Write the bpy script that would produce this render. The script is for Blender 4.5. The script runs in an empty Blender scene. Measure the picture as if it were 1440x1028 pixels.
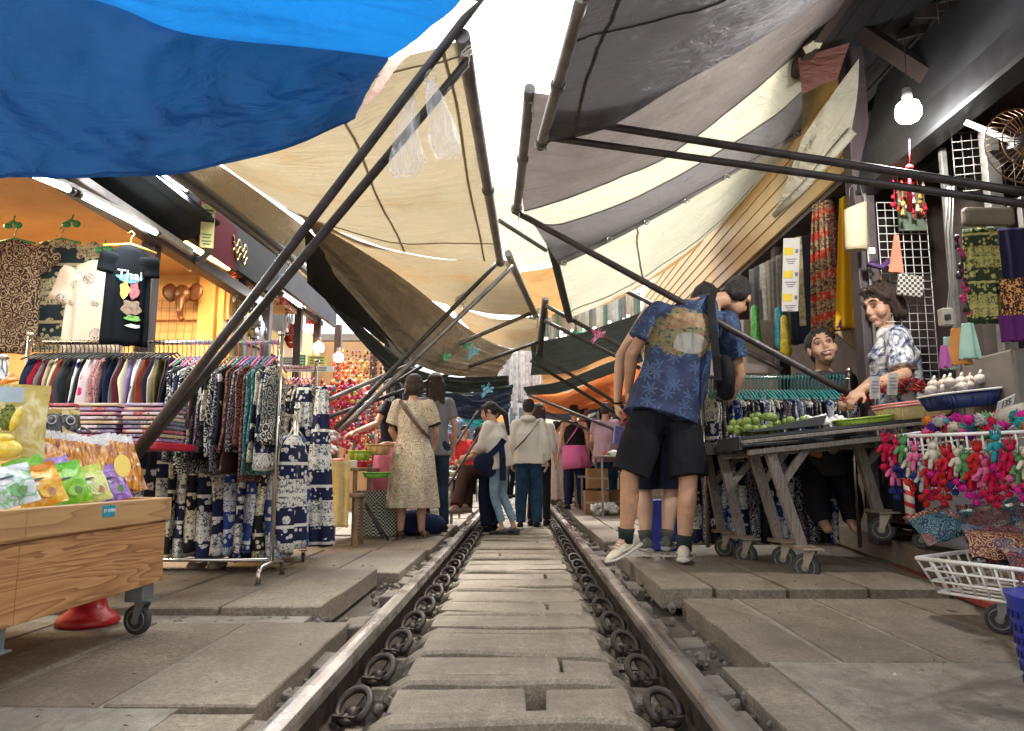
import bpy, bmesh, math, random
from mathutils import Vector, Matrix, Euler, noise
V = Vector
rnd = random.Random(7)
pi = math.pi
col = bpy.context.scene.collection
# ---------------------------------------------------------------- camera model
CAM = V((.04, 0, .64)); FPX = 1040.
CROT = Euler((pi/2 + math.atan(147/FPX), 0, math.atan(13/FPX)), 'XYZ').to_matrix()
def ray(px, py): return CROT @ V(((px-720)/FPX, (514-py)/FPX, -1))
def P(px, py, Y):
    v = ray(px, py); return CAM + v*((Y-CAM.y)/v.y)
def G(px, py, z=0.):
    v = ray(px, py); return CAM + v*((z-CAM.z)/v.z)
def PX(px, py, X):
    v = ray(px, py); return CAM + v*((X-CAM.x)/v.x)
def fbm(p, f=1., o=3):
    s = 0; a = 1; q = p*f
    for _ in range(o): s += a*noise.noise(q); a *= .5; q = q*2.03
    return s
# ---------------------------------------------------------------- materials
MATS = {}
class NT:
    def __init__(s, name):
        s.m = bpy.data.materials.new(name); s.m.use_nodes = True; s.t = s.m.node_tree; s.t.nodes.clear()
        s.out = s.n('ShaderNodeOutputMaterial')
    def n(s, t, **k):
        x = s.t.nodes.new(t)
        for a, b in k.items():
            if a.startswith('i_'): x.inputs[a[2:].replace('_', ' ')].default_value = b
            else: setattr(x, a, b)
        return x
    def l(s, a, b): s.t.links.new(a, b)
    def coord(s, scale=(1, 1, 1), off=False, kind='Object'):
        c = s.n('ShaderNodeTexCoord'); m = s.n('ShaderNodeMapping'); m.inputs['Scale'].default_value = scale
        if off:
            oi = s.n('ShaderNodeObjectInfo'); mu = s.n('ShaderNodeMath', operation='MULTIPLY'); mu.inputs[1].default_value = 37.
            s.l(oi.outputs['Random'], mu.inputs[0]); s.l(mu.outputs[0], m.inputs['Location'])
        s.l(c.outputs[kind], m.inputs['Vector']); return m.outputs[0]
    def math(s, op, a, b=None, c=None):
        x = s.n('ShaderNodeMath', operation=op)
        for i, v in enumerate((a, b, c)):
            if v is None: continue
            if isinstance(v, (int, float)): x.inputs[i].default_value = v
            else: s.l(v, x.inputs[i])
        return x.outputs[0]
    def ramp(s, f, stops, interp='LINEAR'):
        r = s.n('ShaderNodeValToRGB'); r.color_ramp.interpolation = interp; e = r.color_ramp.elements
        while len(e) < len(stops): e.new(.5)
        for i, (p, c) in enumerate(stops):
            e[i].position = p; e[i].color = (*c, 1) if len(c) == 3 else c
        s.l(f, r.inputs[0]); return r.outputs[0]
    def mix(s, f, a, b, mode='MIX'):
        x = s.n('ShaderNodeMix', data_type='RGBA', blend_type=mode)
        for i, v in ((0, f), (6, a), (7, b)):
            if isinstance(v, (int, float)): x.inputs[i].default_value = v
            elif isinstance(v, tuple): x.inputs[i].default_value = (*v, 1) if len(v) == 3 else v
            else: s.l(v, x.inputs[i])
        return x.outputs[2]
    def noise(s, co, scale, detail=4, rough=.6, out='Fac', dist=0):
        x = s.n('ShaderNodeTexNoise'); x.inputs['Scale'].default_value = scale; x.inputs['Detail'].default_value = detail
        x.inputs['Roughness'].default_value = rough; x.inputs['Distortion'].default_value = dist; s.l(co, x.inputs['Vector']); return x.outputs[out]
    def voro(s, co, scale, out='Distance', feature='F1'):
        x = s.n('ShaderNodeTexVoronoi', feature=feature); x.inputs['Scale'].default_value = scale; s.l(co, x.inputs['Vector']); return x.outputs[out]
    def sep(s, co):
        x = s.n('ShaderNodeSeparateXYZ'); s.l(co, x.inputs[0]); return x.outputs
    def fin(s, colr, rough=.7, metal=0., bump=None, bstr=.3, bdist=.01, trans=0., spec=.5, emit=None, estr=0., coat=0., transm=0., alpha=1., tcol=None, sheen=0.):
        b = s.n('ShaderNodeBsdfPrincipled')
        if isinstance(colr, tuple): b.inputs['Base Color'].default_value = (*colr, 1)
        else: s.l(colr, b.inputs['Base Color'])
        if isinstance(rough, (int, float)): b.inputs['Roughness'].default_value = rough
        else: s.l(rough, b.inputs['Roughness'])
        b.inputs['Metallic'].default_value = metal; b.inputs['Specular IOR Level'].default_value = spec
        b.inputs['Coat Weight'].default_value = coat; b.inputs['Transmission Weight'].default_value = transm; b.inputs['Alpha'].default_value = alpha
        b.inputs['Sheen Weight'].default_value = sheen
        if emit: b.inputs['Emission Color'].default_value = (*emit, 1); b.inputs['Emission Strength'].default_value = estr
        nrm = None
        if bump is not None:
            bn = s.n('ShaderNodeBump'); bn.inputs['Strength'].default_value = bstr; bn.inputs['Distance'].default_value = bdist
            s.l(bump, bn.inputs['Height']); s.l(bn.outputs[0], b.inputs['Normal']); nrm = bn.outputs[0]
        o = b.outputs[0]
        if trans > 0:
            t = s.n('ShaderNodeBsdfTranslucent')
            src = tcol if tcol is not None else colr
            if isinstance(src, tuple): t.inputs[0].default_value = (*src, 1)
            else: s.l(src, t.inputs[0])
            if nrm: s.l(nrm, t.inputs['Normal'])
            mx = s.n('ShaderNodeMixShader'); mx.inputs[0].default_value = trans; s.l(o, mx.inputs[1]); s.l(t.outputs[0], mx.inputs[2]); o = mx.outputs[0]
        s.l(o, s.out.inputs[0]); return s.m
def plain(name, c, rough=.6, metal=0., var=.18, vscale=6., bump=.15, bscale=40., **k):
    """painted, plastic, metal or cloth surface: colour with soft wear and a fine bump"""
    if name in MATS: return MATS[name]
    t = NT(name); co = t.coord(off=True)
    f = t.noise(co, vscale, 5, .65)
    c2 = tuple(max(0, x*(1-var*2)) for x in c); c3 = tuple(min(1, x*(1+var)) for x in c)
    colr = t.ramp(f, [(.25, c2), (.55, c), (.8, c3)])
    fb = t.noise(co, bscale, 3)
    rr = t.math('MULTIPLY_ADD', f, .25, rough-.12)
    if rough >= .75 and 'spec' not in k: k['spec'] = .15
    MATS[name] = t.fin(colr, rr, metal, fb, bump, .004, **k); return MATS[name]
def glow(name, c, s):
    if name in MATS: return MATS[name]
    t = NT(name); MATS[name] = t.fin((.8, .8, .8), .4, emit=c, estr=s); return MATS[name]
def tarp(name, c, trans=.35, stain=None, tcol=None, rough=.55, fold=1., spec=.3):
    if name in MATS: return MATS[name]
    t = NT(name); co = t.coord((1, 1, 1)); f = t.noise(co, 1.3, 6, .65)
    st = stain or tuple(x*.62 for x in c)
    colr = t.ramp(f, [(.30, st), (.5, c), (.75, tuple(min(1, x*1.08) for x in c))])
    g = t.noise(co, 22, 5, .75); colr = t.mix(t.math('MULTIPLY', g, .28), colr, tuple(x*.55 for x in c))
    w = t.noise(t.coord((1.2, 5, 5)), 1.6, 5, .6, dist=.8)
    weave = t.noise(co, 260, 2)
    w2 = t.math('ABSOLUTE', t.math('SUBTRACT', t.noise(t.coord((1.6, 5, 5)), 1.2, 3, .5, dist=.8), .5)); b = t.math('ADD', t.math('ADD', t.math('MULTIPLY', w, 1.0*fold), t.math('MULTIPLY', w2, -.9*min(fold, 1.))), t.math('MULTIPLY', weave, .06))
    MATS[name] = t.fin(colr, rough, bump=b, bstr=.9, bdist=.05, trans=trans, tcol=tcol, spec=spec); return MATS[name]
def printed(name, kind, a, b, c=None, s=1., rough=.85, bump=.25, trans=0.):
    """printed cloth; a = ground colour, b = ink, c = accent"""
    if name in MATS: return MATS[name]
    t = NT(name); co = t.coord((s, s, s), off=(kind not in ('hawaii',))); c = c or b
    if kind == 'hair':
        pass
    if kind == 'elephant':
        z = t.math('FRACT', t.math('MULTIPLY', t.sep(co)[2], 5.2))
        band = t.math('GREATER_THAN', z, .5)
        v = t.voro(co, 26); m = t.math('LESS_THAN', v, .36)
        n = t.math('GREATER_THAN', t.noise(co, 55, 2, .5, dist=1.5), .53)
        v2 = t.voro(co, 13); blob = t.math('LESS_THAN', t.math('ADD', v2, t.math('MULTIPLY', t.noise(co, 40, 2), .25)), .47)
        dots = t.math('MULTIPLY', m, t.math('SUBTRACT', 1, band))
        el = t.math('MULTIPLY', t.math('SUBTRACT', blob, t.math('MULTIPLY', n, .6)), band)
        light = t.math('MULTIPLY', t.math('SUBTRACT', 1, t.math('MULTIPLY', n, .9)), t.math('GREATER_THAN', t.math('FRACT', t.math('MULTIPLY', t.sep(co)[2], 2.6)), .55))
        f = t.math('MAXIMUM', t.math('MAXIMUM', t.math('MULTIPLY', dots, .9), el), light)
        line = t.math('LESS_THAN', t.math('ABSOLUTE', t.math('SUBTRACT', z, .5)), .05)
        f = t.math('MAXIMUM', f, line)
        f2 = t.math('MINIMUM', t.math('MAXIMUM', f, 0), 1)
        colr = t.mix(f2, a, b)
    elif kind == 'paisley':
        d = t.voro(co, 21); r = t.math('SINE', t.math('MULTIPLY', t.math('ADD', d, t.math('MULTIPLY', t.noise(co, 24, 3, .7), .5)), 22))
        f = t.math('GREATER_THAN', r, .1); g = t.math('GREATER_THAN', t.noise(co, 60, 2), .55)
        colr = t.mix(t.math('MULTIPLY', f, t.math('SUBTRACT', 1, t.math('MULTIPLY', g, .7))), a, b)
        h = t.math('GREATER_THAN', t.noise(co, 3, 2), .58); colr = t.mix(t.math('MULTIPLY', h, .5), colr, c)
    elif kind == 'floral':
        d = t.voro(co, 9); w = t.math('ADD', d, t.math('MULTIPLY', t.noise(co, 34, 4, .7, dist=2), .42))
        f = t.math('LESS_THAN', w, .44); colr = t.mix(f, a, b)
        f = t.math('LESS_THAN', w, .33); colr = t.mix(f, colr, c)
    elif kind == 'sprig':
        w = t.noise(co, 26, 4, .6, dist=3.5); f = t.ramp(w, [(.5, (0, 0, 0)), (.6, (1, 1, 1))])
        colr = t.mix(f, a, b); w = t.noise(co, 11, 2); f = t.math('GREATER_THAN', w, .62); colr = t.mix(t.math('MULTIPLY', f, .5), colr, c)
    elif kind == 'palms':
        d = t.voro(co, 7.5); n = t.noise(co, 55, 3, .8, dist=3)
        f = t.math('MULTIPLY', t.math('LESS_THAN', d, .3), t.math('GREATER_THAN', n, .52)); colr = t.mix(f, a, b)
    elif kind == 'tiedye':
        w = t.noise(co, 6.5, 5, .7, dist=2.2); colr = t.ramp(w, [(.42, b), (.50, c), (.56, a), (1, a)])
    elif kind == 'stripes':
        z = t.math('FRACT', t.math('MULTIPLY', t.sep(co)[2], 6.)); n = t.noise(co, 48, 3, .6, dist=1)
        f1 = t.math('GREATER_THAN', z, .62); v = t.math('LESS_THAN', t.voro(co, 28), .4)
        colr = t.mix(t.math('GREATER_THAN', n, .5), a, b); colr = t.mix(f1, colr, c)
        colr = t.mix(t.math('MULTIPLY', t.math('MULTIPLY', v, f1), .8), colr, b)
    elif kind == 'leopard':
        d = t.voro(co, 60); f = t.math('MULTIPLY', t.math('GREATER_THAN', d, .3), t.math('LESS_THAN', d, .62)); colr = t.mix(f, a, b)
    elif kind == 'check':
        x = t.n('ShaderNodeTexChecker'); x.inputs['Scale'].default_value = 60; t.l(co, x.inputs[0])
        x.inputs[1].default_value = (*a, 1); x.inputs[2].default_value = (*b, 1); colr = x.outputs[0]
    fb = t.noise(co, 14, 4); MATS[name] = t.fin(colr, rough, bump=fb, bstr=bump, bdist=.02, spec=.2, trans=trans); return MATS[name]
# ---------------------------------------------------------------- mesh builder
class MB:
    def __init__(s): s.v = []; s.f = []; s.m = []; s.sm = []; s.cur = 0; s.uv = None
    def add(s, vs, fs, smooth=False):
        o = len(s.v); s.v += [V(p) for p in vs]
        for f in fs: s.f.append([i+o for i in f]); s.m.append(s.cur); s.sm.append(smooth)
        return s
    def box(s, c, d, R=None, taper=1.):
        x, y, z = d[0]/2, d[1]/2, d[2]/2; pts = []
        for k, tz in ((-1, 1.), (1, taper)):
            for (a, b) in ((-1, -1), (1, -1), (1, 1), (-1, 1)): pts.append(V((a*x*tz, b*y*tz, k*z)))
        if R is not None: pts = [R @ p for p in pts]
        c = V(c); return s.add([p+c for p in pts], [(3, 2, 1, 0), (4, 5, 6, 7), (0, 1, 5, 4), (1, 2, 6, 5), (2, 3, 7, 6), (3, 0, 4, 7)])
    def beam(s, p0, p1, w, h, up=(0, 0, 1)):
        p0, p1 = V(p0), V(p1); t = (p1-p0).normalized(); a = t.cross(V(up)).normalized(); b = a.cross(t)
        pts = []
        for p in (p0, p1):
            for (i, j) in ((-1, -1), (1, -1), (1, 1), (-1, 1)): pts.append(p + a*(i*w/2) + b*(j*h/2))
        return s.add(pts, [(0, 1, 2, 3), (7, 6, 5, 4), (1, 0, 4, 5), (2, 1, 5, 6), (3, 2, 6, 7), (0, 3, 7, 4)])
    def loft(s, rings, caps=True, smooth=True, closed=True):
        n = len(rings[0]); vs = [p for r in rings for p in r]; fs = []
        for i in range(len(rings)-1):
            for j in range(n if closed else n-1):
                a = i*n+j; b = i*n+(j+1) % n; fs.append((a, b, b+n, a+n))
        s.add(vs, fs, smooth)
        if caps:
            o = len(s.v)-len(vs)
            s.f.append([o+j for j in range(n)][::-1]); s.f.append([o+(len(rings)-1)*n+j for j in range(n)])
            s.m += [s.cur]*2; s.sm += [False]*2
        return s
    def tube(s, pts, r, n=8, caps=True):
        pts = [V(p) for p in pts]; rr = r if isinstance(r, (list, tuple)) else [r]*len(pts); rings = []; a = None
        for i, p in enumerate(pts):
            t = (pts[min(i+1, len(pts)-1)]-pts[max(i-1, 0)]).normalized()
            if a is None: a = t.orthogonal().normalized()
            a = (a - t*a.dot(t)).normalized(); b = t.cross(a)
            rings.append([p + (a*math.cos(q)+b*math.sin(q))*rr[i] for q in [2*pi*k/n for k in range(n)]])
        return s.loft(rings, caps)
    def ell(s, c, r, R=None, n=12, m=8):
        c = V(c); r = (r, r, r) if isinstance(r, (int, float)) else r; vs = [V((0, 0, -r[2]))]; fs = []
        for i in range(1, m):
            a = -pi/2+pi*i/m
            for j in range(n):
                q = 2*pi*j/n; vs.append(V((r[0]*math.cos(a)*math.cos(q), r[1]*math.cos(a)*math.sin(q), r[2]*math.sin(a))))
        vs.append(V((0, 0, r[2])))
        for j in range(n):
            fs.append((0, 1+(j+1) % n, 1+j))
            for i in range(m-2): a = 1+i*n+j; b = 1+i*n+(j+1) % n; fs.append((a, b, b+n, a+n))
            fs.append((len(vs)-1, 1+(m-2)*n+j, 1+(m-2)*n+(j+1) % n))
        if R is not None: vs = [R @ p for p in vs]
        return s.add([p+c for p in vs], fs, True)
    def cap(s, p0, p1, r0, r1, n=12):
        """rounded cone"""
        p0, p1 = V(p0), V(p1); t = (p1-p0); L = t.length
        if L < 1e-6: return s.ell(p0, r0)
        t /= L; pts = []; rr = []
        for k in (-.98, -.8, -.45): pts.append(p0+t*r0*k); rr.append(r0*math.sqrt(1-k*k))
        pts.append(p0); rr.append(r0); pts.append(p1); rr.append(r1)
        for k in (.45, .8, .98): pts.append(p1+t*r1*k); rr.append(r1*math.sqrt(1-k*k))
        return s.tube(pts, rr, n)
    def etube(s, pts, rx, ry, side, n=24, ripple=0., k=7, ph=0.):
        """elliptic loft along pts; side = direction(s) of rx"""
        pts = [V(p) for p in pts]; rings = []
        for i, p in enumerate(pts):
            t = (pts[min(i+1, len(pts)-1)]-pts[max(i-1, 0)]).normalized()
            sd = V(side[i]) if isinstance(side, list) else V(side); a = (sd - t*sd.dot(t)).normalized(); b = t.cross(a)
            rp = ripple[i] if isinstance(ripple, list) else ripple; ring = []
            for j in range(n):
                q = 2*pi*j/n; m = 1+rp*math.sin(k*q+ph)+rp*.6*math.sin((k*2+1)*q+ph*2)
                ring.append(p + a*(rx[i]*math.cos(q)*m)+b*(ry[i]*math.sin(q)*m))
            rings.append(ring)
        return s.loft(rings)
    def disc(s, c, axis, r, w, n=20):
        axis = V(axis).normalized(); return s.tube([V(c)-axis*w/2, V(c)+axis*w/2], r, n)
    def prism(s, poly, d):
        """poly: points on a plane, d: extrusion vector"""
        poly = [V(p) for p in poly]; n = len(poly); d = V(d)
        return s.add(poly+[p+d for p in poly], [list(range(n))[::-1], [n+i for i in range(n)]]+[(i, (i+1) % n, n+(i+1) % n, n+i) for i in range(n)])
    def build(s, name, mat, parent=None, bevel=0., sub=0, org=None, **tags):
        mats = mat if isinstance(mat, (list, tuple)) else [mat]
        if parent is not None: org = parent.location if parent.type == 'EMPTY' or org is None else org
        if parent is not None:
            org = V((0, 0, 0)); q = parent
            while q is not None: org = org + q.location; q = q.parent
        elif org is None:
            xs = [p.x for p in s.v]; ys = [p.y for p in s.v]; zs = [p.z for p in s.v]
            org = V(((min(xs)+max(xs))/2, (min(ys)+max(ys))/2, min(zs)))
        org = V(org); me = bpy.data.meshes.new(name); me.from_pydata([p-org for p in s.v], [], s.f)
        for m_ in mats: me.materials.append(m_)
        for p, mi, sm in zip(me.polygons, s.m, s.sm): p.material_index = mi; p.use_smooth = sm
        o = bpy.data.objects.new(name, me); col.objects.link(o)
        if parent is not None: o.parent = parent
        else: o.location = org
        if bevel:
            b = o.modifiers.new('b', 'BEVEL'); b.width = bevel; b.segments = 2; b.limit_method = 'ANGLE'; b.angle_limit = .9
        if sub: q = o.modifiers.new('s', 'SUBSURF'); q.levels = sub; q.render_levels = sub
        return tag(o, **tags)
def tag(o, label=None, cat=None, group=None, kind=None):
    if label: o['label'] = label
    if cat: o['category'] = cat
    if group: o['group'] = group
    if kind: o['kind'] = kind
    return o
def thing(name, loc, label, cat, group=None):
    o = bpy.data.objects.new(name, None); col.objects.link(o); o.location = loc; o.empty_display_size = .1
    return tag(o, label, cat, group)
def copy_thing(o, loc, label=None, rot=None):
    c = o.copy(); col.objects.link(c); c.location = loc
    if rot is not None: c.rotation_euler = rot
    if label: c['label'] = label
    for ch in list(o.children):
        d = ch.copy(); col.objects.link(d); d.parent = c
        for g in list(ch.children): e = g.copy(); col.objects.link(e); e.parent = d
    return c
def text(s, size, loc, R, mat, parent, name='lettering', ext=.0015):
    cu = bpy.data.curves.new(name, 'FONT'); cu.body = s; cu.size = size; cu.extrude = ext; cu.align_x = 'CENTER'; cu.align_y = 'CENTER'
    ob = bpy.data.objects.new(name, cu); col.objects.link(ob)
    me = bpy.data.meshes.new_from_object(ob.evaluated_get(bpy.context.evaluated_depsgraph_get()))
    bpy.data.objects.remove(ob); o = bpy.data.objects.new(name, me); me.materials.clear(); me.materials.append(mat); col.objects.link(o)
    org = V((0, 0, 0)); q = parent
    while q is not None: org += q.location; q = q.parent
    o.parent = parent; o.location = V(loc)-org; o.rotation_euler = R.to_euler() if isinstance(R, Matrix) else R; return o
def catmull(p, t):
    n = len(p)-1; x = min(max(t, 0), 1)*n; i = min(int(x), n-1); u = x-i
    a = p[max(i-1, 0)] if i > 0 else p[0]*2-p[1]; b, c = p[i], p[i+1]; d = p[i+2] if i+2 <= n else p[n]*2-p[n-1]
    return b*1 + (c-a)*(u*.5) + (a*2-b*5+c*4-d)*(u*u*.5) + (b*3-a-c*3+d)*(u**3*.5)
def sheet(name, rows, mats, label, cat='tarpaulin', seams=(), nu=48, nv=36, wr=.02, fu=1., fv=4., seed=0, bands=None, group=None, parent=None, kind=None):
    """hung cloth through world points given as rows of (px, py, distance); bands=[(v_end, material index)]"""
    R = [[P(*q) if not isinstance(q, Vector) else q for q in r] for r in rows]; m = MB(); g = []
    for j in range(nv+1):
        cr = j/nv; rowpts = []
        for i in range(nu+1):
            u = i/nu
            cols_ = [catmull(r, u) for r in R]; p = catmull(cols_, cr) if len(R) > 1 else cols_[0]; rowpts.append(p)
        g.append(rowpts)
    vs = []
    for j in range(nv+1):
        for i in range(nu+1):
            p = g[j][i]; du = g[j][min(i+1, nu)]-g[j][max(i-1, 0)]; dv = g[min(j+1, nv)][i]-g[max(j-1, 0)][i]
            n = du.cross(dv)
            n = n.normalized() if n.length > 1e-9 else V((0, 0, 1))
            q = V((i/nu*fu*3+seed*7.3, j/nv*fv*3, seed)); ed = min(1, min(j, nv-j, i, nu-i)/3+.35)
            h = noise.noise(q)+.45*noise.noise(q*2.3)+.2*noise.noise(q*5.1); vs.append(p + n*(h*wr*ed))
    fs = []; mi = []
    for j in range(nv):
        b = 0
        if bands:
            for e, k in bands:
                if (j+.5)/nv <= e: b = k; break
        for i in range(nu): a = j*(nu+1)+i; fs.append((a, a+1, a+nu+2, a+nu+1)); mi.append(b)
    m.add(vs, fs, True); m.m = mi
    ob = m.build(name, mats, parent, label=label, cat=cat, group=group, kind=kind)
    for ax_, fr_ in seams:
        if ax_ == 'u': i = round(fr_*nu); pts = [vs[j*(nu+1)+i] for j in range(nv+1)]
        else: j = round(fr_*nv); pts = [vs[j*(nu+1)+i] for i in range(nu+1)]
        s_ = MB(); s_.tube(pts, .0028, 5); s_.build('seam', mats[0] if isinstance(mats, list) else mats, ob)
        r_ = MB(); q_ = [p+V((.0, .0, -.002)) for p in pts]; d_ = V((.009, 0, 0)) if ax_ == 'u' else V((0, .003, .009)); r_.loft([[p-d_, p+d_] for p in q_], caps=False, closed=False); r_.build('hem_band', mats[0] if isinstance(mats, list) else mats, ob)
    return ob
ORD = 'first second third fourth fifth sixth seventh eighth ninth tenth eleventh twelfth thirteenth fourteenth fifteenth sixteenth seventeenth eighteenth nineteenth twentieth'.split()
def ordn(i):
    if i < 20: return ORD[i]
    tens = {2: 'twenty', 3: 'thirty', 4: 'forty', 5: 'fifty', 6: 'sixty', 7: 'seventy', 8: 'eighty', 9: 'ninety'}; d, u = divmod(i+1, 10)
    return (tens[d][:-1]+'ieth') if u == 0 else tens[d]+'-'+ORD[u-1]
def remesh(mb, name, mat, parent, voxel=.01, smooth=3, fold=0., ff=(6, 6, 2.5), seed=0., push=0.):
    """fuse overlapping volumes into one continuous skin"""
    me = bpy.data.meshes.new('tmp'); me.from_pydata(mb.v, [], mb.f); o = bpy.data.objects.new('tmp', me); col.objects.link(o)
    r = o.modifiers.new('r', 'REMESH'); r.mode = 'VOXEL'; r.voxel_size = voxel; r.use_smooth_shade = True
    s = o.modifiers.new('s', 'SMOOTH'); s.factor = .5; s.iterations = smooth
    ev = o.evaluated_get(bpy.context.evaluated_depsgraph_get()); nm = bpy.data.meshes.new_from_object(ev)
    bpy.data.objects.remove(o); bpy.data.meshes.remove(me)
    org = V((0, 0, 0)); q = parent
    while q is not None: org += q.location; q = q.parent
    if fold:
        ns = [v.normal.copy() for v in nm.vertices]
        for v, n in zip(nm.vertices, ns):
            p = v.co; w = V((p.x*ff[0]+seed, p.y*ff[1]+seed*3, p.z*ff[2]))
            h = noise.noise(w)+.5*noise.noise(w*2.2); h = -abs(h)*1.4+.3 if fold > 0 else h
            v.co = p + n*(abs(fold)*h)
    for v in nm.vertices: v.co -= org
    nm.materials.clear(); nm.materials.append(mat)
    for p in nm.polygons: p.use_smooth = True; p.material_index = 0
    nm.name = name; ob = bpy.data.objects.new(name, nm); col.objects.link(ob); ob.parent = parent; return ob
# ---------------------------------------------------------------- people
SKIN = plain('skin', (.50, .29, .19), .55, var=.13, vscale=16, bump=.25, bscale=220, spec=.35)
SKIN2 = plain('skin_fair', (.58, .36, .25), .55, var=.12, vscale=16, bump=.25, bscale=220, spec=.35)
def hairmat(name, a, b):
    t = NT(name); n = t.noise(t.coord((1, 1, .10)), 150, 4, .7); return t.fin(t.ramp(n, [(.35, tuple(x*.4 for x in a)), (.55, a), (.75, b)]), .45, bump=n, bstr=1., bdist=.012, spec=.4)
HAIR = hairmat('hair_black', (.014, .012, .012), (.045, .038, .034)); HAIRB = hairmat('hair_brown', (.040, .022, .016), (.11, .065, .045))
LIP = plain('lip', (.30, .11, .09), .5); EYE = plain('eye_dark', (.02, .012, .01), .2); EYW = plain('eye_white', (.42, .39, .36), .4); TEETH = plain('teeth', (.8, .78, .72), .3)
def hand(m, w, d, n, s, side=1, curl=.5):
    """palm + four bent fingers of unequal length + thumb off the palm's side; d = pointing, n = back of the hand"""
    d = V(d).normalized(); n = V(n); n = (n-d*n.dot(d)).normalized(); a = d.cross(n).normalized()*side
    R = Matrix((a, d, n)).transposed(); w = V(w)
    m.cap(w-d*.01*s, w+d*.03*s, .024*s, .027*s, 10)
    m.ell(w+d*.055*s, (.041*s, .052*s, .017*s), R)
    for i, (o, L) in enumerate(((.030, .068), (.010, .078), (-.010, .072), (-.029, .056))):
        b = w+d*(.092-.005*abs(i-1.3))*s+a*o*s; c1 = curl*(.8+.1*i); e = b+(d*math.cos(c1)-n*math.sin(c1)+a*o*1.5)*L*.5*s
        c2 = c1+curl*1.3; f = e+(d*math.cos(c2)-n*math.sin(c2))*L*.5*s
        m.cap(b-d*.012*s, e, .0095*s, .0085*s, 8); m.cap(e, f, .0085*s, .007*s, 8)
    b = w+d*.028*s+a*.030*s; e = b+(d*.62+a*.7-n*.15).normalized()*.038*s; f = e+(d*.9+a*.25-n*.35).normalized()*.030*s
    m.cap(b-a*.008*s, e, .012*s, .0105*s, 8); m.cap(e, f, .0105*s, .0085*s, 8)
def shoe(parent, ank, toe, s, mat, sole, up=V((0, 0, 1)), kind='sneaker', heel_lift=0.):
    """ank: ankle point, toe: direction; sole touches ank.z - .085*s"""
    d = V(toe).normalized(); up = V(up); up = (up-d*up.dot(d)).normalized(); a = d.cross(up)
    base = V(ank)-up*.085*s; R = lambda x, y, z: base + a*(x*s)+d*(y*s)+up*(z*s)
    def ring(y, w, z0, z1, n=14, pinch=1.):
        pts = []
        for j in range(n):
            q = 2*pi*j/n; cx, cz = math.cos(q), math.sin(q)
            pts.append(R(w*cx*(1-.25*max(cz, 0)*pinch), y, (z0+z1)/2+(z1-z0)/2*math.copysign(abs(cz)**.7, cz)))
        return pts
    if kind == 'sneaker':
        m = MB(); m.loft([ring(-.085, .018, .025, .06), ring(-.078, .033, .018, .085), ring(-.04, .038, .015, .098), ring(0, .038, .015, .098), ring(.035, .041, .015, .088), ring(.08, .046, .014, .068), ring(.12, .047, .013, .052), ring(.155, .04, .013, .044), ring(.178, .022, .015, .035), ring(.184, .008, .018, .028)])
        o = m.build('shoe', mat, parent, sub=1)
        k = MB(); k.loft([ring(-.095, .015, .004, .026), ring(-.085, .036, 0, .03), ring(-.03, .042, 0, .028), ring(.05, .046, 0, .024), ring(.12, .051, .0, .024), ring(.165, .040, .003, .026), ring(.19, .018, .01, .03)]); k.build('sole', sole, o)
        k = MB()
        for y in (.035, .055, .075, .095): k.tube([R(-.028, y, .088-(y-.035)*.42), R(0, y+.004, .098-(y-.035)*.42), R(.028, y, .088-(y-.035)*.42)], .004*s, 6)
        k.tube([R(-.044, -.02, .05), R(-.046, .03, .035), R(-.049, .09, .04)], .005*s, 6); k.tube([R(.044, -.02, .05), R(.046, .03, .035), R(.049, .09, .04)], .005*s, 6)
        k.build('laces', sole, o)
    else:
        m = MB(); m.loft([ring(-.09, .02, 0, .02), ring(-.075, .036, 0, .022), ring(0, .036, 0, .018), ring(.1, .045, 0, .015), ring(.15, .04, 0, .014), ring(.175, .02, 0, .014)])
        if kind == 'sandal':
            for y in (.06, .11): m.tube([R(-.043, y, .01), R(-.03, y+.01, .045), R(0, y+.015, .055), R(.03, y+.01, .045), R(.043, y, .01)], .008*s, 6)
            m.tube([R(-.036, -.03, .01), R(-.034, -.05, .07), R(0, -.075, .075), R(.034, -.05, .07), R(.036, -.03, .01)], .006*s, 6)
        else: m.loft([ring(-.08, .025, .01, .06), ring(-.03, .038, .01, .08), ring(.05, .043, .01, .065), ring(.13, .04, .01, .045), ring(.17, .018, .01, .03)])
        m.build('shoe', mat, parent)
    return base
def head(m, c, f, up, s, jaw=1.):
    """c = middle of the head, f = face direction"""
    f = V(f).normalized(); up = V(up); up = (up-f*up.dot(f)).normalized(); a = f.cross(up); R = Matrix((a, f, up)).transposed(); L = lambda x, y, z: V(c)+a*x*s+f*y*s+up*z*s
    m.ell(L(0, -.012, .025), (.075*s, .092*s, .090*s), R, 20, 14)
    m.ell(L(0, .022, -.035), (.058*s*jaw, .062*s, .078*s), R, 18, 12); m.ell(L(0, .058, -.092), (.026*s*jaw, .024*s, .020*s), R)
    m.cap(L(0, .082, .012), L(0, .096, -.026), .008*s, .0115*s); m.ell(L(0, .088, -.033), (.0175*s, .011*s, .009*s), R)
    for q in (-1, 1):
        m.ell(L(q*.040, .050, -.032), (.030*s, .030*s, .034*s), R); m.cap(L(q*.012, .079, .028), L(q*.045, .066, .027), .011*s, .009*s)
        m.ell(L(q*.078, -.008, -.005), (.009*s, .020*s, .033*s), R)
    m.ell(L(0, .078, -.062), (.026*s, .014*s, .014*s), R)
    return L, R, a, f, up
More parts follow.
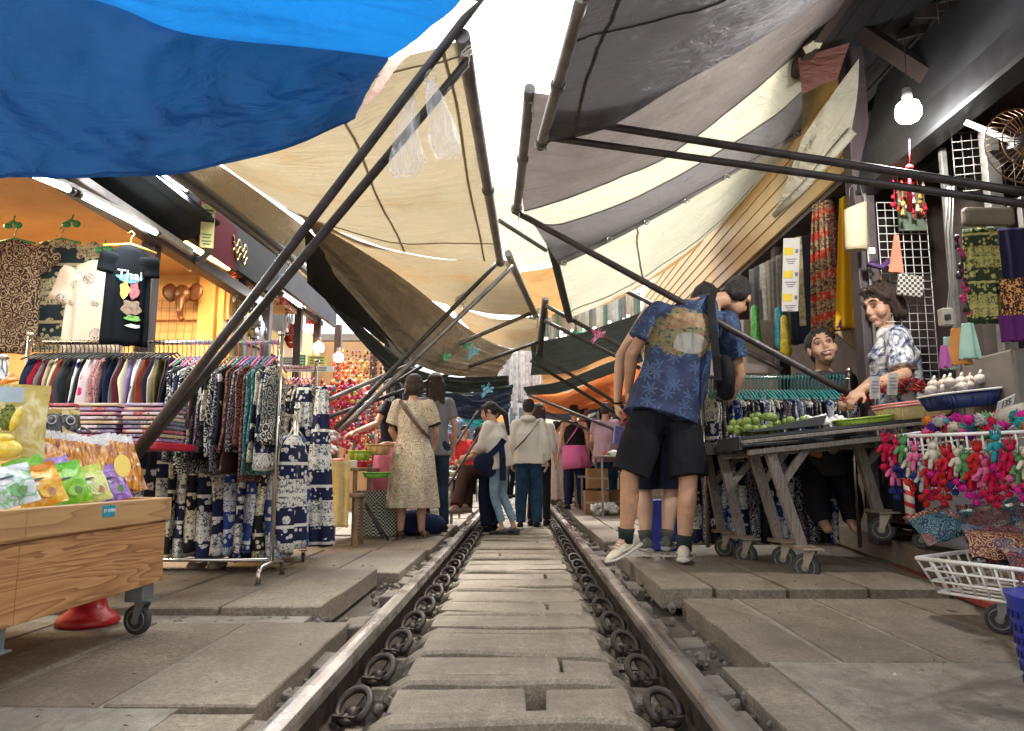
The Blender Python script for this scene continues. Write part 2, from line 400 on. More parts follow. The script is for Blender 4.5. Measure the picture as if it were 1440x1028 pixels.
def face(parent, L, R, s, smile=False):
    for q in (-1, 1):
        m = MB(); m.ell(L(q*.032, .074, .004), (.0125*s, .0075*s, (.0032 if smile else .0044)*s), R); e = m.build('eye', EYW, parent)
        m = MB(); m.ell(L(q*.032, .0792, .004), (.0066*s, .0045*s, (.0034 if smile else .0046)*s), R); m.build('iris', EYE, e)
        m = MB(); m.tube([L(q*.014, .088, .030), L(q*.032, .086, .036), L(q*.052, .074, .030)], [.002*s, .0034*s, .0016*s], 6); m.build('eyebrow', HAIR, parent)
        m = MB(); m.tube([L(q*.016, .080, .008), L(q*.032, .085, .013), L(q*.049, .073, .007)], .0020*s, 6); m.build('eyelid', HAIR, parent)
    m = MB()
    if smile:
        m.tube([L(-.033, .078, -.056), L(-.015, .091, -.060), L(.015, .091, -.060), L(.033, .078, -.056)], [.003*s, .006*s, .006*s, .003*s], 8)
        m.tube([L(-.032, .077, -.057), L(-.014, .086, -.078), L(.014, .086, -.078), L(.032, .077, -.057)], [.003*s, .006*s, .006*s, .003*s], 8)
        k = m.build('mouth', LIP, parent); t = MB(); t.tube([L(-.026, .080, -.062), L(0, .089, -.067), L(.026, .080, -.062)], .0058*s, 8); t.build('teeth', TEETH, k)
    else:
        m.tube([L(-.024, .083, -.062), L(0, .094, -.060), L(.024, .083, -.062)], [.002*s, .0055*s, .002*s], 8); m.tube([L(-.022, .083, -.066), L(0, .093, -.069), L(.022, .083, -.066)], [.002*s, .006*s, .002*s], 8); m.build('mouth', LIP, parent)
def hair(parent, kind, L, R, s, mat, vox, down=V((0, 0, -1)), neckp=None):
    m = MB()
    if kind == 'short':
        m.ell(L(0, -.022, .042), (.084*s, .094*s, .089*s), R, 20, 12); m.ell(L(0, -.05, -.005), (.074*s, .06*s, .06*s), R)
        m.ell(L(0, .035, .093), (.062*s, .048*s, .030*s), R)
        for i in range(14): q = i*.45; m.ell(L(.05*math.cos(q)*(1-.3*(i % 2)), -.01+.06*math.sin(q), .108), (.022*s, .028*s, .016*s), R)
    elif kind == 'bob':
        m.ell(L(0, -.026, .045), (.094*s, .102*s, .094*s), R, 20, 12); m.ell(L(0, -.058, -.02), (.098*s, .07*s, .085*s), R)
        for q in (-1, 1): m.cap(L(q*.076, -.01, .04), L(q*.082, -.02, -.065), .028*s, .024*s); m.cap(L(q*.03, .06, .095), L(q*.073, .02, .03), .024*s, .02*s)
        m.cap(L(-.06, -.06, -.07), L(.06, -.06, -.07), .035*s, .035*s)
    elif kind == 'bun':
        m.ell(L(0, -.025, .041), (.087*s, .097*s, .091*s), R, 20, 12); m.cap(L(-.030, .048, .096), L(.030, .048, .096), .015*s, .015*s); m.ell(L(0, -.052, -.01), (.074*s, .055*s, .07*s), R); m.ell(L(0, -.12, -.02), (.045*s, .04*s, .045*s)); m.cap(L(.02, -.10, -.03), L(.05, -.09, -.12), .022*s, .012*s)
    elif kind in ('long', 'ponytail'):
        m.ell(L(0, -.022, .04), (.087*s, .098*s, .092*s), R, 20, 12); m.ell(L(0, -.052, -.005), (.08*s, .062*s, .07*s), R)
        m.cap(L(-.04, .066, .085), L(.04, .066, .085), .02*s, .02*s)
        for q in (-1, 1): m.cap(L(q*.05, .05, .07), L(q*.078, .03, -.01), .018*s, .014*s)
        if kind == 'long':
            b = L(0, -.075, 0); a = R.col[0]
            for x in (-.05, -.02, .015, .05): m.cap(b+a*x*s, b+a*x*1.3*s+down*(.36+.05*math.sin(x*90))*s, .042*s, .026*s)
            for q in (-1, 1): m.cap(L(q*.08, .0, .02), L(q*.085, -.02, -.10)+down*.08*s, .025*s, .022*s)
        if kind == 'ponytail':
            b = L(0, -.11, .01); m.ell(b, (.032*s, .03*s, .032*s)); c1 = b+down*.12*s-R.col[1]*.11*s; m.cap(b, c1, .030*s, .040*s); m.cap(c1, b+down*.40*s-R.col[1]*.16*s, .040*s, .020*s)
            for q in (-1, 1): m.cap(L(q*.07, .045, .03), L(q*.062, .055, -.07), .012*s, .008*s)
        if kind == 'bun': m.ell(L(0, -.12, .0), (.045*s, .04*s, .04*s))
    h = remesh(m, 'hair', mat, parent, vox*.8, 4); me = h.data
    for v in me.vertices:
        p = v.co; n = v.normal; v.co = p+n*(.004*s*noise.noise(V((p.x*60, p.y*60, p.z*14))))
    return h
def person(label, J, s=1., skin=SKIN, top=None, bottom=None, shoes=None, hairk='short', hairm=HAIR, vox=.012, faced=False, smile=False, cat='person', group=None, hands=True, jaw=1., hs=1., female=False, thick=1.):
    """J: world joints. one continuous body; hair, clothing and shoes are its parts"""
    base = V((J['pel'].x, J['pel'].y, min(J['anL'].z, J['anR'].z)-.085*s))
    rt = thing('person', base, label, cat, group); m = MB(); T = thick
    sd = (J['hpR']-J['hpL']).normalized(); ssd = (J['shR']-J['shL']).normalized(); pel, che, nec = J['pel'], J['che'], J['nec']; wai = (pel*.55+che*.45)
    if 'wai' in J: wai = J['wai']
    fem = .93 if female else 1.
    m.etube([pel-(wai-pel).normalized()*.10*s, pel, wai, che, che.lerp(nec, .55), nec], [.10*s, .155*s*T, .128*s*T*fem, .150*s*fem*T, .14*s*fem, .055*s], [.09*s, .105*s*T, .09*s*T, .105*s*T, .08*s, .05*s], [sd, sd, sd.lerp(ssd, .3), sd.lerp(ssd, .7), ssd, ssd])
    m.cap(J['shL'], J['shR'], .052*s, .052*s); m.cap(nec-(J['hd']-nec)*.15, J['hd']-(J['hd']-nec)*.25, .056*s*fem, .050*s*fem, 14)
    L, R, a, f, up = head(m, J['hd'], J['f'], J.get('up', (J['hd']-nec)), s*hs, jaw)
    for q in 'LR':
        sh, el, wr = J['sh'+q], J['el'+q], J['wr'+q]
        m.cap(sh, el, .050*s*fem*T, .037*s*fem*T); mid = el.lerp(wr, .3); m.cap(el, mid, .038*s*fem*T, .039*s*fem*T); m.cap(mid, wr, .039*s*fem*T, .026*s*fem)
        if hands: hand(m, wr, J.get('hdir'+q, wr-el), J.get('hn'+q, ssd*(1 if q == 'R' else -1)), s*.95, 1 if q == 'R' else -1, J.get('curl', .5))
        hp, kn, an = J['hp'+q], J['kn'+q], J['an'+q]; g_ = .78 if bottom and bottom['kind'] == 'trousers' else 1.
        m.cap(hp, kn, .082*s*T*g_, .056*s*T*g_); mid = kn.lerp(an, .32) - J['toe'+q].normalized()*.012*s*g_; m.cap(kn, mid, .054*s*T*g_, .057*s*T*g_); m.cap(mid, an, .057*s*T*g_, .036*s*g_); m.cap(an, an+J['toe'+q].normalized()*.06*s-V((0, 0, .045*s)), .036*s, .03*s)
    body = remesh(m, 'body', skin, rt, vox, 2)
    if faced: face(rt, L, R, s*hs, smile)
    hair(rt, hairk, L, R, s*hs, hairm, vox, J.get('hairdown', V((0, 0, -1))))
    if top:
        m = MB(); lo = top.get('loose', 0.)*s; he = top.get('hem', .12)*s; dn = (pel-wai).normalized(); hemp = J.get('hem', pel+dn*he)
        nn = nec-(J['hd']-nec)*.06
        m.etube([hemp, pel.lerp(hemp, .3), wai, che, che.lerp(nec, .5), nn], [(.172*T)*s+lo*1.3, (.168*T)*s+lo, .150*s*T*fem+lo, .170*s*fem*T+lo*.6, .155*s*fem, .062*s], [.125*s*T+lo, .122*s*T+lo, .108*s*T+lo, .122*s*T+lo*.5, .096*s, .058*s], [sd, sd, sd.lerp(ssd, .3), sd.lerp(ssd, .7), ssd, ssd], 28)
        m.cap(J['shL'].lerp(J['shR'], .04), J['shR'].lerp(J['shL'], .04), (.062 if top.get('sleeve') else .050)*s, (.062 if top.get('sleeve') else .050)*s)
        sl = top.get('sleeve', 0.); sw = top.get('sw', .012)*s
        for q in 'LR':
            sh, el, wr = J['sh'+q], J['el'+q], J['wr'+q]
            if sl > 0:
                e = sh.lerp(el, min(sl, 1.)); m.cap(sh, sh.lerp(e, .3), .058*s*T+sw*.4, .056*s*T+sw*.6); m.tube([sh, sh.lerp(e, .5), e], [.056*s*T+sw*.4, .053*s*T+sw*.8, .047*s*T+sw], 14)
            if sl > 1: m.cap(el, el, .044*s+sw, .044*s+sw); e = el.lerp(wr, sl-1); m.tube([el, el.lerp(e, .5), e], [.044*s+sw, .042*s+sw*1.2, .032*s+sw*.5], 14)
        remesh(m, top.get('name', 'shirt'), top['mat'], rt, vox*.9, 3, top.get('fold', .012)*s, seed=base.x*3)
    if bottom:
        m = MB(); k = bottom['kind']; w = bottom.get('w', 1.); dn = (pel-wai).normalized()
        if k in ('trousers', 'shorts'):
            m.etube([pel-dn*.07*s, pel, pel+dn*.08*s], [.150*s*T, .166*s*T, .16*s*T], [.108*s*T, .122*s*T, .115*s*T], sd); m.cap(J['hpL'].lerp(pel+dn*.08*s, .5), J['hpR'].lerp(pel+dn*.08*s, .5), .115*s*T, .115*s*T)
            for q in 'LR':
                hp, kn, an = J['hp'+q], J['kn'+q], J['an'+q]
                if k == 'shorts': e = kn.lerp(hp, bottom.get('up', .08)); m.cap(hp, hp.lerp(e, .3), .098*s*T, .1*s*T*w); m.tube([hp, hp.lerp(e, .5), e], [.1*s*T, .1*s*w*T, .1*s*w*T], 18)
                else:
                    e = an + V((0, 0, bottom.get('ankle', .0)*s)); m.cap(hp, kn, .094*s*T, .066*s*w*T); m.tube([kn, kn.lerp(e, .5), e], [.066*s*w*T, .060*s*w*T, .052*s*w*T], 16); m.cap(kn, kn, .066*s*w*T, .066*s*w*T)
            remesh(m, k, bottom['mat'], rt, vox*.9, 3, .012*s, seed=base.x*5+1)
        else:
            n_ = 7; st = wai if k == 'dress' else pel-dn*.06*s; hem = J.get('skirt', V((pel.x, pel.y, base.z+bottom.get('hemz', .3)*s))); pts = [st.lerp(hem, i/n_) for i in range(n_+1)]
            rx = [(.15+.05*min(1, i/2)+bottom.get('flare', .07)*(i/n_))*s*w for i in range(n_+1)]; ry = [(.11+.05*min(1, i/2)+bottom.get('flare', .07)*(i/n_))*s*w for i in range(n_+1)]
            m.etube(pts, rx, ry, sd, 56, [0]+[.03+.05*i/n_ for i in range(n_)], 6, 1.)
            remesh(m, bottom.get('name', 'skirt'), bottom['mat'], rt, vox*.9, 2, .008*s, (8, 8, 1.5), seed=base.x*5+1)
    if shoes:
        for q in 'LR': shoe(rt, J['an'+q], J['toe'+q], s, shoes['mat'], shoes.get('sole', shoes['mat']), kind=shoes.get('kind', 'sneaker'), up=J.get('sup'+q, V((0, 0, 1))))
    return rt, L, R
def std(px, ytop, Y, gz, yaw, **ov):
    """standing pose placed by its ground point; yaw 0 = back to us, 180 = facing us, 90 = facing right"""
    B = P(px, 500, Y); B.z = gz; H = P(px, ytop, Y).z-gz; s = H/1.71; q = math.radians(yaw); f = V((math.sin(q), math.cos(q), 0)); a = V((f.y, -f.x, 0))
    W = lambda t: B + (a*t[0]+f*t[1]+V((0, 0, t[2])))*s
    d = dict(pel=(0, 0, .93), che=(0, .0, 1.24), nec=(0, -.015, 1.44), hd=(0, .02, 1.585), hpL=(-.085, 0, .90), hpR=(.085, 0, .90), knL=(-.1, .02, .50), knR=(.1, .02, .50), anL=(-.11, -.02, .088), anR=(.11, -.02, .088), shL=(-.165, -.01, 1.38), shR=(.165, -.01, 1.38), elL=(-.22, -.03, 1.11), elR=(.22, -.03, 1.11), wrL=(-.23, .05, .87), wrR=(.23, .05, .87))
    d.update({k: v for k, v in ov.items() if isinstance(v, tuple) and k not in ('f',)})
    J = {k: W(v) for k, v in d.items()}; J['f'] = f; J['toeL'] = (f-a*.2); J['toeR'] = (f+a*.2)
    if 'face' in ov: q = math.radians(ov['face']); J['f'] = V((math.sin(q), math.cos(q), ov.get('nod', -.1)))
    J['up'] = V((0, 0, 1)); J['_s'] = s; J['W'] = W
    return J, s
# ---------------------------------------------------------------- camera, world, light
sc = bpy.context.scene
cd = bpy.data.cameras.new('camera'); co_ = bpy.data.objects.new('camera', cd); col.objects.link(co_); cd.sensor_width = 36; cd.lens = FPX/1440*36; cd.clip_end = 500; cd.clip_start = .05
co_.location = CAM; co_.rotation_euler = CROT.to_euler(); sc.camera = co_
w = bpy.data.worlds.new('World'); sc.world = w; w.use_nodes = True; nt = w.node_tree; bg = nt.nodes['Background']
sky = nt.nodes.new('ShaderNodeTexSky'); sky.sky_type = 'NISHITA'; sky.sun_disc = False; sky.sun_elevation = math.radians(58); sky.sun_rotation = math.radians(20); sky.dust_density = 6; sky.air_density = 1.; sky.ozone_density = .6
hs_ = nt.nodes.new('ShaderNodeHueSaturation'); hs_.inputs['Saturation'].default_value = .12; nt.links.new(sky.outputs[0], hs_.inputs['Color']); nt.links.new(hs_.outputs[0], bg.inputs[0]); bg.inputs[1].default_value = .15
ld = bpy.data.lights.new('sun', 'SUN'); ld.energy = 1.5; ld.angle = math.radians(14); ld.color = (1, .92, .80); lo_ = bpy.data.objects.new('sun', ld); col.objects.link(lo_)
sd_ = V((math.sin(math.radians(20))*math.cos(math.radians(58)), math.cos(math.radians(20))*math.cos(math.radians(58)), math.sin(math.radians(58))))
lo_.rotation_euler = sd_.to_track_quat('Z', 'Y').to_euler(); lo_.location = (0, 0, 20)
sc.view_settings.view_transform = 'Standard'; sc.view_settings.look = 'None'; sc.view_settings.exposure = 2.22; sc.view_settings.gamma = 1
sc.cycles.use_denoising = True; sc.cycles.max_bounces = 7; sc.cycles.diffuse_bounces = 4; sc.cycles.transparent_max_bounces = 8
def lamp(name, kind, loc, power, colr, size=.1, size_y=None, rot=None):
    l = bpy.data.lights.new(name, kind); l.energy = power; l.color = colr
    if kind == 'AREA': l.shape = 'RECTANGLE'; l.size = size; l.size_y = size_y or size
    else: l.shadow_soft_size = size
    o = bpy.data.objects.new(name, l); col.objects.link(o); o.location = loc
    if rot: o.rotation_euler = rot
    return o
# ---------------------------------------------------------------- shared materials
def concrete(name, c, dark=.55, s=1., crack=True):
    if name in MATS: return MATS[name]
    t = NT(name); co = t.coord(); a = t.noise(co, 1.6*s, 6, .7); b = t.noise(co, 55*s, 5, .8); g = t.noise(t.coord((1, .35, 1)), 5*s, 5, .6, dist=.6)
    colr = t.ramp(a, [(.36, tuple(x*dark for x in c)), (.52, c), (.68, tuple(min(1, x*1.35) for x in c))])
    colr = t.mix(t.ramp(b, [(.42, (.75, .75, .75)), (.60, (0, 0, 0))]), colr, tuple(x*.42 for x in c)); st = t.ramp(g, [(.52, (0, 0, 0)), (.66, (1, 1, 1))])
    colr = t.mix(t.math('MULTIPLY', st, .42), colr, (.10, .068, .038)); pt = t.ramp(t.noise(co, 3.5*s, 7, .8, dist=.8), [(.53, (0, 0, 0)), (.60, (1, 1, 1))]); colr = t.mix(t.math('MULTIPLY', pt, .35), colr, tuple(x*.5 for x in c))
    sp = t.math('GREATER_THAN', t.noise(co, 120*s, 2), .66); colr = t.mix(t.math('MULTIPLY', sp, .4), colr, tuple(min(1, x*1.5) for x in c))
    rr = t.math('MULTIPLY_ADD', a, .5, .38)
    MATS[name] = t.fin(colr, rr, bump=t.math('ADD', b, t.math('MULTIPLY', a, 2)), bstr=.9, bdist=.010); return MATS[name]
PAVE = concrete('pavement_concrete', (.225, .180, .130)); PAVE2 = concrete('pavement_concrete_pale', (.255, .208, .155)); SLEEP = concrete('sleeper_concrete', (.35, .290, .215), .5, 2.); DIRT = concrete('dirt', (.085, .068, .052), .4, 3.); BRK = concrete('broken_concrete', (.26, .22, .175), .45, 5.)
RAILTOP = plain('polished_rail_steel', (.52, .48, .43), .27, .88, var=.25, vscale=3, bump=.1); RAILSIDE = plain('rusty_rail_steel', (.045, .032, .025), .75, .2, var=.4, vscale=14, bump=.5)
RUST = plain('rusty_iron', (.032, .022, .018), .5, .5, var=.35, vscale=25, bump=.5); GALV = plain('galvanised_pipe', (.21, .20, .185), .42, .6, var=.3, vscale=9); DARKP = plain('dark_painted_pipe', (.055, .045, .045), .42, .2, var=.4, vscale=9)
CHROME = plain('chrome_pipe', (.55, .52, .48), .2, 1., var=.15); BLACK = plain('black_plastic', (.018, .018, .02), .4); RUBBER = plain('rubber', (.03, .03, .032), .7, var=.3); WHITEW = plain('white_coated_wire', (.72, .70, .66), .4)
WOODG = None
def wood(name, c, c2, s=1., axis=(1, 9, 9), rough=.6):
    if name in MATS: return MATS[name]
    t = NT(name); co = t.coord(axis); n = t.noise(co, 1.3*s, 3, .5, dist=.6); r = t.math('FRACT', t.math('MULTIPLY', n, 17.))
    colr = t.ramp(r, [(.0, c), (.45, tuple(a*.5+b*.5 for a, b in zip(c, c2))), (.78, c2), (.86, tuple(x*.75 for x in c2)), (.93, c)])
    f = t.noise(t.coord(tuple(x*6 for x in axis)), 3*s, 3); colr = t.mix(t.math('MULTIPLY', f, .3), colr, tuple(x*.5 for x in c2))
    g = t.noise(t.coord(), 2.5, 4); colr = t.mix(t.math('MULTIPLY', g, .3), colr, tuple(x*.6 for x in c))
    k = t.voro(t.coord((1, 1, 1)), 3.1); k = t.math('LESS_THAN', k, .045); colr = t.mix(k, colr, (.06, .025, .01))
    MATS[name] = t.fin(colr, rough, bump=r, bstr=.15, bdist=.003); return MATS[name]
PINE = wood('pine_boards', (.50, .265, .105), (.27, .115, .038), 1.0, (5, .42, 5.5)); PINE2 = wood('pine_trim', (.50, .30, .13), (.38, .20, .08), .5, (5, .4, 7)); GREYW = wood('weathered_grey_wood', (.26, .225, .19), (.13, .105, .085), 1.2, (6, 6, 1))
# ---------------------------------------------------------------- ground
m = MB(); m.box((0, 40, -.24), (60, 110, .1)); m.build('ground', DIRT, kind='structure')
# paving slabs: separate slabs, tilted and chipped a little, one pavement per side of the track
def slab(m, x0, x1, y0, y1, z, th, chip=.0, tilt=0.):
    k = [V((x0, y0, z)), V((x1, y0, z+tilt)), V((x1, y1, z+tilt)), V((x0, y1, z))]; top = []
    for i in range(4):
        a, b = k[i], k[(i+1) % 4]; nn = max(2, int((b-a).length/.12))
        for j in range(nn):
            p = a.lerp(b, j/nn); c = V(((x0+x1)/2, (y0+y1)/2, p.z)); d = (c-p); d.z = 0; d.normalize()
            w_ = noise.noise(p*4.3)*.5+noise.noise(p*17)*.5; top.append(p+d*max(0, w_)*(.014+chip))
    bot = [V((p.x, p.y, z-th)) for p in top]; bev = [V((p.x, p.y, p.z-.006)) for p in top]
    c = sum(top, V())/len(top); inner = [p+(c-p).normalized()*.006 for p in top]; n = len(top)
    m.add(inner+bev+bot, [list(range(n))]+[(i+n*1, (i+1) % n+n*1, (i+1) % n, i) for i in range(n)]+[(i+2*n, (i+1) % n+2*n, (i+1) % n+n, i+n) for i in range(n)])
ry = [-.6, .75, 2.12, 3.42, 4.75, 6.1, 7.4, 8.8, 10.2, 11.6, 13, 14.5, 16, 18, 20, 24, 28, 34]
m = MB(); rnd.seed(11)
lx = [-.68, -1.12, -1.50, -1.92, -2.35, -2.8, -3.3, -3.9]
for j in range(len(ry)-1):
    off = {2: 0, 3: -.02, 1: .01}.get(j, rnd.uniform(-.04, .02)); z = {2: 0, 1: -.012, 3: .03}.get(j, rnd.uniform(-.012, .016)); gap = .17 if j == 2 else .02
    xs = list(lx)
    if j == 3: xs = [-.83, -1.30, -1.70, -2.15, -2.6, -3.1, -3.6, -4.2]
    for i in range(len(xs)-1):
        m.cur = rnd.choice((0, 0, 1)); slab(m, xs[i+1]+.009+off, xs[i]-.009+off, ry[j]+.01, ry[j+1]-gap, z+rnd.uniform(-.004, .004), .10, .012 if i == 0 else 0)
m.build('pavement', [PAVE, PAVE2], kind='structure')
m = MB(); rx_ = [.72, 1.00, 1.37, 1.78, 2.2, 2.75, 3.3]; ryr = [-.6, .9, 2.62, 3.88, 5.3, 6.6, 8, 9.4, 10.8, 12.2, 13.6, 15, 17, 20, 24, 28, 34]
for j in range(len(ryr)-1):
    z = {1: -.012, 2: -.002, 3: .045}.get(j, rnd.uniform(-.01, .02)); sh = {2: .12, 3: .02, 1: -.02}.get(j, rnd.uniform(0, .06))
    for i in range(len(rx_)-1):
        m.cur = rnd.choice((0, 0, 1)); slab(m, rx_[i]+.010+sh, rx_[i+1]-.010+sh, ryr[j]+.012, ryr[j+1]-.01, z+rnd.uniform(-.004, .004), .10, .016 if i == 0 else 0)
m.build('pavement', [PAVE, PAVE2], kind='structure')
MORT = concrete('mortar', (.36, .32, .26), .6, 4.)
m = MB(); m.box((-2.4, 20, -.058), (3.0, 42, .10)); m.box((2.03, 20, -.056), (2.3, 42, .10)); m.build('mortar_bed', MORT, kind='structure')
# raised kerb in front of the right hand shops and the left hand shop floor
m = MB(); m.prism([V((2.02, 2.4, .02)), V((2.75, 6.6, .02)), V((4.5, 6.6, .02)), V((4.5, 2.4, .02))], (0, 0, .17)); m.build('kerb', PAVE2, kind='structure', bevel=.012)
m = MB(); m.prism([V((2.4, 6.61, .03)), V((2.4, 34, .03)), V((4.5, 34, .03)), V((4.5, 6.61, .03))], (0, 0, .12)); m.build('kerb', PAVE2, kind='structure', bevel=.012)
REDP = plain('worn_red_paint', (.28, .035, .03), .7, var=.45, vscale=20)
m = MB(); m.beam((1.99, 2.4, .03), (2.42, 4.9, .03), .05, .03); m.build('kerb_stripe', REDP, kind='structure')
# rubble beside the rails
def rock(m, c, r, sd):
    q = MB(); q.ell((0, 0, 0), 1., n=8, m=6)
    R_ = Euler((sd*3.1, sd*1.7, sd*5.3)).to_matrix(); o = []
    for p in q.v:
        k = 1+.55*noise.noise(p*1.7+V((sd*9, 0, 0)))
        pp = V((p.x, p.y*.8, p.z*.6))*k; pp = V([round(x*3.2)/3.2*.6+x*.4 for x in pp]); o.append(R_ @ (pp*r)+V(c))
    m.add(o, q.f, False)
m = MB(); rnd.seed(5)
for i in range(480):
    y = 1.6+(rnd.random()**1.7)*12; s_ = rnd.choice((-1, 1)); x = s_*rnd.uniform(.60, .80); rock(m, (x, y, -.085+rnd.uniform(0, .05)), rnd.choice((.010, .014, .02, .03))*rnd.uniform(.8, 1.2), i*.37)
for i in range(300):
    y = 1.6+(rnd.random()**1.7)*10; s_ = rnd.choice((-1, 1)); rock(m, (s_*rnd.uniform(.34, .44), y, -.15+rnd.uniform(0, .02)), rnd.uniform(.014, .034), i*.37)
for i in range(150): rock(m, (rnd.uniform(-2.6, -.8), 3.36+rnd.uniform(-.09, .08), -.05+rnd.uniform(0, .02)), rnd.uniform(.01, .04), i*.7)
m.build('rubble', BRK, kind='stuff')
m = MB(); m.box((-.76, 20, -.145), (.34, 42, .10)); m.box((.80, 20, -.145), (.42, 42, .10)); m.build('ballast_bed', concrete('ballast_dirt', (.12, .095, .07), .4, 4.), kind='structure')
LUMPS = [(.66+rnd.uniform(-.02, .03), 2.1+i*.46+rnd.uniform(-.1, .1), rnd.uniform(.07, .12), rnd.uniform(.14, .30)) for i in range(14)]+[(-.66+rnd.uniform(-.03, .02), 2.0+i*.44+rnd.uniform(-.1, .1), rnd.uniform(.07, .13), rnd.uniform(.12, .26)) for i in range(14)]
for i, (x, y, lx_, ly) in enumerate([(.66, 3.5, .12, .5), (.68, 4.2, .11, .34), (.67, 2.75, .10, .22), (.65, 5.2, .12, .4), (-.68, 4.0, .15, .22), (-.68, 4.4, .15, .2), (-.68, 4.8, .14, .2), (-.67, 5.25, .13, .22), (-.67, 5.8, .14, .3)] if False else LUMPS):
    m = MB(); slab(m, x-lx_/2, x+lx_/2, y-ly/2, y+ly/2, -.045+.018*(i % 3)*.7, .07, .03, rnd.uniform(-.02, .02)); side = 'right' if x > 0 else 'left'
    m.build('broken_slab', BRK, label=f'broken concrete lump wedged beside the {side} rail, {ordn(i % 14)} from the camera', cat='concrete lump', group='broken concrete beside the rails')
# ---------------------------------------------------------------- rails, sleepers, clips
prof = [(-.062, -.138), (.062, -.138), (.062, -.126), (.012, -.112), (.009, -.03), (.034, -.022), (.035, .005), (.028, .018), (.010, .0205), (-.010, .0205), (-.028, .018), (-.035, .005), (-.034, -.022), (-.009, -.03), (-.012, -.112), (-.062, -.126)]
for sx, nm in ((-1, 'left'), (1, 'right')):
    m = MB(); ys = [.2, 1, 2, 3, 4, 5, 6, 8, 10, 13, 17, 22, 30, 45]; rings = [[V((sx*.552+a, y, b+.018)) for a, b in prof] for y in ys]; n = len(prof)
    m.add([p for r in rings for p in r], []); 
    for i in range(len(ys)-1):
        for j in range(n):
            a = i*n+j; b = i*n+(j+1) % n; m.f.append([a, b, b+n, a+n]); m.m.append(1 if 5 <= j <= 11 else 0); m.sm.append(False)
    m.build('rail', [RAILSIDE, RAILTOP], label=f'worn steel railway rail with a polished top, the {nm} one of the two', cat='rail', group='rails of the railway track')
def sleeper_mesh(seed):
    m = MB(); rings = []; n = 26
    for i in range(n+1):
        x = -.56+1.12*i/n; w_ = .050+.014*noise.noise(V((x*3, seed*3.7, 0)))+.008*math.sin(x*5+seed*2)+.022*max(0, abs(x)-.2)/.3; e = min(1, (.56-abs(x))/.06+.3); h = -.080+.018*noise.noise(V((x*2.2, seed*1.3, 5))); h -= .046*min(1, max(0, (abs(x)-.36)/.07))
        k = (.006*noise.noise(V((x*14, seed, 1))))
        rings.append([V((x, -w_-.02, -.22)), V((x, -w_+k, h-.012)), V((x, -w_+.014+k, h)), V((x, 0, h+.004)), V((x, w_-.014, h)), V((x, w_, h-.012)), V((x, w_+.02, -.22))])
    m.loft(rings, closed=False, caps=False, smooth=False); m.v[:] = m.v; return m
def clip(parent, x, y, sx, first):
    m = MB(); pts = []; r = .052
    for k in range(15):
        q = -1.2+k/14*(2*pi*.93); pts.append(V((x-sx*.004+r*.95*math.cos(q)*sx*-1, y+r*.95*math.sin(q), -.052+.034*math.sin(q)+.010*math.cos(q))))
    pts.append(V((x+sx*.02, y-.03, -.078))); pts.append(V((x-sx*.02, y+.02, -.07))); m.tube(pts, .0125, 8)
    m.ell((x-sx*.0, y, -.078), (.026, .030, .026)); m.beam((x-sx*.05, y-.03, -.085), (x+sx*.05, y-.03, -.075), .03, .02); o = m.build('rail_clip', RUST, parent)
    return o
base = None; sp = .402; NS = 42
for i in range(NS):
    y = 1.50+sp*i; rt = thing('railway_sleeper', (0, y, -.2), f'worn concrete sleeper with iron clips, {ordn(i)} across the track counting from the camera', 'sleeper', 'sleepers across the track')
    mb = sleeper_mesh(i); 
    for p in mb.v: p.y += y+rnd.uniform(-.0, .0)
    mb.build('block', SLEEP, rt)
    for sx in (-1, 1):
        if i < 26: clip(rt, sx*.462, y, sx, True)
        m = MB(); m.box((sx*.52, y, -.142), (.20, .13, .012)); m.build('tie_plate', RUST, rt)
for i in range(NS-1):
    y = 1.50+sp*(i+.5); w_ = .132; m = MB(); e0, e1 = -rnd.uniform(.37, .41), rnd.uniform(.37, .41); splits = [e0, e1] if i % 3 else [e0, rnd.uniform(-.2, .25), e1]
    if i == 2: splits = [-.39, .06, .11, .40]
    for a in range(len(splits)-1):
        if splits[a+1]-splits[a] < .1: continue
        mm = MB(); slab(mm, splits[a]+.006, splits[a+1]-.006, y-w_+rnd.uniform(0, .014), y+w_-rnd.uniform(0, .014), -.090+rnd.uniform(-.012, .010), .09, .012, rnd.uniform(-.010, .010))
        side = 'single' if len(splits) == 2 else ('left' if a == 0 else 'right')
        mm.build('infill_slab', SLEEP, label=f'rough concrete infill slab after the {ordn(i)} sleeper, {side} piece of its row', cat='concrete slab', group='infill slabs between the sleepers')
# ---------------------------------------------------------------- tarpaulins
BLUE = tarp('blue_tarpaulin', (.010, .085, .26), .12, fold=.8, rough=.5, stain=(.008, .06, .2)); BLUE_LIT = tarp('lit_blue_tarpaulin', (.006, .13, .40), .34, fold=.4, stain=(.005, .11, .35), rough=.5)  # one tarpaulin blue twice: darker copy paints the shade, brighter copy the daylight
BEIGE = tarp('beige_canvas', (.46, .385, .25), .225, stain=(.42, .29, .15)); BEIGE2 = tarp('stained_beige_canvas', (.44, .345, .21), .22, stain=(.50, .30, .12)); CREAM = tarp('cream_canvas', (.50, .48, .37), .32, stain=(.6, .54, .42))
GREY = tarp('grey_canvas', (.19, .18, .175), .22, rough=.45); DGREY = tarp('dark_grey_canvas', (.085, .08, .085), .16, rough=.42, stain=(.06, .055, .06)); BRGREY = tarp('brown_grey_canvas', (.18, .155, .145), .22, rough=.4)
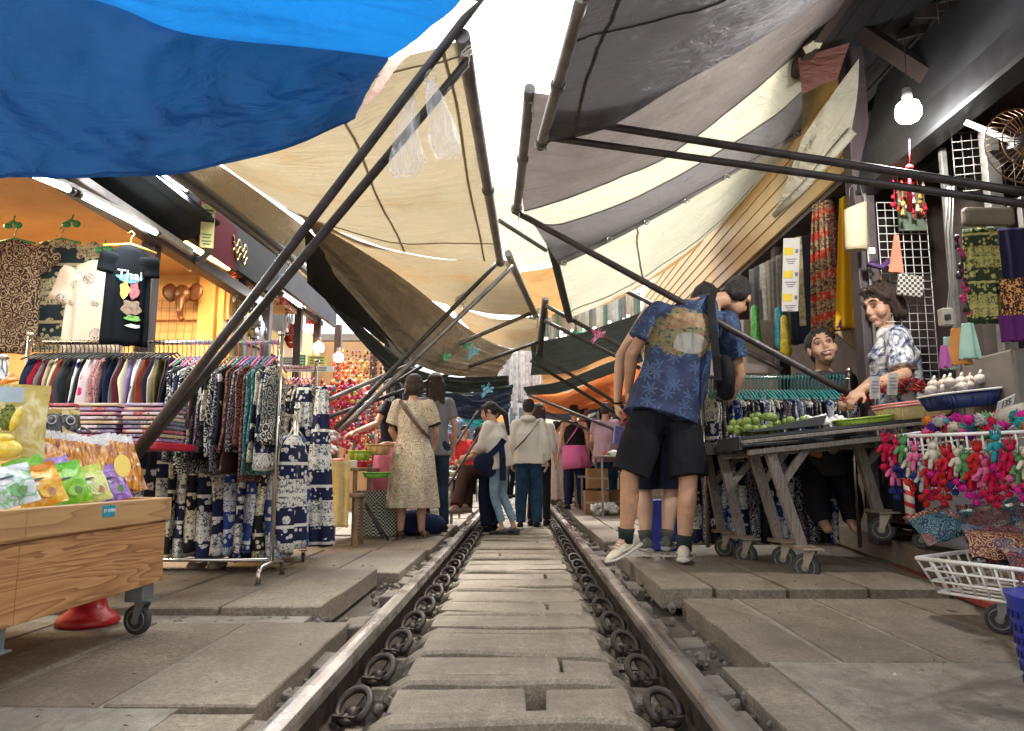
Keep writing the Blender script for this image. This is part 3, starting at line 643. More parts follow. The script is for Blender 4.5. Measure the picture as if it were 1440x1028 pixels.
BRSH = tarp('shiny_brown_canvas', (.30, .24, .165), .28, rough=.35, fold=1.5); DGREEN = tarp('dark_green_canvas', (.05, .06, .052), .12); NAVYT = tarp('navy_canvas', (.03, .045, .075), .08); ORANGE = tarp('orange_canvas', (.55, .16, .05), .45); YORANGE = tarp('yellow_orange_canvas', (.55, .32, .13), .24)
TEAL = tarp('teal_canvas', (.05, .38, .38), .5); SKYB = tarp('pale_blue_canvas', (.35, .5, .7), .5); REDBR = tarp('red_brown_canvas', (.22, .09, .07), .2)
T = 'tarpaulin'
r0 = [(-420, -60, 2.2), (-200, -60, 2.22), (-20, -40, 2.25), (150, 2, 2.3), (243, 39, 2.38), (330, 54, 2.46), (437, 64, 2.55), (549, 79, 2.7)]
sheet('blue_tarpaulin', [r0, [(-420, 70, 2.25), (-200, 75, 2.3), (-20, 90, 2.38), (110, 120, 2.46), (220, 142, 2.53), (330, 142, 2.6), (430, 128, 2.67), (532, 104, 2.76)], [(-420, 170, 2.3), (-200, 180, 2.35), (-25, 190, 2.42), (110, 200, 2.5), (230, 205, 2.56), (330, 188, 2.63), (425, 165, 2.7), (515, 135, 2.8)], [(-420, 250, 2.33), (-200, 250, 2.36), (-30, 249, 2.42), (110, 249, 2.5), (230, 246, 2.58), (330, 228, 2.65), (420, 203, 2.74), (497, 166, 2.84)]], BLUE, 'blue tarpaulin coloured as shaded, hanging in a sagging apron under the lit canopy', T, wr=.06, fu=2.6, fv=.9, nu=80, nv=50, seams=(('v', .96),))
sheet('blue_tarpaulin', [[(-420, -700, 1.3), (-200, -700, 1.3), (-20, -650, 1.3), (150, -550, 1.4), (270, -480, 1.5), (380, -400, 1.6), (520, -280, 1.75), (700, -90, 2.2)], [(-420, -300, 1.8), (-200, -280, 1.85), (-20, -220, 1.9), (150, -150, 1.95), (270, -110, 2.05), (380, -70, 2.15), (500, -40, 2.3), (656, -8, 2.42)], [(-420, -150, 2.05), (-200, -150, 2.1), (-20, -110, 2.1), (150, -60, 2.2), (260, -20, 2.28), (370, -5, 2.38), (480, 15, 2.48), (604, 40, 2.6)], [(p[0], p[1]+3, p[2]-.02) for p in r0]], BLUE_LIT, 'blue tarpaulin canopy coloured as lit, letting daylight through overhead', T, wr=.012, fu=1.5, fv=2.5, nu=80, nv=50)
HEM = tarp('pinkish_hem_canvas', (.60, .45, .40), .5, stain=(.5, .22, .18))
sheet('canvas_strip', [[(497, 166, 2.86), (520, 132, 2.82), (548, 84, 2.74), (602, 44, 2.64), (654, -4, 2.46)], [(487, 174, 2.88), (528, 136, 2.86), (566, 86, 2.78), (614, 52, 2.68), (672, 2, 2.5)]], HEM, 'faded pinkish strip of canvas along the edge of the blue canopy', 'canvas strip', nv=6, wr=.006)
sheet('beige_awning', [[(74, 100, 3.0), (230, 120, 3.0), (400, 112, 3.0), (548, 84, 3.0), (650, 56, 3.0)], [(210, 165, 3.8), (330, 190, 3.8), (470, 190, 3.8), (585, 170, 3.8), (668, 150, 3.7)], [(311, 231, 4.68), (410, 262, 4.68), (510, 275, 4.68), (600, 268, 4.68), (684, 256, 4.68)], [(375, 275, 5.6), (450, 305, 5.7), (540, 322, 5.8), (620, 322, 5.8), (694, 318, 5.8)], [(434, 312, 6.2), (495, 333, 6.4), (555, 352, 6.5), (630, 364, 6.6), (704, 366, 6.6)]], BEIGE, 'large pale beige canvas awning stretched between the left shops and a pipe', 'awning', seams=(('u', .55), ('v', .86), ('u', .93), ('v', .05)), wr=.03, fu=1, fv=1.6, nu=80, nv=60)
sheet('beige_awning', [[(420, 300, 5.9), (490, 332, 6.25), (560, 354, 6.5), (640, 366, 6.7), (714, 366, 6.85)], [(450, 335, 6.6), (520, 365, 6.9), (590, 388, 7.2), (660, 402, 7.5), (735, 405, 7.6)], [(490, 355, 7.2), (540, 392, 7.6), (600, 420, 7.9), (680, 440, 8.2), (752, 444, 8.4)]], BEIGE2, 'rust-stained beige canvas awning beyond the large pale one, left of the track', 'awning', wr=.03, fu=1.4, fv=2.5, nu=60, nv=40)
sheet('brown_awning', [[(425, 303, 5.9), (490, 340, 6.3), (560, 386, 6.9), (620, 434, 7.5), (676, 474, 8.2), (724, 494, 8.8)], [(445, 335, 6.0), (515, 400, 6.4), (575, 460, 7), (625, 495, 7.5), (668, 512, 8.2), (706, 518, 8.8)], [(470, 385, 6.1), (530, 455, 6.5), (575, 505, 7.0), (620, 525, 7.6), (660, 530, 8.2), (697, 529, 8.8)]], BRSH, 'shiny brown canvas drooping in long folds below the stained awning', 'awning', wr=.07, fu=.8, fv=3.2, nu=70, nv=44)
sheet('beige_awning', [[(628, 428, 9.0), (700, 448, 9.3), (764, 444, 9.6)], [(650, 452, 9.6), (710, 468, 9.9), (764, 470, 10.2)], [(672, 476, 10.2), (720, 490, 10.5), (764, 496, 10.8)]], BEIGE2, 'small beige awning closing the gap beyond the rust-stained one', 'awning', wr=.05, fv=2, nu=30, nv=20)
sheet('green_tarpaulin', [[(498, 388, 6.7), (520, 430, 6.8), (560, 490, 7)], [(508, 420, 6.7), (530, 460, 6.8), (578, 510, 7)], [(524, 470, 6.7), (545, 478, 6.8), (585, 515, 7)]], DGREEN, 'dark green tarpaulin triangle tucked behind the brown canvas', T, nu=16, nv=12)
sheet('dark_tarpaulin', [[(520, 480, 7.6), (575, 515, 8.2), (640, 530, 8.8), (715, 528, 9.4)], [(540, 515, 7.8), (590, 545, 8.4), (650, 552, 9), (717, 548, 9.5)]], DGREEN, 'black-green tarpaulin band sagging over the shoppers in the middle', T, wr=.06, fv=2)
sheet('navy_tarpaulin', [[(560, 540, 9), (620, 550, 9.4), (670, 556, 9.8), (722, 540, 10.2)], [(590, 560, 9), (640, 585, 9.4), (680, 590, 9.8), (716, 580, 10.2)]], NAVYT, 'navy tarpaulin sagging behind the black-green one', T, wr=.08, fv=2)
sheet('teal_tarpaulin', [[(630, 562, 11), (660, 575, 11.3), (700, 585, 11.6)], [(636, 575, 11), (664, 600, 11.3), (696, 603, 11.6)]], TEAL, 'teal tarpaulin hanging over the far left stalls', T, wr=.05)
sheet('pale_blue_tarpaulin', [[(596, 560, 12), (640, 585, 12.4), (668, 600, 12.8)], [(600, 600, 12), (640, 612, 12.4), (664, 618, 12.8)]], SKYB, 'pale blue plastic sheet behind the dress-wearing shopper', T, wr=.05)
# grey sheet-metal awning panel and gutter on the left
GPAN = plain('grey_sheet_metal', (.03, .033, .038), .8, 0, var=.3, vscale=3); GUTT = plain('dark_gutter', (.05, .048, .045), .5, .3, var=.35, vscale=6)
sheet('metal_awning', [[(428, 318, 6.2), (460, 350, 6.5), (498, 392, 6.9), (540, 445, 7.4)], [(432, 398, 6.2), (462, 425, 6.5), (500, 452, 6.9), (548, 490, 7.4)]], GPAN, 'grey sheet metal panel above the red souvenir stall', 'metal panel', wr=.004, nu=12, nv=8)
sheet('green_tarpaulin', [[(440, 392, 6.3), (480, 432, 6.7), (530, 478, 7.2), (580, 520, 7.8)], [(444, 402, 6.3), (478, 446, 6.7), (526, 500, 7.2), (570, 545, 7.8)]], DGREEN, 'rolled dark green tarpaulin edge above the red souvenir stall', T, wr=.03)
sheet('valance', [[(150, 140, 3.3), (246, 205, 4.15), (320, 240, 4.8), (430, 320, 6.3)], [(150, 168, 3.3), (246, 238, 4.15), (320, 292, 4.9), (432, 372, 6.6)]], BEIGE2, 'beige canvas strip hanging from the wall below the large awning', 'valance', wr=.01, nv=8)
m = MB(); m.tube([PX(150, 165, -1.95), PX(245, 240, -1.95), PX(320, 296, -1.95), PX(400, 358, -1.97), PX(442, 392, -2.0)], [.05, .05, .045, .05, .055], 10); m.build('gutter_pipe', GUTT, label='dark gutter pipe running under the beige canvas strip', cat='gutter')
# right side
sheet('dark_awning', [[(880, -260, 2.0), (1010, -300, 2.0), (1160, -330, 2.1), (1340, -420, 2.2), (1600, -520, 2.3)], [(819, 0, 2.6), (930, -20, 2.6), (1060, -60, 2.65), (1210, -110, 2.75), (1420, -230, 2.8)], [(790, 100, 3.15), (880, 75, 3.1), (1000, 30, 3.1), (1130, -25, 3.1), (1290, -120, 3.1)], [(762, 202, 3.85), (850, 180, 3.75), (950, 122, 3.6), (1080, 48, 3.55), (1190, -30, 3.5)]], DGREY, 'dark grey canvas awning rising over the right side of the track', 'awning', wr=.026, fu=1.2, fv=2.2, nu=80, nv=50, seams=(('v', .5), ('u', .12)))
sheet('striped_awning', [[(745, 130, 3.6), (830, 140, 3.6), (920, 120, 3.6), (1010, 70, 3.6), (1100, 0, 3.6), (1200, -90, 3.6)], [(734, 230, 4.4), (810, 228, 4.35), (890, 195, 4.3), (980, 145, 4.3), (1080, 75, 4.3), (1185, 5, 4.2)], [(737, 296, 5.0), (830, 268, 5.0), (922, 226, 5.0), (1000, 174, 5.0), (1080, 112, 5.0), (1128, 70, 5.0)], [(752, 318, 5.2), (800, 312, 5.2), (904, 273, 5.2), (990, 226, 5.2), (1080, 170, 5.2), (1128, 128, 5.2)], [(787, 374, 5.4), (850, 345, 5.4), (930, 303, 5.4), (1000, 263, 5.4), (1078, 219, 5.4), (1127, 190, 5.4)]], [BRGREY, CREAM, GREY], 'awning striped brown-grey, cream and grey with eyelets along its lower hem', 'awning', seams=(('v', .5), ('v', .745), ('v', .97)), wr=.026, fu=1.2, fv=2.5, nu=90, nv=60, bands=[(.5, 0), (.745, 1), (1.1, 2)])
EY = plain('brass_eyelet', (.5, .48, .44), .3, .9)
for i, (x, y) in enumerate([(793, 370), (857, 337), (909, 313), (965, 283), (1022, 249), (1078, 214), (1119, 190)]):
    m = MB(); p = P(x, y, 5.36); q = [p+V((.018*math.cos(k*pi/6), -.008, .018*math.sin(k*pi/6))) for k in range(13)]; m.tube(q, .006, 6); m.build('eyelet', EY, label=f'metal eyelet in the hem of the striped awning, {ordn(i)} from its lower tip', cat='eyelet', group='eyelets in the striped awning hem')
sheet('cream_awning', [[(762, 300, 5.45), (850, 290, 5.5), (960, 240, 5.55), (1060, 180, 5.6), (1190, 80, 5.5)], [(782, 375, 6.2), (850, 352, 6.2), (930, 310, 6.1), (1030, 250, 6.0), (1130, 180, 5.8)], [(801, 447, 7.0), (868, 418, 6.9), (930, 381, 6.8), (1010, 318, 6.6), (1090, 232, 6.3)]], CREAM, 'plain cream canvas awning hanging below the striped one', 'awning', wr=.035, fu=1, fv=2, nu=60, nv=40, seams=(('u', .4), ('v', .96)))
sheet('rolled_canvas', [[(1128, 195, 5.1), (1165, 140, 4.95), (1208, 82, 4.8)], [(1108, 250, 5.3), (1150, 210, 5.1), (1206, 130, 4.9)], [(1088, 304, 5.5), (1130, 262, 5.3), (1198, 182, 5.0)]], CREAM, 'pale green-cream canvas hanging by the dark post, gathered to a tube at its foot', 'canvas', wr=.02, fv=1.5)
m = MB(); m.tube([P(1088, 304, 5.46), P(1132, 262, 5.26), P(1200, 184, 4.96)], [.022, .030, .034], 12); m.build('rolled_canvas', CREAM, label='tube roll of cream canvas slanting along the yellow boards', cat='canvas roll')
sheet('brown_tarpaulin', [[(1122, 82, 4.9), (1195, 60, 4.8)], [(1128, 132, 4.95), (1178, 110, 4.9)]], REDBR, 'small red-brown tarpaulin patch beside the dark post', T, nu=12, nv=10)
sheet('cream_awning', [[(686, 266, 8.2), (735, 264, 8.2), (800, 262, 8.2)], [(700, 318, 9.0), (745, 320, 9.0), (800, 320, 9.0)], [(722, 374, 10), (755, 372, 10), (800, 368, 10)]], CREAM, 'pale cream awning spanning the gap far above the track', 'awning', wr=.05, fv=3)
sheet('orange_awning', [[(730, 384, 10.4), (760, 378, 10.4), (800, 372, 10.4)], [(742, 412, 11.4), (770, 415, 11.4), (808, 412, 11.4)], [(757, 442, 12.5), (780, 447, 12.6), (812, 444, 12.6)]], YORANGE, 'yellow-orange awning glowing beyond the pale cream one', 'awning', wr=.05, fv=3)
sheet('orange_awning', [[(800, 430, 7.6), (870, 396, 7.4), (945, 345, 7.2), (1010, 296, 7.0)], [(790, 446, 9), (860, 425, 9), (930, 385, 9), (985, 345, 9)]], YORANGE, 'yellow-orange canvas strip peeping out below the cream awning', 'awning', wr=.03)
sheet('black_tarpaulin', [[(746, 483, 9), (790, 474, 9), (840, 461, 9), (900, 440, 9)], [(748, 506, 9.5), (795, 508, 9.5), (845, 495, 9.5), (905, 478, 9.5)], [(746, 528, 10), (800, 524, 10), (850, 504, 10), (905, 484, 10)]], DGREEN, 'black tarpaulin sagging across the track just left of the stooping men', T, wr=.04)
sheet('black_tarpaulin', [[(735, 545, 10.6), (780, 538, 10.6), (830, 520, 10.6), (900, 492, 10.6)], [(742, 556, 11), (785, 553, 11), (835, 535, 11), (905, 508, 11)]], DGREEN, 'narrow black-green tarpaulin band below the wider black one', T, wr=.04)
sheet('orange_tarpaulin', [[(742, 554, 11.5), (785, 556, 11.5), (835, 535, 11.5), (900, 505, 11.5)], [(750, 568, 12.5), (790, 574, 12.5), (840, 560, 12.5), (900, 545, 12.5)], [(748, 578, 13.5), (795, 582, 13.5), (845, 574, 13.5), (900, 566, 13.5)]], ORANGE, 'bright orange tarpaulin over the far stalls on the right', T, wr=.05)
sheet('cream_awning', [[(760, 520, 12), (800, 512, 12), (870, 492, 12)], [(765, 545, 13), (805, 533, 13), (872, 508, 13)]], YORANGE, 'faint yellow awning sliver between the two black tarpaulins', 'awning')
# ---------------------------------------------------------------- pipes and poles
def pole(a, b, r, mat, label, name='awning_pole', grp='slanting poles that prop up the awnings', bend=0., knob=False):
    p0, p1 = P(*a), P(*b); m = MB(); k = [p0.lerp(p1, t)+V((0, 0, -bend*math.sin(pi*t))) for t in [i/10 for i in range(11)]]
    rt = m.tube(k, r, 12).build(name, mat, label=label, cat='pole', group=grp)
    if knob:
        d = (p1-p0).normalized()
        for q, t in ((p1-d*.04, 1), (p0.lerp(p1, .5), 0)): m = MB(); m.tube([q-d*.02, q+d*.02], r*1.25, 12); m.build('collar', GALV, rt, org=None)
    return rt
pole((178, 652, 3.35), (684, -14, 2.95), .021, DARKP, 'dark painted awning pole slanting up from the wooden cart, the upper of the pair')
pole((180, 656, 3.40), (656, 88, 3.12), .021, DARKP, 'brownish awning pole slanting up from the wooden cart, the lower of the pair')
pole((650, 50, 3.0), (704, 370, 6.65), .035, GALV, 'thick grey pipe along the track edge of the large beige awning', knob=True)
pole((714, 356, 6.8), (754, 446, 8.4), .036, GALV, 'thick grey pipe along the track edge of the rust-stained awning')
pole((478, 606, 6.2), (721, 374, 6.85), .023, GALV, 'grey pole from the souvenir stall, its top at the stained awning pipe')
pole((470, 604, 6.35), (703, 366, 6.7), .021, GUTT, 'darker pole just above the grey one from the souvenir stall')
pole((453, 566, 6.9), (745, 441, 8.3), .023, GALV, 'grey pole from the souvenir wall tied with a green plastic bag')
pole((458, 588, 7.0), (756, 481, 8.8), .021, GUTT, 'thin grey-brown pole sloping low across the left shoppers')
pole((520, 560, 7.2), (640, 486, 8.0), .02, GUTT, 'short dark pole behind the green plastic bags')
pole((767, 420, 8.5), (758, 500, 9.0), .04, GUTT, 'short upright end pipe of the brown awnings above the middle of the track')
pole((708, 497, 8.9), (693, 528, 9.2), .05, GALV, 'short grey pipe end holding the black-green tarpaulin')
pole((819, -4, 2.6), (760, 206, 3.88), .028, GALV, 'pale grey pipe along the lower edge of the dark grey awning', knob=True)
pole((745, 124, 3.6), (727, 296, 5.08), .030, GALV, 'pale grey pipe along the edge of the striped awning', knob=True)
pole((768, 318, 5.4), (801, 450, 7.05), .034, GUTT, 'grey pipe along the lower edge of the plain cream awning')
pole((762, 192, 3.85), (1470, 291, 3.3), .019, DARKP, 'long dark pole crossing to the right shop, the lower of the pair')
pole((832, 174, 3.78), (1470, 275, 3.35), .021, DARKP, 'long dark pole crossing to the right shop, the upper of the pair')
pole((722, 296, 5.08), (1193, 553, 4.7), .023, DARKP, 'dark pole slanting down from the striped awning to the fruit table')
pole((702, 310, 6.4), (768, 352, 6.9), .022, GUTT, 'thin pole stub poking out between the left and right awnings')
pole((866, 402, 7.0), (1100, 520, 6.2), .022, DARKP, 'dark pole passing behind the stooping men towards the turquoise hangers')
pole((768, 430, 8.4), (900, 502, 8.0), .024, GUTT, 'dark pole with a pink ribbon left of the stooping men')
pole((766, 451, 8.5), (900, 518, 8.1), .022, GUTT, 'dark pole just below the one with the pink ribbon')
pole((758, 499, 9.0), (880, 575, 9), .022, GUTT, 'dark pole crossing the orange tarpaulin, the upper one')
pole((746, 507, 9.3), (880, 590, 9.6), .022, GUTT, 'dark pole crossing the orange tarpaulin, the lower one')
pole((742, 555, 11.5), (880, 610, 11), .022, GUTT, 'thin pole below the orange tarpaulin, the upper of two')
pole((744, 570, 12), (870, 622, 11.5), .022, GUTT, 'thin pole below the orange tarpaulin, the lower of two')
pole((622, 655, 8.2), (672, 578, 8.8), .014, DARKP, 'slim dark strut beside the seated vendor, the upper of two')
pole((626, 690, 8.2), (690, 585, 8.8), .014, DARKP, 'slim dark strut beside the seated vendor, the lower of two')
# pipe end fittings, ropes, tied plastic bags
ROPE = plain('pale_rope', (.5, .45, .36), .8)
for i, (x, y, Y, lb) in enumerate([(656, 75, 3.03, 'top of the large beige awning pipe'), (765, 196, 3.85, 'foot of the dark grey awning pipe'), (726, 292, 5.05, 'lower end of the striped awning pipe'), (648, 422, 7.3, 'two poles under the stained awning'), (752, 443, 8.3, 'tip of the stained awning'), (745, 140, 3.7, 'upper end of the striped awning pipe')]):
    m = MB(); c = P(x, y, Y); s_ = Y/7.
    for k in range(3): m.tube([c+V((.05*math.cos(q)*s_, .03*math.sin(q)*s_, (.05*math.sin(q+k)+.01*k)*s_)) for q in [j*.55 for j in range(12)]], .004*s_+.002, 5)
    m.tube([c, c+V((.03*s_, 0, -.06*s_)), c+V((.02*s_, 0, -.13*s_))], .005*s_+.001, 5); m.build('rope_knot', ROPE, label=f'knotted pale rope at the {lb}', cat='rope')
def filmy(name, c, a=.35):
    if name in MATS: return MATS[name]
    t = NT(name); co = t.coord((1, 1, .25)); n = t.noise(co, 16, 3, .5, dist=1.2); b = t.n('ShaderNodeBsdfPrincipled'); b.inputs['Base Color'].default_value = (*c, 1); b.inputs['Roughness'].default_value = .15
    bn = t.n('ShaderNodeBump'); bn.inputs['Strength'].default_value = .9; bn.inputs['Distance'].default_value = .02; t.l(n, bn.inputs['Height']); t.l(bn.outputs[0], b.inputs['Normal'])
    tr = t.n('ShaderNodeBsdfTransparent'); mx = t.n('ShaderNodeMixShader'); f = t.ramp(n, [(.35, (a*.4,)*3), (.62, (min(1, a*2.),)*3)]); t.l(f, mx.inputs[0]); t.l(tr.outputs[0], mx.inputs[1]); t.l(b.outputs[0], mx.inputs[2]); t.l(mx.outputs[0], t.out.inputs[0]); MATS[name] = t.m; return t.m
CLEAR = filmy('clear_plastic_film', (.85, .85, .85), .20)
def bag(x0, y0, Y, w_, h_, mat, label, sd=0, lean=0.):
    top = P(x0, y0, Y); m = MB(); rings = []; n = 26
    for i in range(15):
        t = i/14; r = w_*(.10+.55*t**.7)*(1-.35*max(0, t-.85)/.15); c = top+V((lean*t, 0, -h_*t)); rings.append([c+V((r*math.cos(q)*(1+.35*noise.noise(V((math.cos(q)*2, math.sin(q)*2+sd, t*3)))), r*.5*math.sin(q)*(1+.4*noise.noise(V((q, sd, t*4)))), .02*noise.noise(V((math.cos(q)*3, sd, t*5))))) for q in [2*pi*k/n for k in range(n)]])
    m.loft(rings, caps=False); m.tube([top+V((-.03, 0, .01)), top+V((0, -.02, .03)), top+V((.03, 0, .01)), top+V((0, .02, -.01)), top+V((-.03, 0, .01))], .010, 6); return m.build('plastic_bag', mat, label=label, cat='plastic bag')
bag(578, 132, 3.05, .12, .38, CLEAR, 'clear plastic bag knotted on the upper cart pole, its longer one', 1, -.02); bag(606, 112, 3.02, .12, .36, CLEAR, 'clear plastic bag knotted on the lower cart pole, flaring to one side', 5, .08)
GBAG = filmy('green_plastic_film', (.15, .75, .35), .8); BBAG = filmy('blue_plastic_film', (.25, .65, .8), .8); PBAG = filmy('pink_plastic_film', (.9, .25, .5), .9)
for x, y, Y, mt, lb in [(622, 500, 7.5, GBAG, 'green plastic bag scrap tied where two thin poles cross'), (652, 484, 7.9, GBAG, 'small green plastic scrap tied higher up the grey pole'), (664, 492, 7.9, BBAG, 'blue plastic scrap tied beside the small green one'), (684, 546, 9, BBAG, 'teal plastic scrap on the navy tarpaulin'), (840, 468, 8.1, PBAG, 'pink plastic ribbon tied to a dark pole')]:
    m = MB(); c = P(x, y, Y)
    for k in range(5):
        q = k*1.3; d = V((math.cos(q), .3*math.sin(q), math.sin(q*1.7)))*.07; m.add([c, c+d+V((.02, 0, .02)), c+d*1.3, c+d+V((.0, .02, -.03))], [(0, 1, 2, 3)]); m.add([c+V((0, .01, 0)), c+d*.8+V((0, .03, -.02)), c+d*1.1+V((.01, .02, -.05)), c+V((.02, .01, -.05))], [(0, 1, 2, 3)])
    m.ell(c, .018); m.build('plastic_bag', mt, label=lb, cat='plastic bag', group='coloured plastic scraps tied to the poles')
# overhead wires against the sky
for i, (a, b, sag) in enumerate([((660, 22, 12), (960, 88, 12), .25), ((660, 40, 12), (960, 105, 12), .3)]):
    p0, p1 = P(*a), P(*b); m = MB(); m.tube([p0.lerp(p1, t/12)-V((0, 0, sag*math.sin(pi*t/12))) for t in range(13)], .008, 5); m.build('overhead_wire', BLACK, label=f'thin overhead wire crossing the white sky, the {"upper" if i == 0 else "lower"} one', cat='wire')

m = MB(); rnd.seed(77)
for i in range(170):
    x = rnd.choice((-1, 1))*rnd.uniform(.75, 2.1); y = 1.7+rnd.random()**1.5*6; m.cur = rnd.randrange(3); z = .012 if not 3.9 < y < 5.3 else .052; a = rnd.uniform(.003, .011); q = rnd.random()*3; c = V((x, y, z)); m.add([c+V((a*math.cos(q+k)*(1+.5*(k % 2)), a*math.sin(q+k), .002*k)) for k in (0, 1.3, 2.7, 4.2)], [(0, 1, 2, 3)])
m.build('litter', [plain('paper_scrap', (.4, .37, .32)), plain('dry_leaf_scrap', (.12, .07, .035)), plain('dark_grit', (.05, .045, .04))], kind='stuff')
# ---------------------------------------------------------------- garments
NV = (.010, .014, .045); CRW = (.62, .58, .48); BLK = (.012, .012, .014); WH = (.72, .70, .66)
PR = {
 'navy and white elephant-print': printed('print_navy_elephant', 'elephant', (.012, .016, .05), (.62, .60, .54)),
 'black and cream elephant-print': printed('print_black_elephant', 'elephant', (.014, .013, .014), (.60, .54, .40)),
 'blue elephant-print': printed('print_blue_elephant', 'elephant', (.02, .05, .20), (.55, .57, .60)),
 'navy paisley': printed('print_navy_paisley', 'paisley', (.012, .014, .04), (.42, .40, .38), (.08, .03, .06)),
 'black and white paisley': printed('print_black_paisley', 'paisley', (.012, .012, .014), (.60, .57, .5), (.04, .05, .05)),
 'maroon paisley': printed('print_maroon_paisley', 'paisley', (.05, .012, .014), (.28, .14, .10), (.09, .03, .03)),
 'brown and cream floral': printed('print_brown_floral', 'floral', (.045, .020, .014), (.42, .30, .16), (.55, .48, .35)),
 'teal patterned': printed('print_teal', 'sprig', (.02, .09, .10), (.25, .38, .36), (.02, .05, .06)),
 'black and white floral': printed('print_bw_floral', 'floral', (.014, .014, .018), (.60, .58, .54), (.02, .03, .08)),
}
PLAINC = {'navy': (.014, .018, .045), 'crimson': (.26, .008, .022), 'grey': (.14, .13, .13), 'beige': (.40, .30, .20), 'cream': (.62, .54, .38), 'black': (.014, .013, .015), 'rust red': (.24, .045, .02), 'lavender': (.20, .13, .30), 'olive': (.10, .10, .035), 'maroon': (.09, .014, .022), 'dark brown': (.06, .028, .018), 'white': (.66, .62, .58), 'charcoal': (.045, .045, .05)}
for k_, c_ in PLAINC.items(): PR[k_] = plain('cloth_'+k_.replace(' ', '_'), c_, .85, var=.12, bump=.3, bscale=70)
PR['pink and white splashed'] = printed('print_pink_splash', 'floral', (.62, .50, .50), (.60, .03, .14), s=1.); PR['white and navy splashed'] = printed('print_navy_splash', 'floral', (.6, .57, .55), (.03, .03, .16)); PR['dusty pink speckled'] = printed('print_pink_speckle', 'sprig', (.42, .20, .20), (.08, .02, .03), (.5, .35, .3))
HG = {k_: plain('hanger_'+k_, c_, .35, bump=.02) for k_, c_ in {'black': (.02, .02, .02), 'pink': (.65, .18, .26), 'purple': (.32, .10, .40), 'green': (.04, .30, .12), 'orange': (.6, .22, .06), 'turquoise': (.03, .28, .27), 'white': (.65, .62, .6), 'blue': (.05, .2, .5)}.items()}
def edge_garment(x, y, zt, L, mat, hang, label, cat, group, sd, depth=.36, th=.034, flare=0., drop=.13, taper=1., front=None):
    """garment on a hanger seen edge-on: the hanger hooks over a rail that runs along X"""
    rt = thing('hanging_garment', (x, y, zt-drop-L), label, cat, group); m = MB(); r = random.Random(sd); n = 22; rows = 16; rings = []; tw = r.uniform(-.22, .22)
    for i in range(rows+1):
        t = i/rows; z = zt-drop-L*t; d = depth/2*min(1, .22+t*7)*(1+flare*t) if taper >= 1 else depth/2*(.55+.45*min(1, t*3)); k = th/2*(.75+.35*min(1, t*5))*(1+.35*noise.noise(V((sd*3.1, t*3, 0))))
        cx = .014*noise.noise(V((sd, t*2.2, 3)))+tw*.03*t; ring = []
        for j in range(n):
            q = 2*pi*j/n; yy = d*math.cos(q); xx = k*math.sin(q)*(1+.5*math.sin(q*5+sd)*min(1, t*3)); xx += .012*math.sin(yy*30+sd+t*3)*min(1, t*4)
            hz = .02*noise.noise(V((q*2, sd, 7)))*(t > .9); ring.append(V((x+cx+xx+tw*yy*.4, y+yy, z+hz)))
        rings.append(ring)
    m.loft(rings); m.build('cloth', mat, rt)
    m = MB(); m.tube([(x, y+.004, zt+.012), (x+.003, y-.014, zt+.014), (x, y-.018, zt-.004), (x, y, zt-.03), (x, y, zt-drop*.62)], .0028, 6)
    m.tube([(x+tw*.05, y-.15, zt-drop-.02), (x, y-.05, zt-drop*.75), (x, y, zt-drop*.6), (x, y+.05, zt-drop*.75), (x-tw*.05, y+.15, zt-drop-.02)], .0055, 6); m.build('hanger', hang, rt); return rt
def front_top(name, o, ux, w_, h_, mat, label, cat, sl=.24, slw=.15, th=.05, sd=0, spread=.55, hangm=None, open_=False, group=None):
    """shirt hanging face-on. o = neck point, ux = direction of its width"""
    o = V(o); ux = V(ux).normalized(); uy = V((0, 0, 1)).cross(ux).normalized()*-1; uz = V((0, 0, 1)); rt = thing(name, o-uz*h_, label, cat, group)
    m = MB(); n = 40; rings = []
    for i in range(19):
        t = i/18; hw = w_/2*(.30+.70*min(1, (t/.10)**.7 if t < .1 else 1))*(1+.10*max(0, t-.15)); z = -h_*t; dd = th*(.35+.65*min(1, t*4)); ring = []
        for j in range(n):
            q = 2*pi*j/n; a = math.copysign(abs(math.cos(q))**.8, math.cos(q)); fold = .018*min(1, t*2)*noise.noise(V((a*4.5+sd, t*1.5, sd)))+.010*math.sin(a*16+sd+t*2)*min(1, max(0, t-.1)*2)
            ring.append(o+ux*(hw*a)+uy*(dd/2*math.sin(q)+fold)+uz*(z+.008*math.sin(a*7+sd)*(t > .95)))
        rings.append(ring)
    m.loft(rings); m.build('shirt_body', mat, rt)
    for q in (-1, 1):
        m = MB(); a = o+ux*(q*w_*.40)-uz*.055; d = (ux*q*spread-uz*(1-spread)*1.5).normalized(); nn = d.cross(uy).normalized(); rings = []
        for i in range(7):
            t = i/6; c = a+d*sl*t; hw = slw/2*(1.05-.02*t)*(1 if t > .05 else .9); rings.append([c+nn*hw*math.cos(k)+uy*(.022*math.sin(k)*(1+.2*math.sin(3*k+sd))+.006*math.sin(t*7)) for k in [2*pi*k/18 for k in range(18)]])
        m.loft(rings); m.build('sleeve', mat, rt)
    if hangm:
        m = MB(); m.tube([o+ux*-.14-uz*.02+uy*0, o+uz*.012, o+ux*.14-uz*.02], .007, 8); m.tube([o+uz*.01, o+uz*.05, o+uz*.075+ux*.015, o+uz*.09, o+uz*.075-ux*.018], .003, 6); m.build('hanger', hangm, rt)
    return rt, ux, uy, uz, o
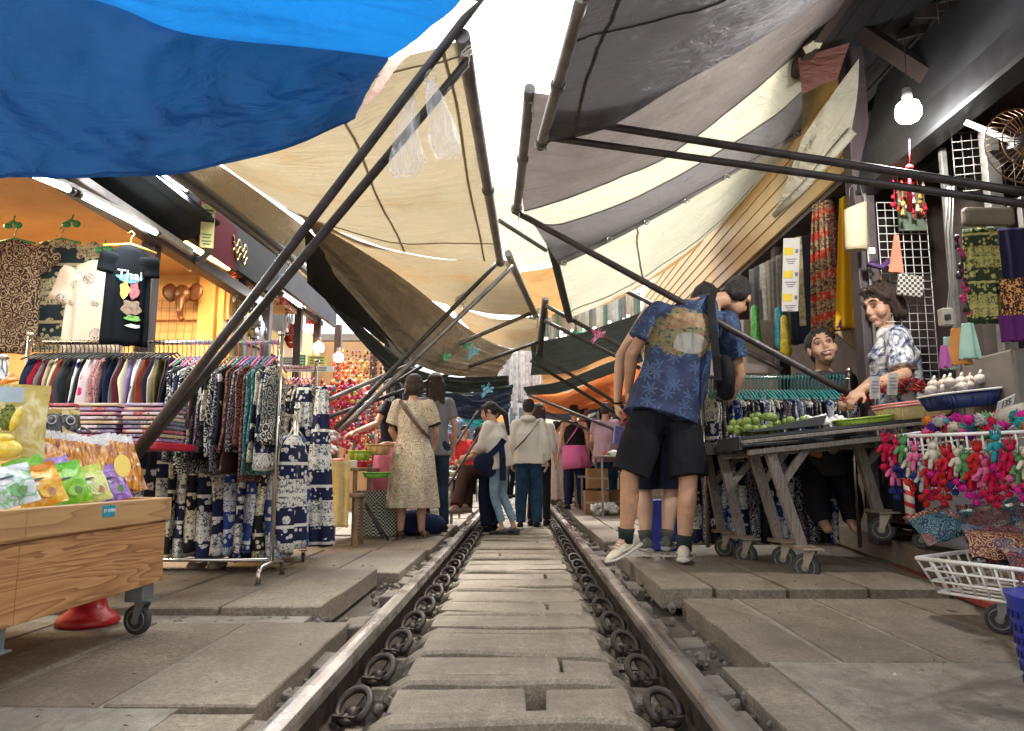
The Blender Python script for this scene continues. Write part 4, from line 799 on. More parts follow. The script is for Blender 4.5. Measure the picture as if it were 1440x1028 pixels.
def drape(name, o, ux, w0, w1, h_, mat, label, cat, sd=0, pleat=.018, k=9, th=.05, group=None, waist=None, n=64):
    """long hanging dress, skirt or cloth seen face-on"""
    o = V(o); ux = V(ux).normalized(); uy = V((0, 0, 1)).cross(ux).normalized()*-1; m = MB(); rings = []
    for i in range(21):
        t = i/20; hw = (w0+(w1-w0)*t)/2
        if waist and t < waist: hw *= .8+.2*abs(t-waist/2)/(waist/2)
        ring = []
        for j in range(n):
            q = 2*pi*j/n; a = math.cos(q); f = pleat*math.sin(a*k+sd+.8*noise.noise(V((a*2, t, sd))))*min(1, .3+t*2); ring.append(o+ux*(hw*a)+uy*(th/2*math.sin(q)+f)+V((0, 0, -h_*t+.012*noise.noise(V((a*3, sd, 0)))*(t > .9))))
        rings.append(ring)
    m.loft(rings); return m.build(name, mat, label=label, cat=cat, group=group)
def caster(parent, p, r, mat_bracket, yaw=.3, rim=GALV):
    """swivel caster whose tyre rests on p"""
    p = V(p); ax = V((math.cos(yaw), math.sin(yaw), 0)); d = V((-ax.y, ax.x, 0)); c = p+V((0, 0, r)); w_ = r*.42
    m = MB(); m.box(c+V((0, 0, r*1.32))-d*r*.35, (r*1.5, r*1.5, r*.12)); 
    for q in (-1, 1): b = c+ax*(q*w_*.75); m.prism([b-ax*.003+V((0, 0, -r*.18))+d*r*.15, b-ax*.003+V((0, 0, -r*.18))-d*r*.15, b-ax*.003+V((0, 0, r*1.25))-d*r*.8, b-ax*.003+V((0, 0, r*1.25))+d*r*.05], ax*.006)
    m.tube([c-d*r*.35+V((0, 0, r*1.2)), c-d*r*.35+V((0, 0, r*1.38))], r*.45, 12); br = m.build('caster', mat_bracket, parent, bevel=.0015)
    m = MB(); k = [(r*.80, -w_*.5), (r*.97, -w_*.42), (r, -w_*.2), (r, w_*.2), (r*.97, w_*.42), (r*.80, w_*.5)]; rings = [[c+ax*b+(d*math.cos(q)+V((0, 0, 1))*math.sin(q))*a for q in [2*pi*j/28 for j in range(28)]] for a, b in k]; m.loft(rings, True, True); m.build('tyre', RUBBER, br)
    m = MB()
    for q in (-1, 1):
        e = c+ax*(q*w_*.5); m.tube([e+(d*math.cos(a)+V((0, 0, 1))*math.sin(a))*r*.66 for a in [2*pi*j/24 for j in range(25)]], r*.05, 6); m.tube([e, e+ax*q*r*.08], r*.3, 14); m.tube([e, e+ax*q*r*.2], r*.1, 8)
    m.build('rim', rim, br); return br
# ---------------------------------------------------------------- wooden cart with packed sweets
ct = thing('market_cart', (-1.9, 2.2, 0), 'pine market cart on casters piled with bagged fruit sweets', 'cart'); X0 = -1.42
m = MB(); m.box((X0-.02, 2.635, .313), (.04, .89, .235)); m.build('side_board', PINE, ct, bevel=.003)
m = MB(); m.box((X0-.02, 1.56, .313), (.04, 1.255, .235)); m.build('side_board', PINE, ct, bevel=.003)
m = MB(); m.box((X0-.012, 2.642, .483), (.05, .905, .09)); m.build('top_rail', PINE2, ct, bevel=.004)
m = MB(); m.box((X0-.012, 1.56, .483), (.05, 1.255, .09)); m.build('top_rail', PINE2, ct, bevel=.004)
m = MB(); m.box((X0-.56, 3.10, .313), (1.04, .036, .235)); m.box((X0-.56, 3.10, .483), (1.05, .05, .09)); m.build('end_board', PINE, ct, bevel=.003)
m = MB(); m.box((X0-.55, 2.0, .28), (1.0, 2.15, .03)); m.prism([V((X0-.05, .95, .42)), V((X0-.05, 3.07, .42)), V((X0-1.0, 3.07, .60)), V((X0-1.0, .95, .60))], (0, 0, .012)); m.build('tray', PINE2, ct)
MET = plain('galvanised_bracket', (.20, .22, .23), .45, .7)
for x, y, ya in ((X0-.045, 2.13, 1.25), (X0-.05, 3.00, 1.35), (X0-.95, 2.12, 1), (X0-.95, 3.0, .2)):
    m = MB(); m.box((x, y, .17), (.07, .09, .075)); m.build('bracket', MET, ct, bevel=.002); caster(ct, (x, y, 0), .058, MET, ya)
STK = plain('blue_sticker', (.02, .30, .42), .3); m = MB(); m.box((X0+.0145, 2.62, .498), (.003, .075, .040)); s_ = m.build('sticker', STK, ct, bevel=.001)
text('BY ANAN', .017, (X0+.0175, 2.62, .499), Euler((pi/2, 0, pi/2)), plain('white_ink', (.8, .85, .85)), ct, ext=.0005)
def pouch(o, nrm, up, w_, h_, mat, label, cat, top=None, sd=0, bulge=.035, group=None, name='snack_pouch'):
    o, nrm, up = V(o), V(nrm).normalized(), V(up).normalized(); up = (up-nrm*up.dot(nrm)).normalized(); ax = up.cross(nrm); vs = []; n, k = 10, 14
    def pt(i, j, s_):
        u = i/n*2-1; t = j/k; e = (1-abs(u)**3)*math.sin(min(1, max(0, (t-.02)/.84))*pi)**.6 if t < .86 else 0; cr = .004*math.sin(u*22+sd)*(t > .8)+.012*noise.noise(V((u*2+sd, t*3, s_)))
        return o+ax*(u*w_/2*(1-.04*math.sin(t*pi)))+up*(h_*t)+nrm*(s_*bulge*e*.5+cr+s_*.0012)
    m = MB()
    for s_ in (1, -1):
        b = [pt(i, j, s_) for j in range(k+1) for i in range(n+1)]; m.add(b, [((j*(n+1)+i), (j*(n+1)+i+1), ((j+1)*(n+1)+i+1), ((j+1)*(n+1)+i))[::s_] for j in range(k) for i in range(n)], True)
    m.m = [1 if ((f % (n*k))//n) >= k-2 else 0 for f in range(len(m.f))]
    return m.build(name, [mat, top or mat], label=label, cat=cat, group=group)
def pack(name, a, b, s=14., gloss=.25):
    if name in MATS: return MATS[name]
    t = NT(name); co = t.coord(off=True); n = t.noise(co, s, 3, .5, dist=1.); colr = t.ramp(n, [(.42, a), (.50, b), (.6, a)]); MATS[name] = t.fin(colr, gloss, bump=t.noise(co, 18, 4, .7), bstr=.6, bdist=.01, coat=.25); return MATS[name]
def sticks(name):
    if name in MATS: return MATS[name]
    t = NT(name); co = t.coord(); n = t.noise(t.coord((60, 60, 6), off=True), 1.2, 3, .5); colr = t.ramp(n, [(.35, (.20, .05, .006)), (.5, (.55, .19, .02)), (.62, (.75, .36, .05)), (.8, (.9, .75, .5))]); MATS[name] = t.fin(colr, .2, bump=n, bstr=.7, bdist=.006, coat=.8); return MATS[name]
ST = sticks('dried_fruit_sticks'); CRIMP = pack('crimped_clear_film', (.62, .60, .58), (.85, .84, .82), 60)
# front row of pouches
for i, (x, y, Y, w_, h_, a, b, tp, lb) in enumerate([
  (20, 716, 2.17, .17, .15, (.62, .68, .70), (.14, .36, .12), (.75, .76, .78), 'white and pale green snack pouch at the near end of the cart front'),
  (62, 716, 2.26, .17, .165, (.70, .30, .01), (.75, .48, .06), (.72, .24, .01), 'orange-yellow snack pouch in the cart front row'),
  (100, 713, 2.38, .165, .175, (.15, .45, .015), (.28, .55, .04), (.14, .52, .02), 'lime green snack pouch in the cart front row'),
  (132, 711, 2.50, .15, .165, (.50, .55, .10), (.66, .66, .30), (.55, .62, .08), 'pale yellow-green snack pouch in the cart front row'),
  (160, 709, 2.62, .15, .17, (.26, .12, .50), (.42, .28, .62), (.38, .22, .66), 'lavender snack pouch at the end of the cart front row')]):
    o = PX(x+4, y-4, X0-.06); pc_ = pouch(o, (.72, -.62, .34), (-.36, -.06, .93), w_*.80, h_*.86, pack(f'pouch_print_{i}', a, b, 16), lb, 'snack pouch', pack(f'pouch_top_{i}', tp, tp, 16), i)
    nn = V((.72, -.62, .34)).normalized(); uu = V((-.36, -.06, .93)); uu = (uu-nn*uu.dot(nn)).normalized(); aa = uu.cross(nn)
    for k, (dx_, dz_, rx_2, rz_2, cc) in enumerate([(.012, .045, .026, .022, b), (.022, .040, .012, .014, (.5, .2, .1) if i % 2 else (.1, .22, .05)), (-.018, .075, .020, .006, (.85, .85, .8)), (-.012, .088, .024, .004, (.08, .08, .1))]):
        mm = MB(); c = o+aa*dx_+uu*dz_+nn*(.0185+.0015*k); mm.prism([c+aa*rx_2*math.cos(q)*(1+.12*math.sin(3*q+i))+uu*rz_2*math.sin(q) for q in [j*pi/8 for j in range(16)]], nn*.001); mm.build('printed_patch', plain('pouch_ink_%d_%d' % (i, k), cc, .35, var=.3, vscale=50), pc_)
for i in range(3):
    o = PX(50+i*36, 698-i*2, X0-.125); pouch(o, (.72, -.62, .34), (-.36, -.06, .93), .12, .135, pack('pouch_print_%d' % (2, 4, 1)[i], WH, WH), ['lime green snack pouch behind the orange one', 'purple snack pouch tucked behind the pale yellow one', 'orange snack pouch half hidden behind the lavender one'][i], 'snack pouch', None, i+9)
# cellophane packs standing in a row
for i in range(17):
    t = i/16; big = t > .7; x = 62+t*122; y = 686+8*t; X_ = X0-.185+.09*t
    o = PX(x, y, X_); pouch(o, (.62, -.72, .25), (-.30, -.05, .93), .13, .20+(.03 if big else 0), ST, f'clear pack of orange dried fruit sticks, {ordn(i)} from the near end of its row', 'fruit pack', CRIMP, i*1.7, .03, 'clear packs of dried fruit sticks on the cart', 'fruit_pack')
YLB = plain('yellow_paper', (.75, .55, .12), .6); m = MB(); p = PX(172, 655, X0-.045); n_ = V((.72, -.62, .34)).normalized(); a_ = V((0, 0, 1)).cross(n_).normalized(); u_ = n_.cross(a_)
m.prism([p+a_*.03*math.cos(q)+u_*.045*math.sin(q) for q in [k*pi/8 for k in range(16)]], n_*.002); m.build('price_label', YLB, label='oval yellow paper label on the nearest clear pack corner', cat='label')
# tall durian bags
GOLD = pack('gold_bag_print', (.50, .36, .05), (.72, .62, .30), 9, .2); DUR = pack('purple_bag_print', (.07, .01, .11), (.10, .02, .16), 9); BKG = pack('black_gold_bag_print', (.02, .02, .025), (.05, .045, .04), 8); TAN = pack('tan_bag_print', (.55, .36, .14), (.68, .50, .25), 12); PKT = pack('hot_pink_film', (.6, .03, .25), (.75, .1, .35), 10)
pouch(P(12, 648, 2.45), (.45, -.88, .12), (0, 0, 1), .20, .26, GOLD, 'tall gold bag of durian chips printed with a green durian', 'snack bag', GOLD, 3, .06, name='snack_bag')
pouch(P(45, 616, 2.62), (.45, -.88, .12), (.05, 0, 1), .075, .185, DUR, 'narrow purple snack bag with a pink top', 'snack bag', PKT, 4, .03, name='snack_bag')
for i in range(2):
    o = P(70+i*27, 620, 2.72+.1*i); b = pouch(o, (.5, -.8, .3), (-.12, 0, 1), .085, .125, BKG, f'black pouch with a gold emblem and tan lower flap, the {"nearer" if i == 0 else "farther"} one', 'snack pouch', GOLD, 5+i, .035)
    mm = MB(); nn = V((.5, -.8, .3)).normalized(); a_ = V((0, 0, 1)).cross(nn).normalized(); u_ = nn.cross(a_); c = o+u_*.075+nn*.022; mm.tube([c+a_*.014*math.cos(q)+u_*.017*math.sin(q) for q in [k*pi/6 for k in range(13)]], .003, 5); mm.build('emblem', EY, b)
    mm = MB(); c = o+nn*.024; mm.add([c-a_*.042, c+a_*.042, c+a_*.03+u_*.02, c-a_*.01+u_*.035, c-a_*.04+u_*.07], [(0, 1, 2, 3, 4)]); mm.build('flap', TAN, b)
DG = plain('durian_green', (.16, .20, .04), .6, bump=.8, bscale=60); DY = pack('durian_flesh', (.70, .52, .05), (.85, .70, .15), 8)
m = MB(); c = P(14, 590, 2.40); R_ = V((.45, -.88, .12)).normalized(); m.ell(c+R_*.03, (.028, .014, .042)); 
for k in range(60): q = V((rnd.uniform(-1, 1), rnd.uniform(-1, 0), rnd.uniform(-1, 1))).normalized(); p = c+R_*.03+V((q.x*.028, q.y*.014, q.z*.042)); m.tube([p, p+q*.006], [.004, .0005], 4)
m.build('durian_picture', DG, label='small spiky green durian printed in relief on the gold bag', cat='durian')
m = MB(); m.ell(P(22, 590, 2.36), (.014, .012, .04), Euler((0, .3, 0)).to_matrix()); m.ell(P(10, 632, 2.3), (.045, .03, .03)); m.ell(P(4, 616, 2.3), (.035, .02, .015)); m.build('durian_flesh', DY, label='glossy yellow durian segments in front of the gold bag', cat='durian')
txt = plain('pinkish_white_ink', (.8, .55, .55)); gb = MB(); gb.box(P(16, 556, 2.44)+V((0, -.035, 0)), (.11, .002, .05), Euler((0, 0, .46)).to_matrix()); o_ = gb.build('bag_label', plain('pale_blue_ink', (.45, .55, .62)), label='pale printed band across the gold durian bag', cat='label')
OR_ = plain('orange_peel_strip', (.75, .25, .02), .5)
m = MB(); 
for k in range(5): m.cap(P(2+k*2, 540-k, 2.7), P(18+k*2, 526+k*2, 2.74), .010, .004)
m.build('orange_flower', OR_, label='orange dried fruit sprig above the gold bag', cat='dried fruit')
m = MB(); m.tube([P(4, 560, 2.85), P(5, 506, 2.85)], .018, 14); m.ell(P(5, 503, 2.85), (.02, .02, .012)); m.build('steel_post', CHROME, label='short polished steel post with a cap behind the gold bag', cat='post')
# red dustbin foot below the cart
m = MB(); c = V((-1.78, 3.2, 0)); prof_ = [(.115, 0), (.125, .012), (.105, .04), (.075, .06), (.062, .11), (.075, .30)]; m.loft([[c+V((r*math.cos(q), r*math.sin(q), z)) for q in [2*pi*j/28 for j in range(28)]] for r, z in prof_]); m.build('traffic_cone', plain('red_plastic', (.42, .012, .012), .35), label='red plastic cone base standing under the far end of the cart', cat='cone')
# ---------------------------------------------------------------- clothes racks
def rack(name, x0, x1, y, z, label, lowbar=True, feet=True, legs2=True):
    rt = thing(name, ((x0+x1)/2, y, 0), label, 'clothes rack'); m = MB(); m.tube([(x0, y, z), (x1, y, z)], .013, 12); m.build('top_bar', CHROME, rt)
    for x in ((x0, x1) if legs2 else (x1,)):
        m = MB(); m.tube([(x, y, .115), (x, y, z+.035)], .014, 12); m.ell((x, y, z+.05), .02); m.build('upright', CHROME, rt)
        if feet:
            m = MB(); pts = [(x, y-.20, .02), (x, y-.20, .085), (x, y-.17, .115), (x, y, .125), (x, y+.17, .115), (x, y+.20, .085), (x, y+.20, .02)]; m.tube(pts, .014, 12); f = m.build('base', CHROME, rt)
            for q in (-.2, .2): m = MB(); m.tube([(x, y+q, 0), (x, y+q, .035)], .019, 12); m.build('rubber_cap', RUBBER, f)
    if lowbar: m = MB(); m.tube([(x0, y, .135), (x1, y, .135)], .011, 10); m.build('lower_bar', CHROME, rt)
    return rt
rnd.seed(21)
YR = 4.28; ZR = 1.385; rack('clothes_rack', -2.87, -1.375, YR, ZR, 'chrome clothes rack of plain and patterned trousers behind the wooden cart')
names = ['navy', 'navy', 'crimson', 'grey', 'maroon', 'beige', 'cream', 'rust red', 'charcoal', 'black', 'black', 'white and navy splashed', 'black', 'pink and white splashed', 'pink and white splashed', 'dusty pink speckled', 'dusty pink speckled', 'black', 'navy', 'navy', 'grey', 'maroon', 'cream', 'lavender', 'white and navy splashed', 'white', 'rust red', 'navy', 'beige', 'olive', 'dark brown', 'navy']
for i, nme in enumerate(names):
    x = -2.80+i*.0262; edge_garment(x, YR, ZR, .42, PR[nme], HG['black'], f'{nme} trousers on a black hanger, {ordn(i)} from the left', 'trousers', 'plain trousers on the rack behind the cart', i+1, .34, .028, taper=.5, drop=.10)
pn = ['black and white paisley', 'navy paisley', 'black and white floral', 'navy and white elephant-print', 'black and white paisley', 'navy paisley', 'brown and cream floral', 'black and white floral', 'navy paisley', 'black and cream elephant-print', 'black and white paisley', 'navy paisley', 'black and white floral', 'maroon paisley', 'brown and cream floral', 'navy paisley', 'maroon paisley', 'maroon paisley', 'teal patterned', 'teal patterned', 'black and cream elephant-print', 'navy and white elephant-print', 'black and white paisley']
hc = ['pink', 'purple', 'pink', 'orange', 'purple', 'green', 'pink', 'blue', 'green', 'green', 'purple', 'pink', 'pink']
for i, nme in enumerate(pn):
    x = -1.955+i*.0255; L_ = .50+.10*math.sin(i*1.9)+.04*math.sin(i*5.3)+(.06 if i > 12 else 0); edge_garment(x, YR, ZR, L_, PR[nme], HG[hc[i*5 % 13]], f'{nme} trousers, {ordn(i)} patterned pair from the left behind the cart', 'trousers', 'patterned trousers on the rack behind the cart', i+50, .36, .038, .25, drop=.14)
# lower row of longer printed trousers on a second rack just behind
rack('clothes_rack', -2.75, -1.40, 4.72, .98, 'low chrome rack of elephant-print trousers behind the first rack', feet=False)
ln = ['navy and white elephant-print', 'black and white floral', 'navy and white elephant-print', 'black and cream elephant-print', 'navy and white elephant-print', 'black and cream elephant-print', 'navy and white elephant-print', 'navy and white elephant-print', 'blue elephant-print', 'navy and white elephant-print', 'blue elephant-print', 'black and cream elephant-print', 'blue elephant-print', 'navy and white elephant-print']
for i, nme in enumerate(ln):
    x = -2.32+i*.070; edge_garment(x, 4.72, .98, .74+.03*math.sin(i*2.3), PR[nme], HG['white'], f'long {nme} trousers, {ordn(i)} from the left on the low rack', 'trousers', 'long trousers on the low rack', i+90, .34, .088, .05, drop=.12)
m = MB(); m.box((-2.45, 5.02, .62), (1.75, .02, 1.1)); m.build('dark_backdrop', plain('navy_backing_cloth', (.014, .016, .03), .9), label='dark backdrop added behind the low trousers rack', cat='cloth')  # added backdrop, a dark sheet filling the gap behind the rack
for i in range(9): edge_garment(-2.36+i*.115, 4.90, .96, .72, PR[['navy and white elephant-print', 'black and white floral', 'blue elephant-print'][i % 3]], HG['white'], f'{["navy elephant-print", "black floral", "blue elephant-print"][i % 3]} skirt behind the low rack trousers, {ordn(i)} from the left', 'skirt', 'skirts behind the low rack', i+700, .16, .13, .05, drop=.1)
# second tall rack on the left with the pale pink hangers
Y2 = 5.45; PRK = rack('clothes_rack', -2.1, -1.49, Y2, 1.40, 'chrome clothes rack with pale pink hangers nearer the track', feet=False)
rk = ['navy and white elephant-print', 'black and white paisley', 'black and cream elephant-print', 'black and white floral', 'blue elephant-print', 'navy and white elephant-print', 'black and white floral', 'navy paisley', 'black and cream elephant-print', 'navy and white elephant-print', 'black and white floral', 'navy and white elephant-print', 'navy and white elephant-print', 'black and white paisley']
for i, nme in enumerate(rk): x = -1.90+i*.031; edge_garment(x, Y2, 1.40, 1.10+.02*math.sin(i*3), PR[nme], HG['pink'], f'long {nme} trousers on a pale pink hanger, {ordn(i)} from the left', 'trousers', 'trousers on the pale pink hangers', i+130, .42, .05, .1, drop=.13)
for i, (x, w0, w1, h_, nme) in enumerate([(430, .10, .24, 1.04, 'navy and white elephant-print'), (455, .08, .25, 1.10, 'navy and white elephant-print')]):
    drape('hanging_garment', P(x-2, 548, 5.25-.06*i)+V((0, 0, .02)), (1, .15, 0), w0, w1, h_, PR[nme], f'wide {nme} trousers spread open beside the pale pink hangers, {("left", "right")[i]} pair', 'trousers', i+3, .014, 7, .08)
for i, x in enumerate((-1.72, -1.49)):
    caster(PRK, (x, 5.3, 0), .035, CHROME, .3)
# flat-folded packs on a red table
RDT = plain('red_tablecloth', (.45, .01, .035), .45); m = MB(); rt = thing('display_table', (-2.02, 3.72, 0), 'small red-topped display table behind the wooden cart', 'table'); m.box((-2.02, 3.72, .755), (.66, .42, .035)); m.build('tabletop', RDT, rt, bevel=.006)
for x in (-2.3, -2.02):
    for y in (3.58, 3.88): m = MB(); m.tube([(x, y, .735), (x, y, 0)], .014); m.build('leg', DARKP, rt)
fc = [(.42, .06, .10), (.62, .45, .30), (.30, .20, .40), (.12, .10, .22), (.60, .5, .55), (.5, .36, .2), (.08, .08, .16), (.55, .2, .28)]
for s_ in range(3):
    for i in range(9):
        x = -2.235+s_*.215; z = .775+i*.0215; m = MB(); m.cur = 0; m.box((x+rnd.uniform(-.008, .008), 3.70, z+.009), (.19, .26, .015)); m.cur = 1; m.box((x+rnd.uniform(-.05, .05), 3.575, z+.009), (.08, .016, .0145)); c1 = fc[(i*3+s_*5) % 8]
        m.build('folded_garment', [pack('folded_%d' % ((i*3+s_*5) % 8), c1, tuple(x*.6+.2 for x in c1), 22, .3), pack('folded_band_%d' % ((i+s_) % 8), fc[(i+s_) % 8], (.6, .5, .4), 30)], bevel=.004, label=f'folded garment in clear film, {ordn(i)} from the bottom of the {("left", "middle", "right")[s_]} stack', cat='folded garment', group='folded garments on the red table')
m = MB(); c = P(112, 612, 3.42); m.tube([c+V((-.09, 0, -.02)), c+V((-.02, 0, .035)), c+V((.02, 0, .035)), c+V((.09, 0, -.015)), c+V((.06, 0, -.03))], .006, 6); m.build('coat_hanger', HG['black'], label='loose dark coat hanger lying against the red table edge', cat='hanger')
# shirt hems and feet of someone behind the rack
for x in (-2.06, -1.93): m = MB(); m.cap((x, 4.98, .035), (x, 4.84, .028), .035, .04); m.build('slipper', plain('pale_slipper', (.45, .36, .28), .7), label=f'pale slipper resting on the pavement below the low rack, the {"left" if x < -2 else "right"} of a pair', cat='slipper', group='slippers below the low rack')
# ---------------------------------------------------------------- left shops
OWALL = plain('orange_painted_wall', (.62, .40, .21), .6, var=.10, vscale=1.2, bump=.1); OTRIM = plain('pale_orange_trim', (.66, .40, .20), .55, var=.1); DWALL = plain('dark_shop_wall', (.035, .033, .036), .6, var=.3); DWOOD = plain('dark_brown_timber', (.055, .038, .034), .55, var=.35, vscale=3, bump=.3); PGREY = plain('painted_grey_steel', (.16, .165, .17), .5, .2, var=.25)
sh = thing('souvenir_shop', (-3.2, 6, 0), 'orange-walled clothing and souvenir shop with a dark fascia on the left', 'shop')
m = MB(); m.box((-4.6, 6.25, 1.5), (4.3, .1, 3.0)); m.build('wall', OWALL, sh)
m = MB(); m.box((-3.1, 6.17, 2.06), (1.3, .05, .30)); m.box((-4.0, 5.9, 2.34), (3.2, 3.9, .05)); m.build('ceiling_board', OTRIM, sh)
m = MB(); m.box((-2.62, 6.14, 1.2), (.14, .12, 2.4)); m.box((-2.50, 6.16, 1.2), (.05, .14, 2.4)); m.build('door_post', OTRIM, sh, bevel=.006)
m = MB(); m.box((-5.2, 3.0, 1.5), (.1, 7, 3.)); m.build('wall', OWALL, sh)
m = MB(); m.box((-2.30, 4.35, 2.115), (.10, 4.3, .09)); m.build('beam', DWOOD, sh, bevel=.006)
m = MB(); m.prism([V((-2.36, 2.0, 2.16)), V((-2.04, 2.0, 2.32)), V((-2.04, 4.9, 2.32)), V((-2.36, 4.9, 2.16))], (0, 0, .02)); m.box((-2.25, 4.3, 2.5), (.05, 4.8, .55)); m.box((-2.12, 3.2, 2.30), (.2, 3.2, .03)); m.build('fascia', GPAN, sh)
m = MB(); m.box((-2.235, 3.6, 2.125), (.05, 2.6, .05)); m.build('lamp_rail', plain('whitish_metal', (.45, .45, .43), .4, .2), sh, bevel=.004)
m = MB(); m.box((-2.36, 4.62, 1.05), (.09, .09, 2.1)); m.build('post', DWOOD, sh, bevel=.005)
m = MB(); m.tube([(-2.16, 5.0, 2.5), (-2.16, 5.0, 2.14), (-2.2, 5.0, 2.10), (-2.26, 5.02, 2.10)], .025, 10); m.build('drain_pipe', PGREY, sh)
# dark stretch with masks
s2 = thing('mask_shop', (-3, 8, 0), 'dark-fronted souvenir shop with hanging masks, left of the track', 'shop')
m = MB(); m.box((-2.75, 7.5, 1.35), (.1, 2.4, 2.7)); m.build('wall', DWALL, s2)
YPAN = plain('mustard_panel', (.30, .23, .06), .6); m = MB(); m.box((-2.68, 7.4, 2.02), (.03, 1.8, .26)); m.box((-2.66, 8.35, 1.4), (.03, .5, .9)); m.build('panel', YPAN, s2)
m = MB()
for y in (6.35, 7.0, 8.0, 8.75): m.box((-2.42, y, 1.25), (.08, .08, 2.5))
m.box((-2.42, 7.6, 2.42), (.06, 2.6, .06)); m.build('frame', DWOOD, s2, bevel=.004)
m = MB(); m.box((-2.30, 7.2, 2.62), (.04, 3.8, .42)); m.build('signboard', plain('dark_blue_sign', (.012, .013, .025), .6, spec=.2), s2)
s3 = thing('trinket_shop', (-3, 11, 0), 'open shop glowing orange behind the red trinket wall', 'shop'); m = MB(); m.box((-3.4, 10.6, 1.4), (.1, 3.6, 2.8)); m.box((-2.9, 12.4, 1.4), (1.2, .1, 2.8)); m.build('wall', OWALL, s3); 
for y in (9.9, 12.3): m = MB(); m.box((-2.45, y, 1.3), (.09, .09, 2.6)); m.build('post', DWOOD, s3)
# tubes and lamps that are lit
COOL = glow('lit_cool_tube', (.85, 1, .93), 9); WARM = glow('lit_warm_tube', (1, .66, .16), 7); BULB = glow('lit_bulb', (1, .68, .32), 9); WHB = glow('lit_white_bulb', (1, .97, .92), 16)
def tube_lamp(a, b, r, mat, label, em, c, offs=(0, 0, 0)):
    a, b = V(a), V(b); d = (b-a).normalized(); rt = thing('tube_lamp', a, label, 'lamp'); m = MB(); m.tube([a, b], r, 12); m.build('glass_tube', mat, rt)
    for e_ in (a-d*.015, b+d*.0): m = MB(); m.tube([e_-d*.015, e_+d*.03], r*1.5, 12); m.build('end_cap', BLACK, rt)
    m = MB(); m.beam(a-d*.04+V((-.012, 0, r*2.)), b+d*.04+V((-.012, 0, r*2.)), r*3, r*1.6); m.build('fixture', plain('whitish_metal', (.45, .45, .43)), rt, bevel=.002)
    mid = (a+b)/2+V(offs); L = lamp('tube_light', 'AREA', mid, em, c, (b-a).length, .05); x = d; z = V((offs[0]*-1, 0, 1)).normalized(); y = z.cross(x).normalized(); z = x.cross(y); L.rotation_euler = Matrix((x, y, z)).transposed().to_euler(); return rt
tube_lamp(PX(40, 243, -2.2), PX(98, 267, -2.2), .014, COOL, 'lit cool white fluorescent tube under the left fascia, the nearer one', 4, (.9, 1, .95), (.0, 0, -.03))
tube_lamp(PX(110, 273, -2.2), PX(220, 328, -2.2), .014, COOL, 'lit cool white fluorescent tube under the left fascia, the longer one', 3.5, (.9, 1, .95), (.0, 0, -.03))
tube_lamp(PX(220, 239, -2.02), PX(263, 267, -2.02), .012, COOL, 'short lit white tube high beside the gutter', 5, (1, .97, 1), (0, 0, -.03))
tube_lamp(PX(252, 338, -2.35), PX(322, 378, -2.35), .016, WARM, 'lit warm yellow tube along the shop beam', 6, (1, .66, .25), (-.05, 0, -.04))
tube_lamp(PX(397, 413, -2.1), PX(423, 431, -2.1), .012, COOL, 'short lit white tube beyond the red cloths', 4, (1, .95, 1), (0, 0, -.03))
lamp('shop_light', 'AREA', (-3.9, 4.9, 2.28), 20, (1, .72, .38), .9, .5); lamp('shop_light', 'AREA', (-2.95, 5.6, 1.98), 3, (1, .66, .3), .3, .3)
def bulb_lamp(p, r, mat, em, c, label, cord=.3):
    p = V(p); rt = thing('bulb_lamp', p, label, 'lamp'); m = MB(); prof2 = [(.35, -.95), (.75, -.9), (.98, -.55), (1, .1), (.85, .55), (.45, .8)]; m.loft([[p+V((r*a*math.cos(q), r*a*math.sin(q), r*b)) for q in [2*pi*j/24 for j in range(24)]] for a, b in prof2]); m.build('bulb', mat, rt)
    m = MB(); m.tube([p+V((0, 0, r*.75)), p+V((0, 0, r*1.9))], [r*.45, r*.36], 14); m.build('socket', plain('lamp_socket', (.25, .23, .22), .5), rt); m = MB(); m.tube([p+V((0, 0, r*1.9)), p+V((.01, 0, r*1.9+cord))], .004, 6); m.build('cable', BLACK, rt)
    lamp('bulb_light', 'POINT', p-V((0, 0, r*1.15)), em, c, r*.7); return rt
bulb_lamp(P(448, 488, 8.6), .062, BULB, 5, (1, .62, .28), 'lit warm bulb over the trinket wall, the nearer one'); bulb_lamp(P(476, 502, 9.4), .062, BULB, 5, (1, .62, .28), 'lit warm bulb over the trinket wall, the farther one')
bulb_lamp(P(1277, 155, 3.9), .066, WHB, 34, (1, .97, .93), 'bright white bulb hanging before the black fascia', .28)
bulb_lamp(P(517, 553, 7.4), .016, WHB, 1.5, (1, .95, .9), 'tiny bright bulb above the trinket table', .05); bulb_lamp(P(526, 557, 7.4), .009, WHB, .5, (1, .95, .9), 'very tiny lit bulb right of the tiny bright one', .05)
# wire grids
def grid(name, a, ux, uz, nx, nz, s, mat, label, r=.0022):
    a, ux, uz = V(a), V(ux).normalized(), V(uz).normalized(); m = MB()
    for i in range(nx+1): m.tube([a+ux*(s*i), a+ux*(s*i)+uz*(s*nz)], r, 4)
    for j in range(nz+1): m.tube([a+uz*(s*j)+V((0, -r*1.5, 0)), a+ux*(s*nx)+uz*(s*j)+V((0, -r*1.5, 0))], r, 4)
    return m.build(name, mat, label=label, cat='wire grid')
BRW = plain('brassy_wire', (.28, .15, .05), .5, .3)
for k, (x0, x1, y0, y1) in enumerate([(-40, 78, 282, 470), (84, 160, 292, 470)]):
    a = P(x0, y1, 5.95); b = P(x1, y1, 5.95); grid('wire_grid', a, (1, 0, 0), (0, 0, 1), int((b.x-a.x)/.065), 17, .065, BRW, f'wire display grid behind the {("brown patterned tops", "cream shirts")[k]}')
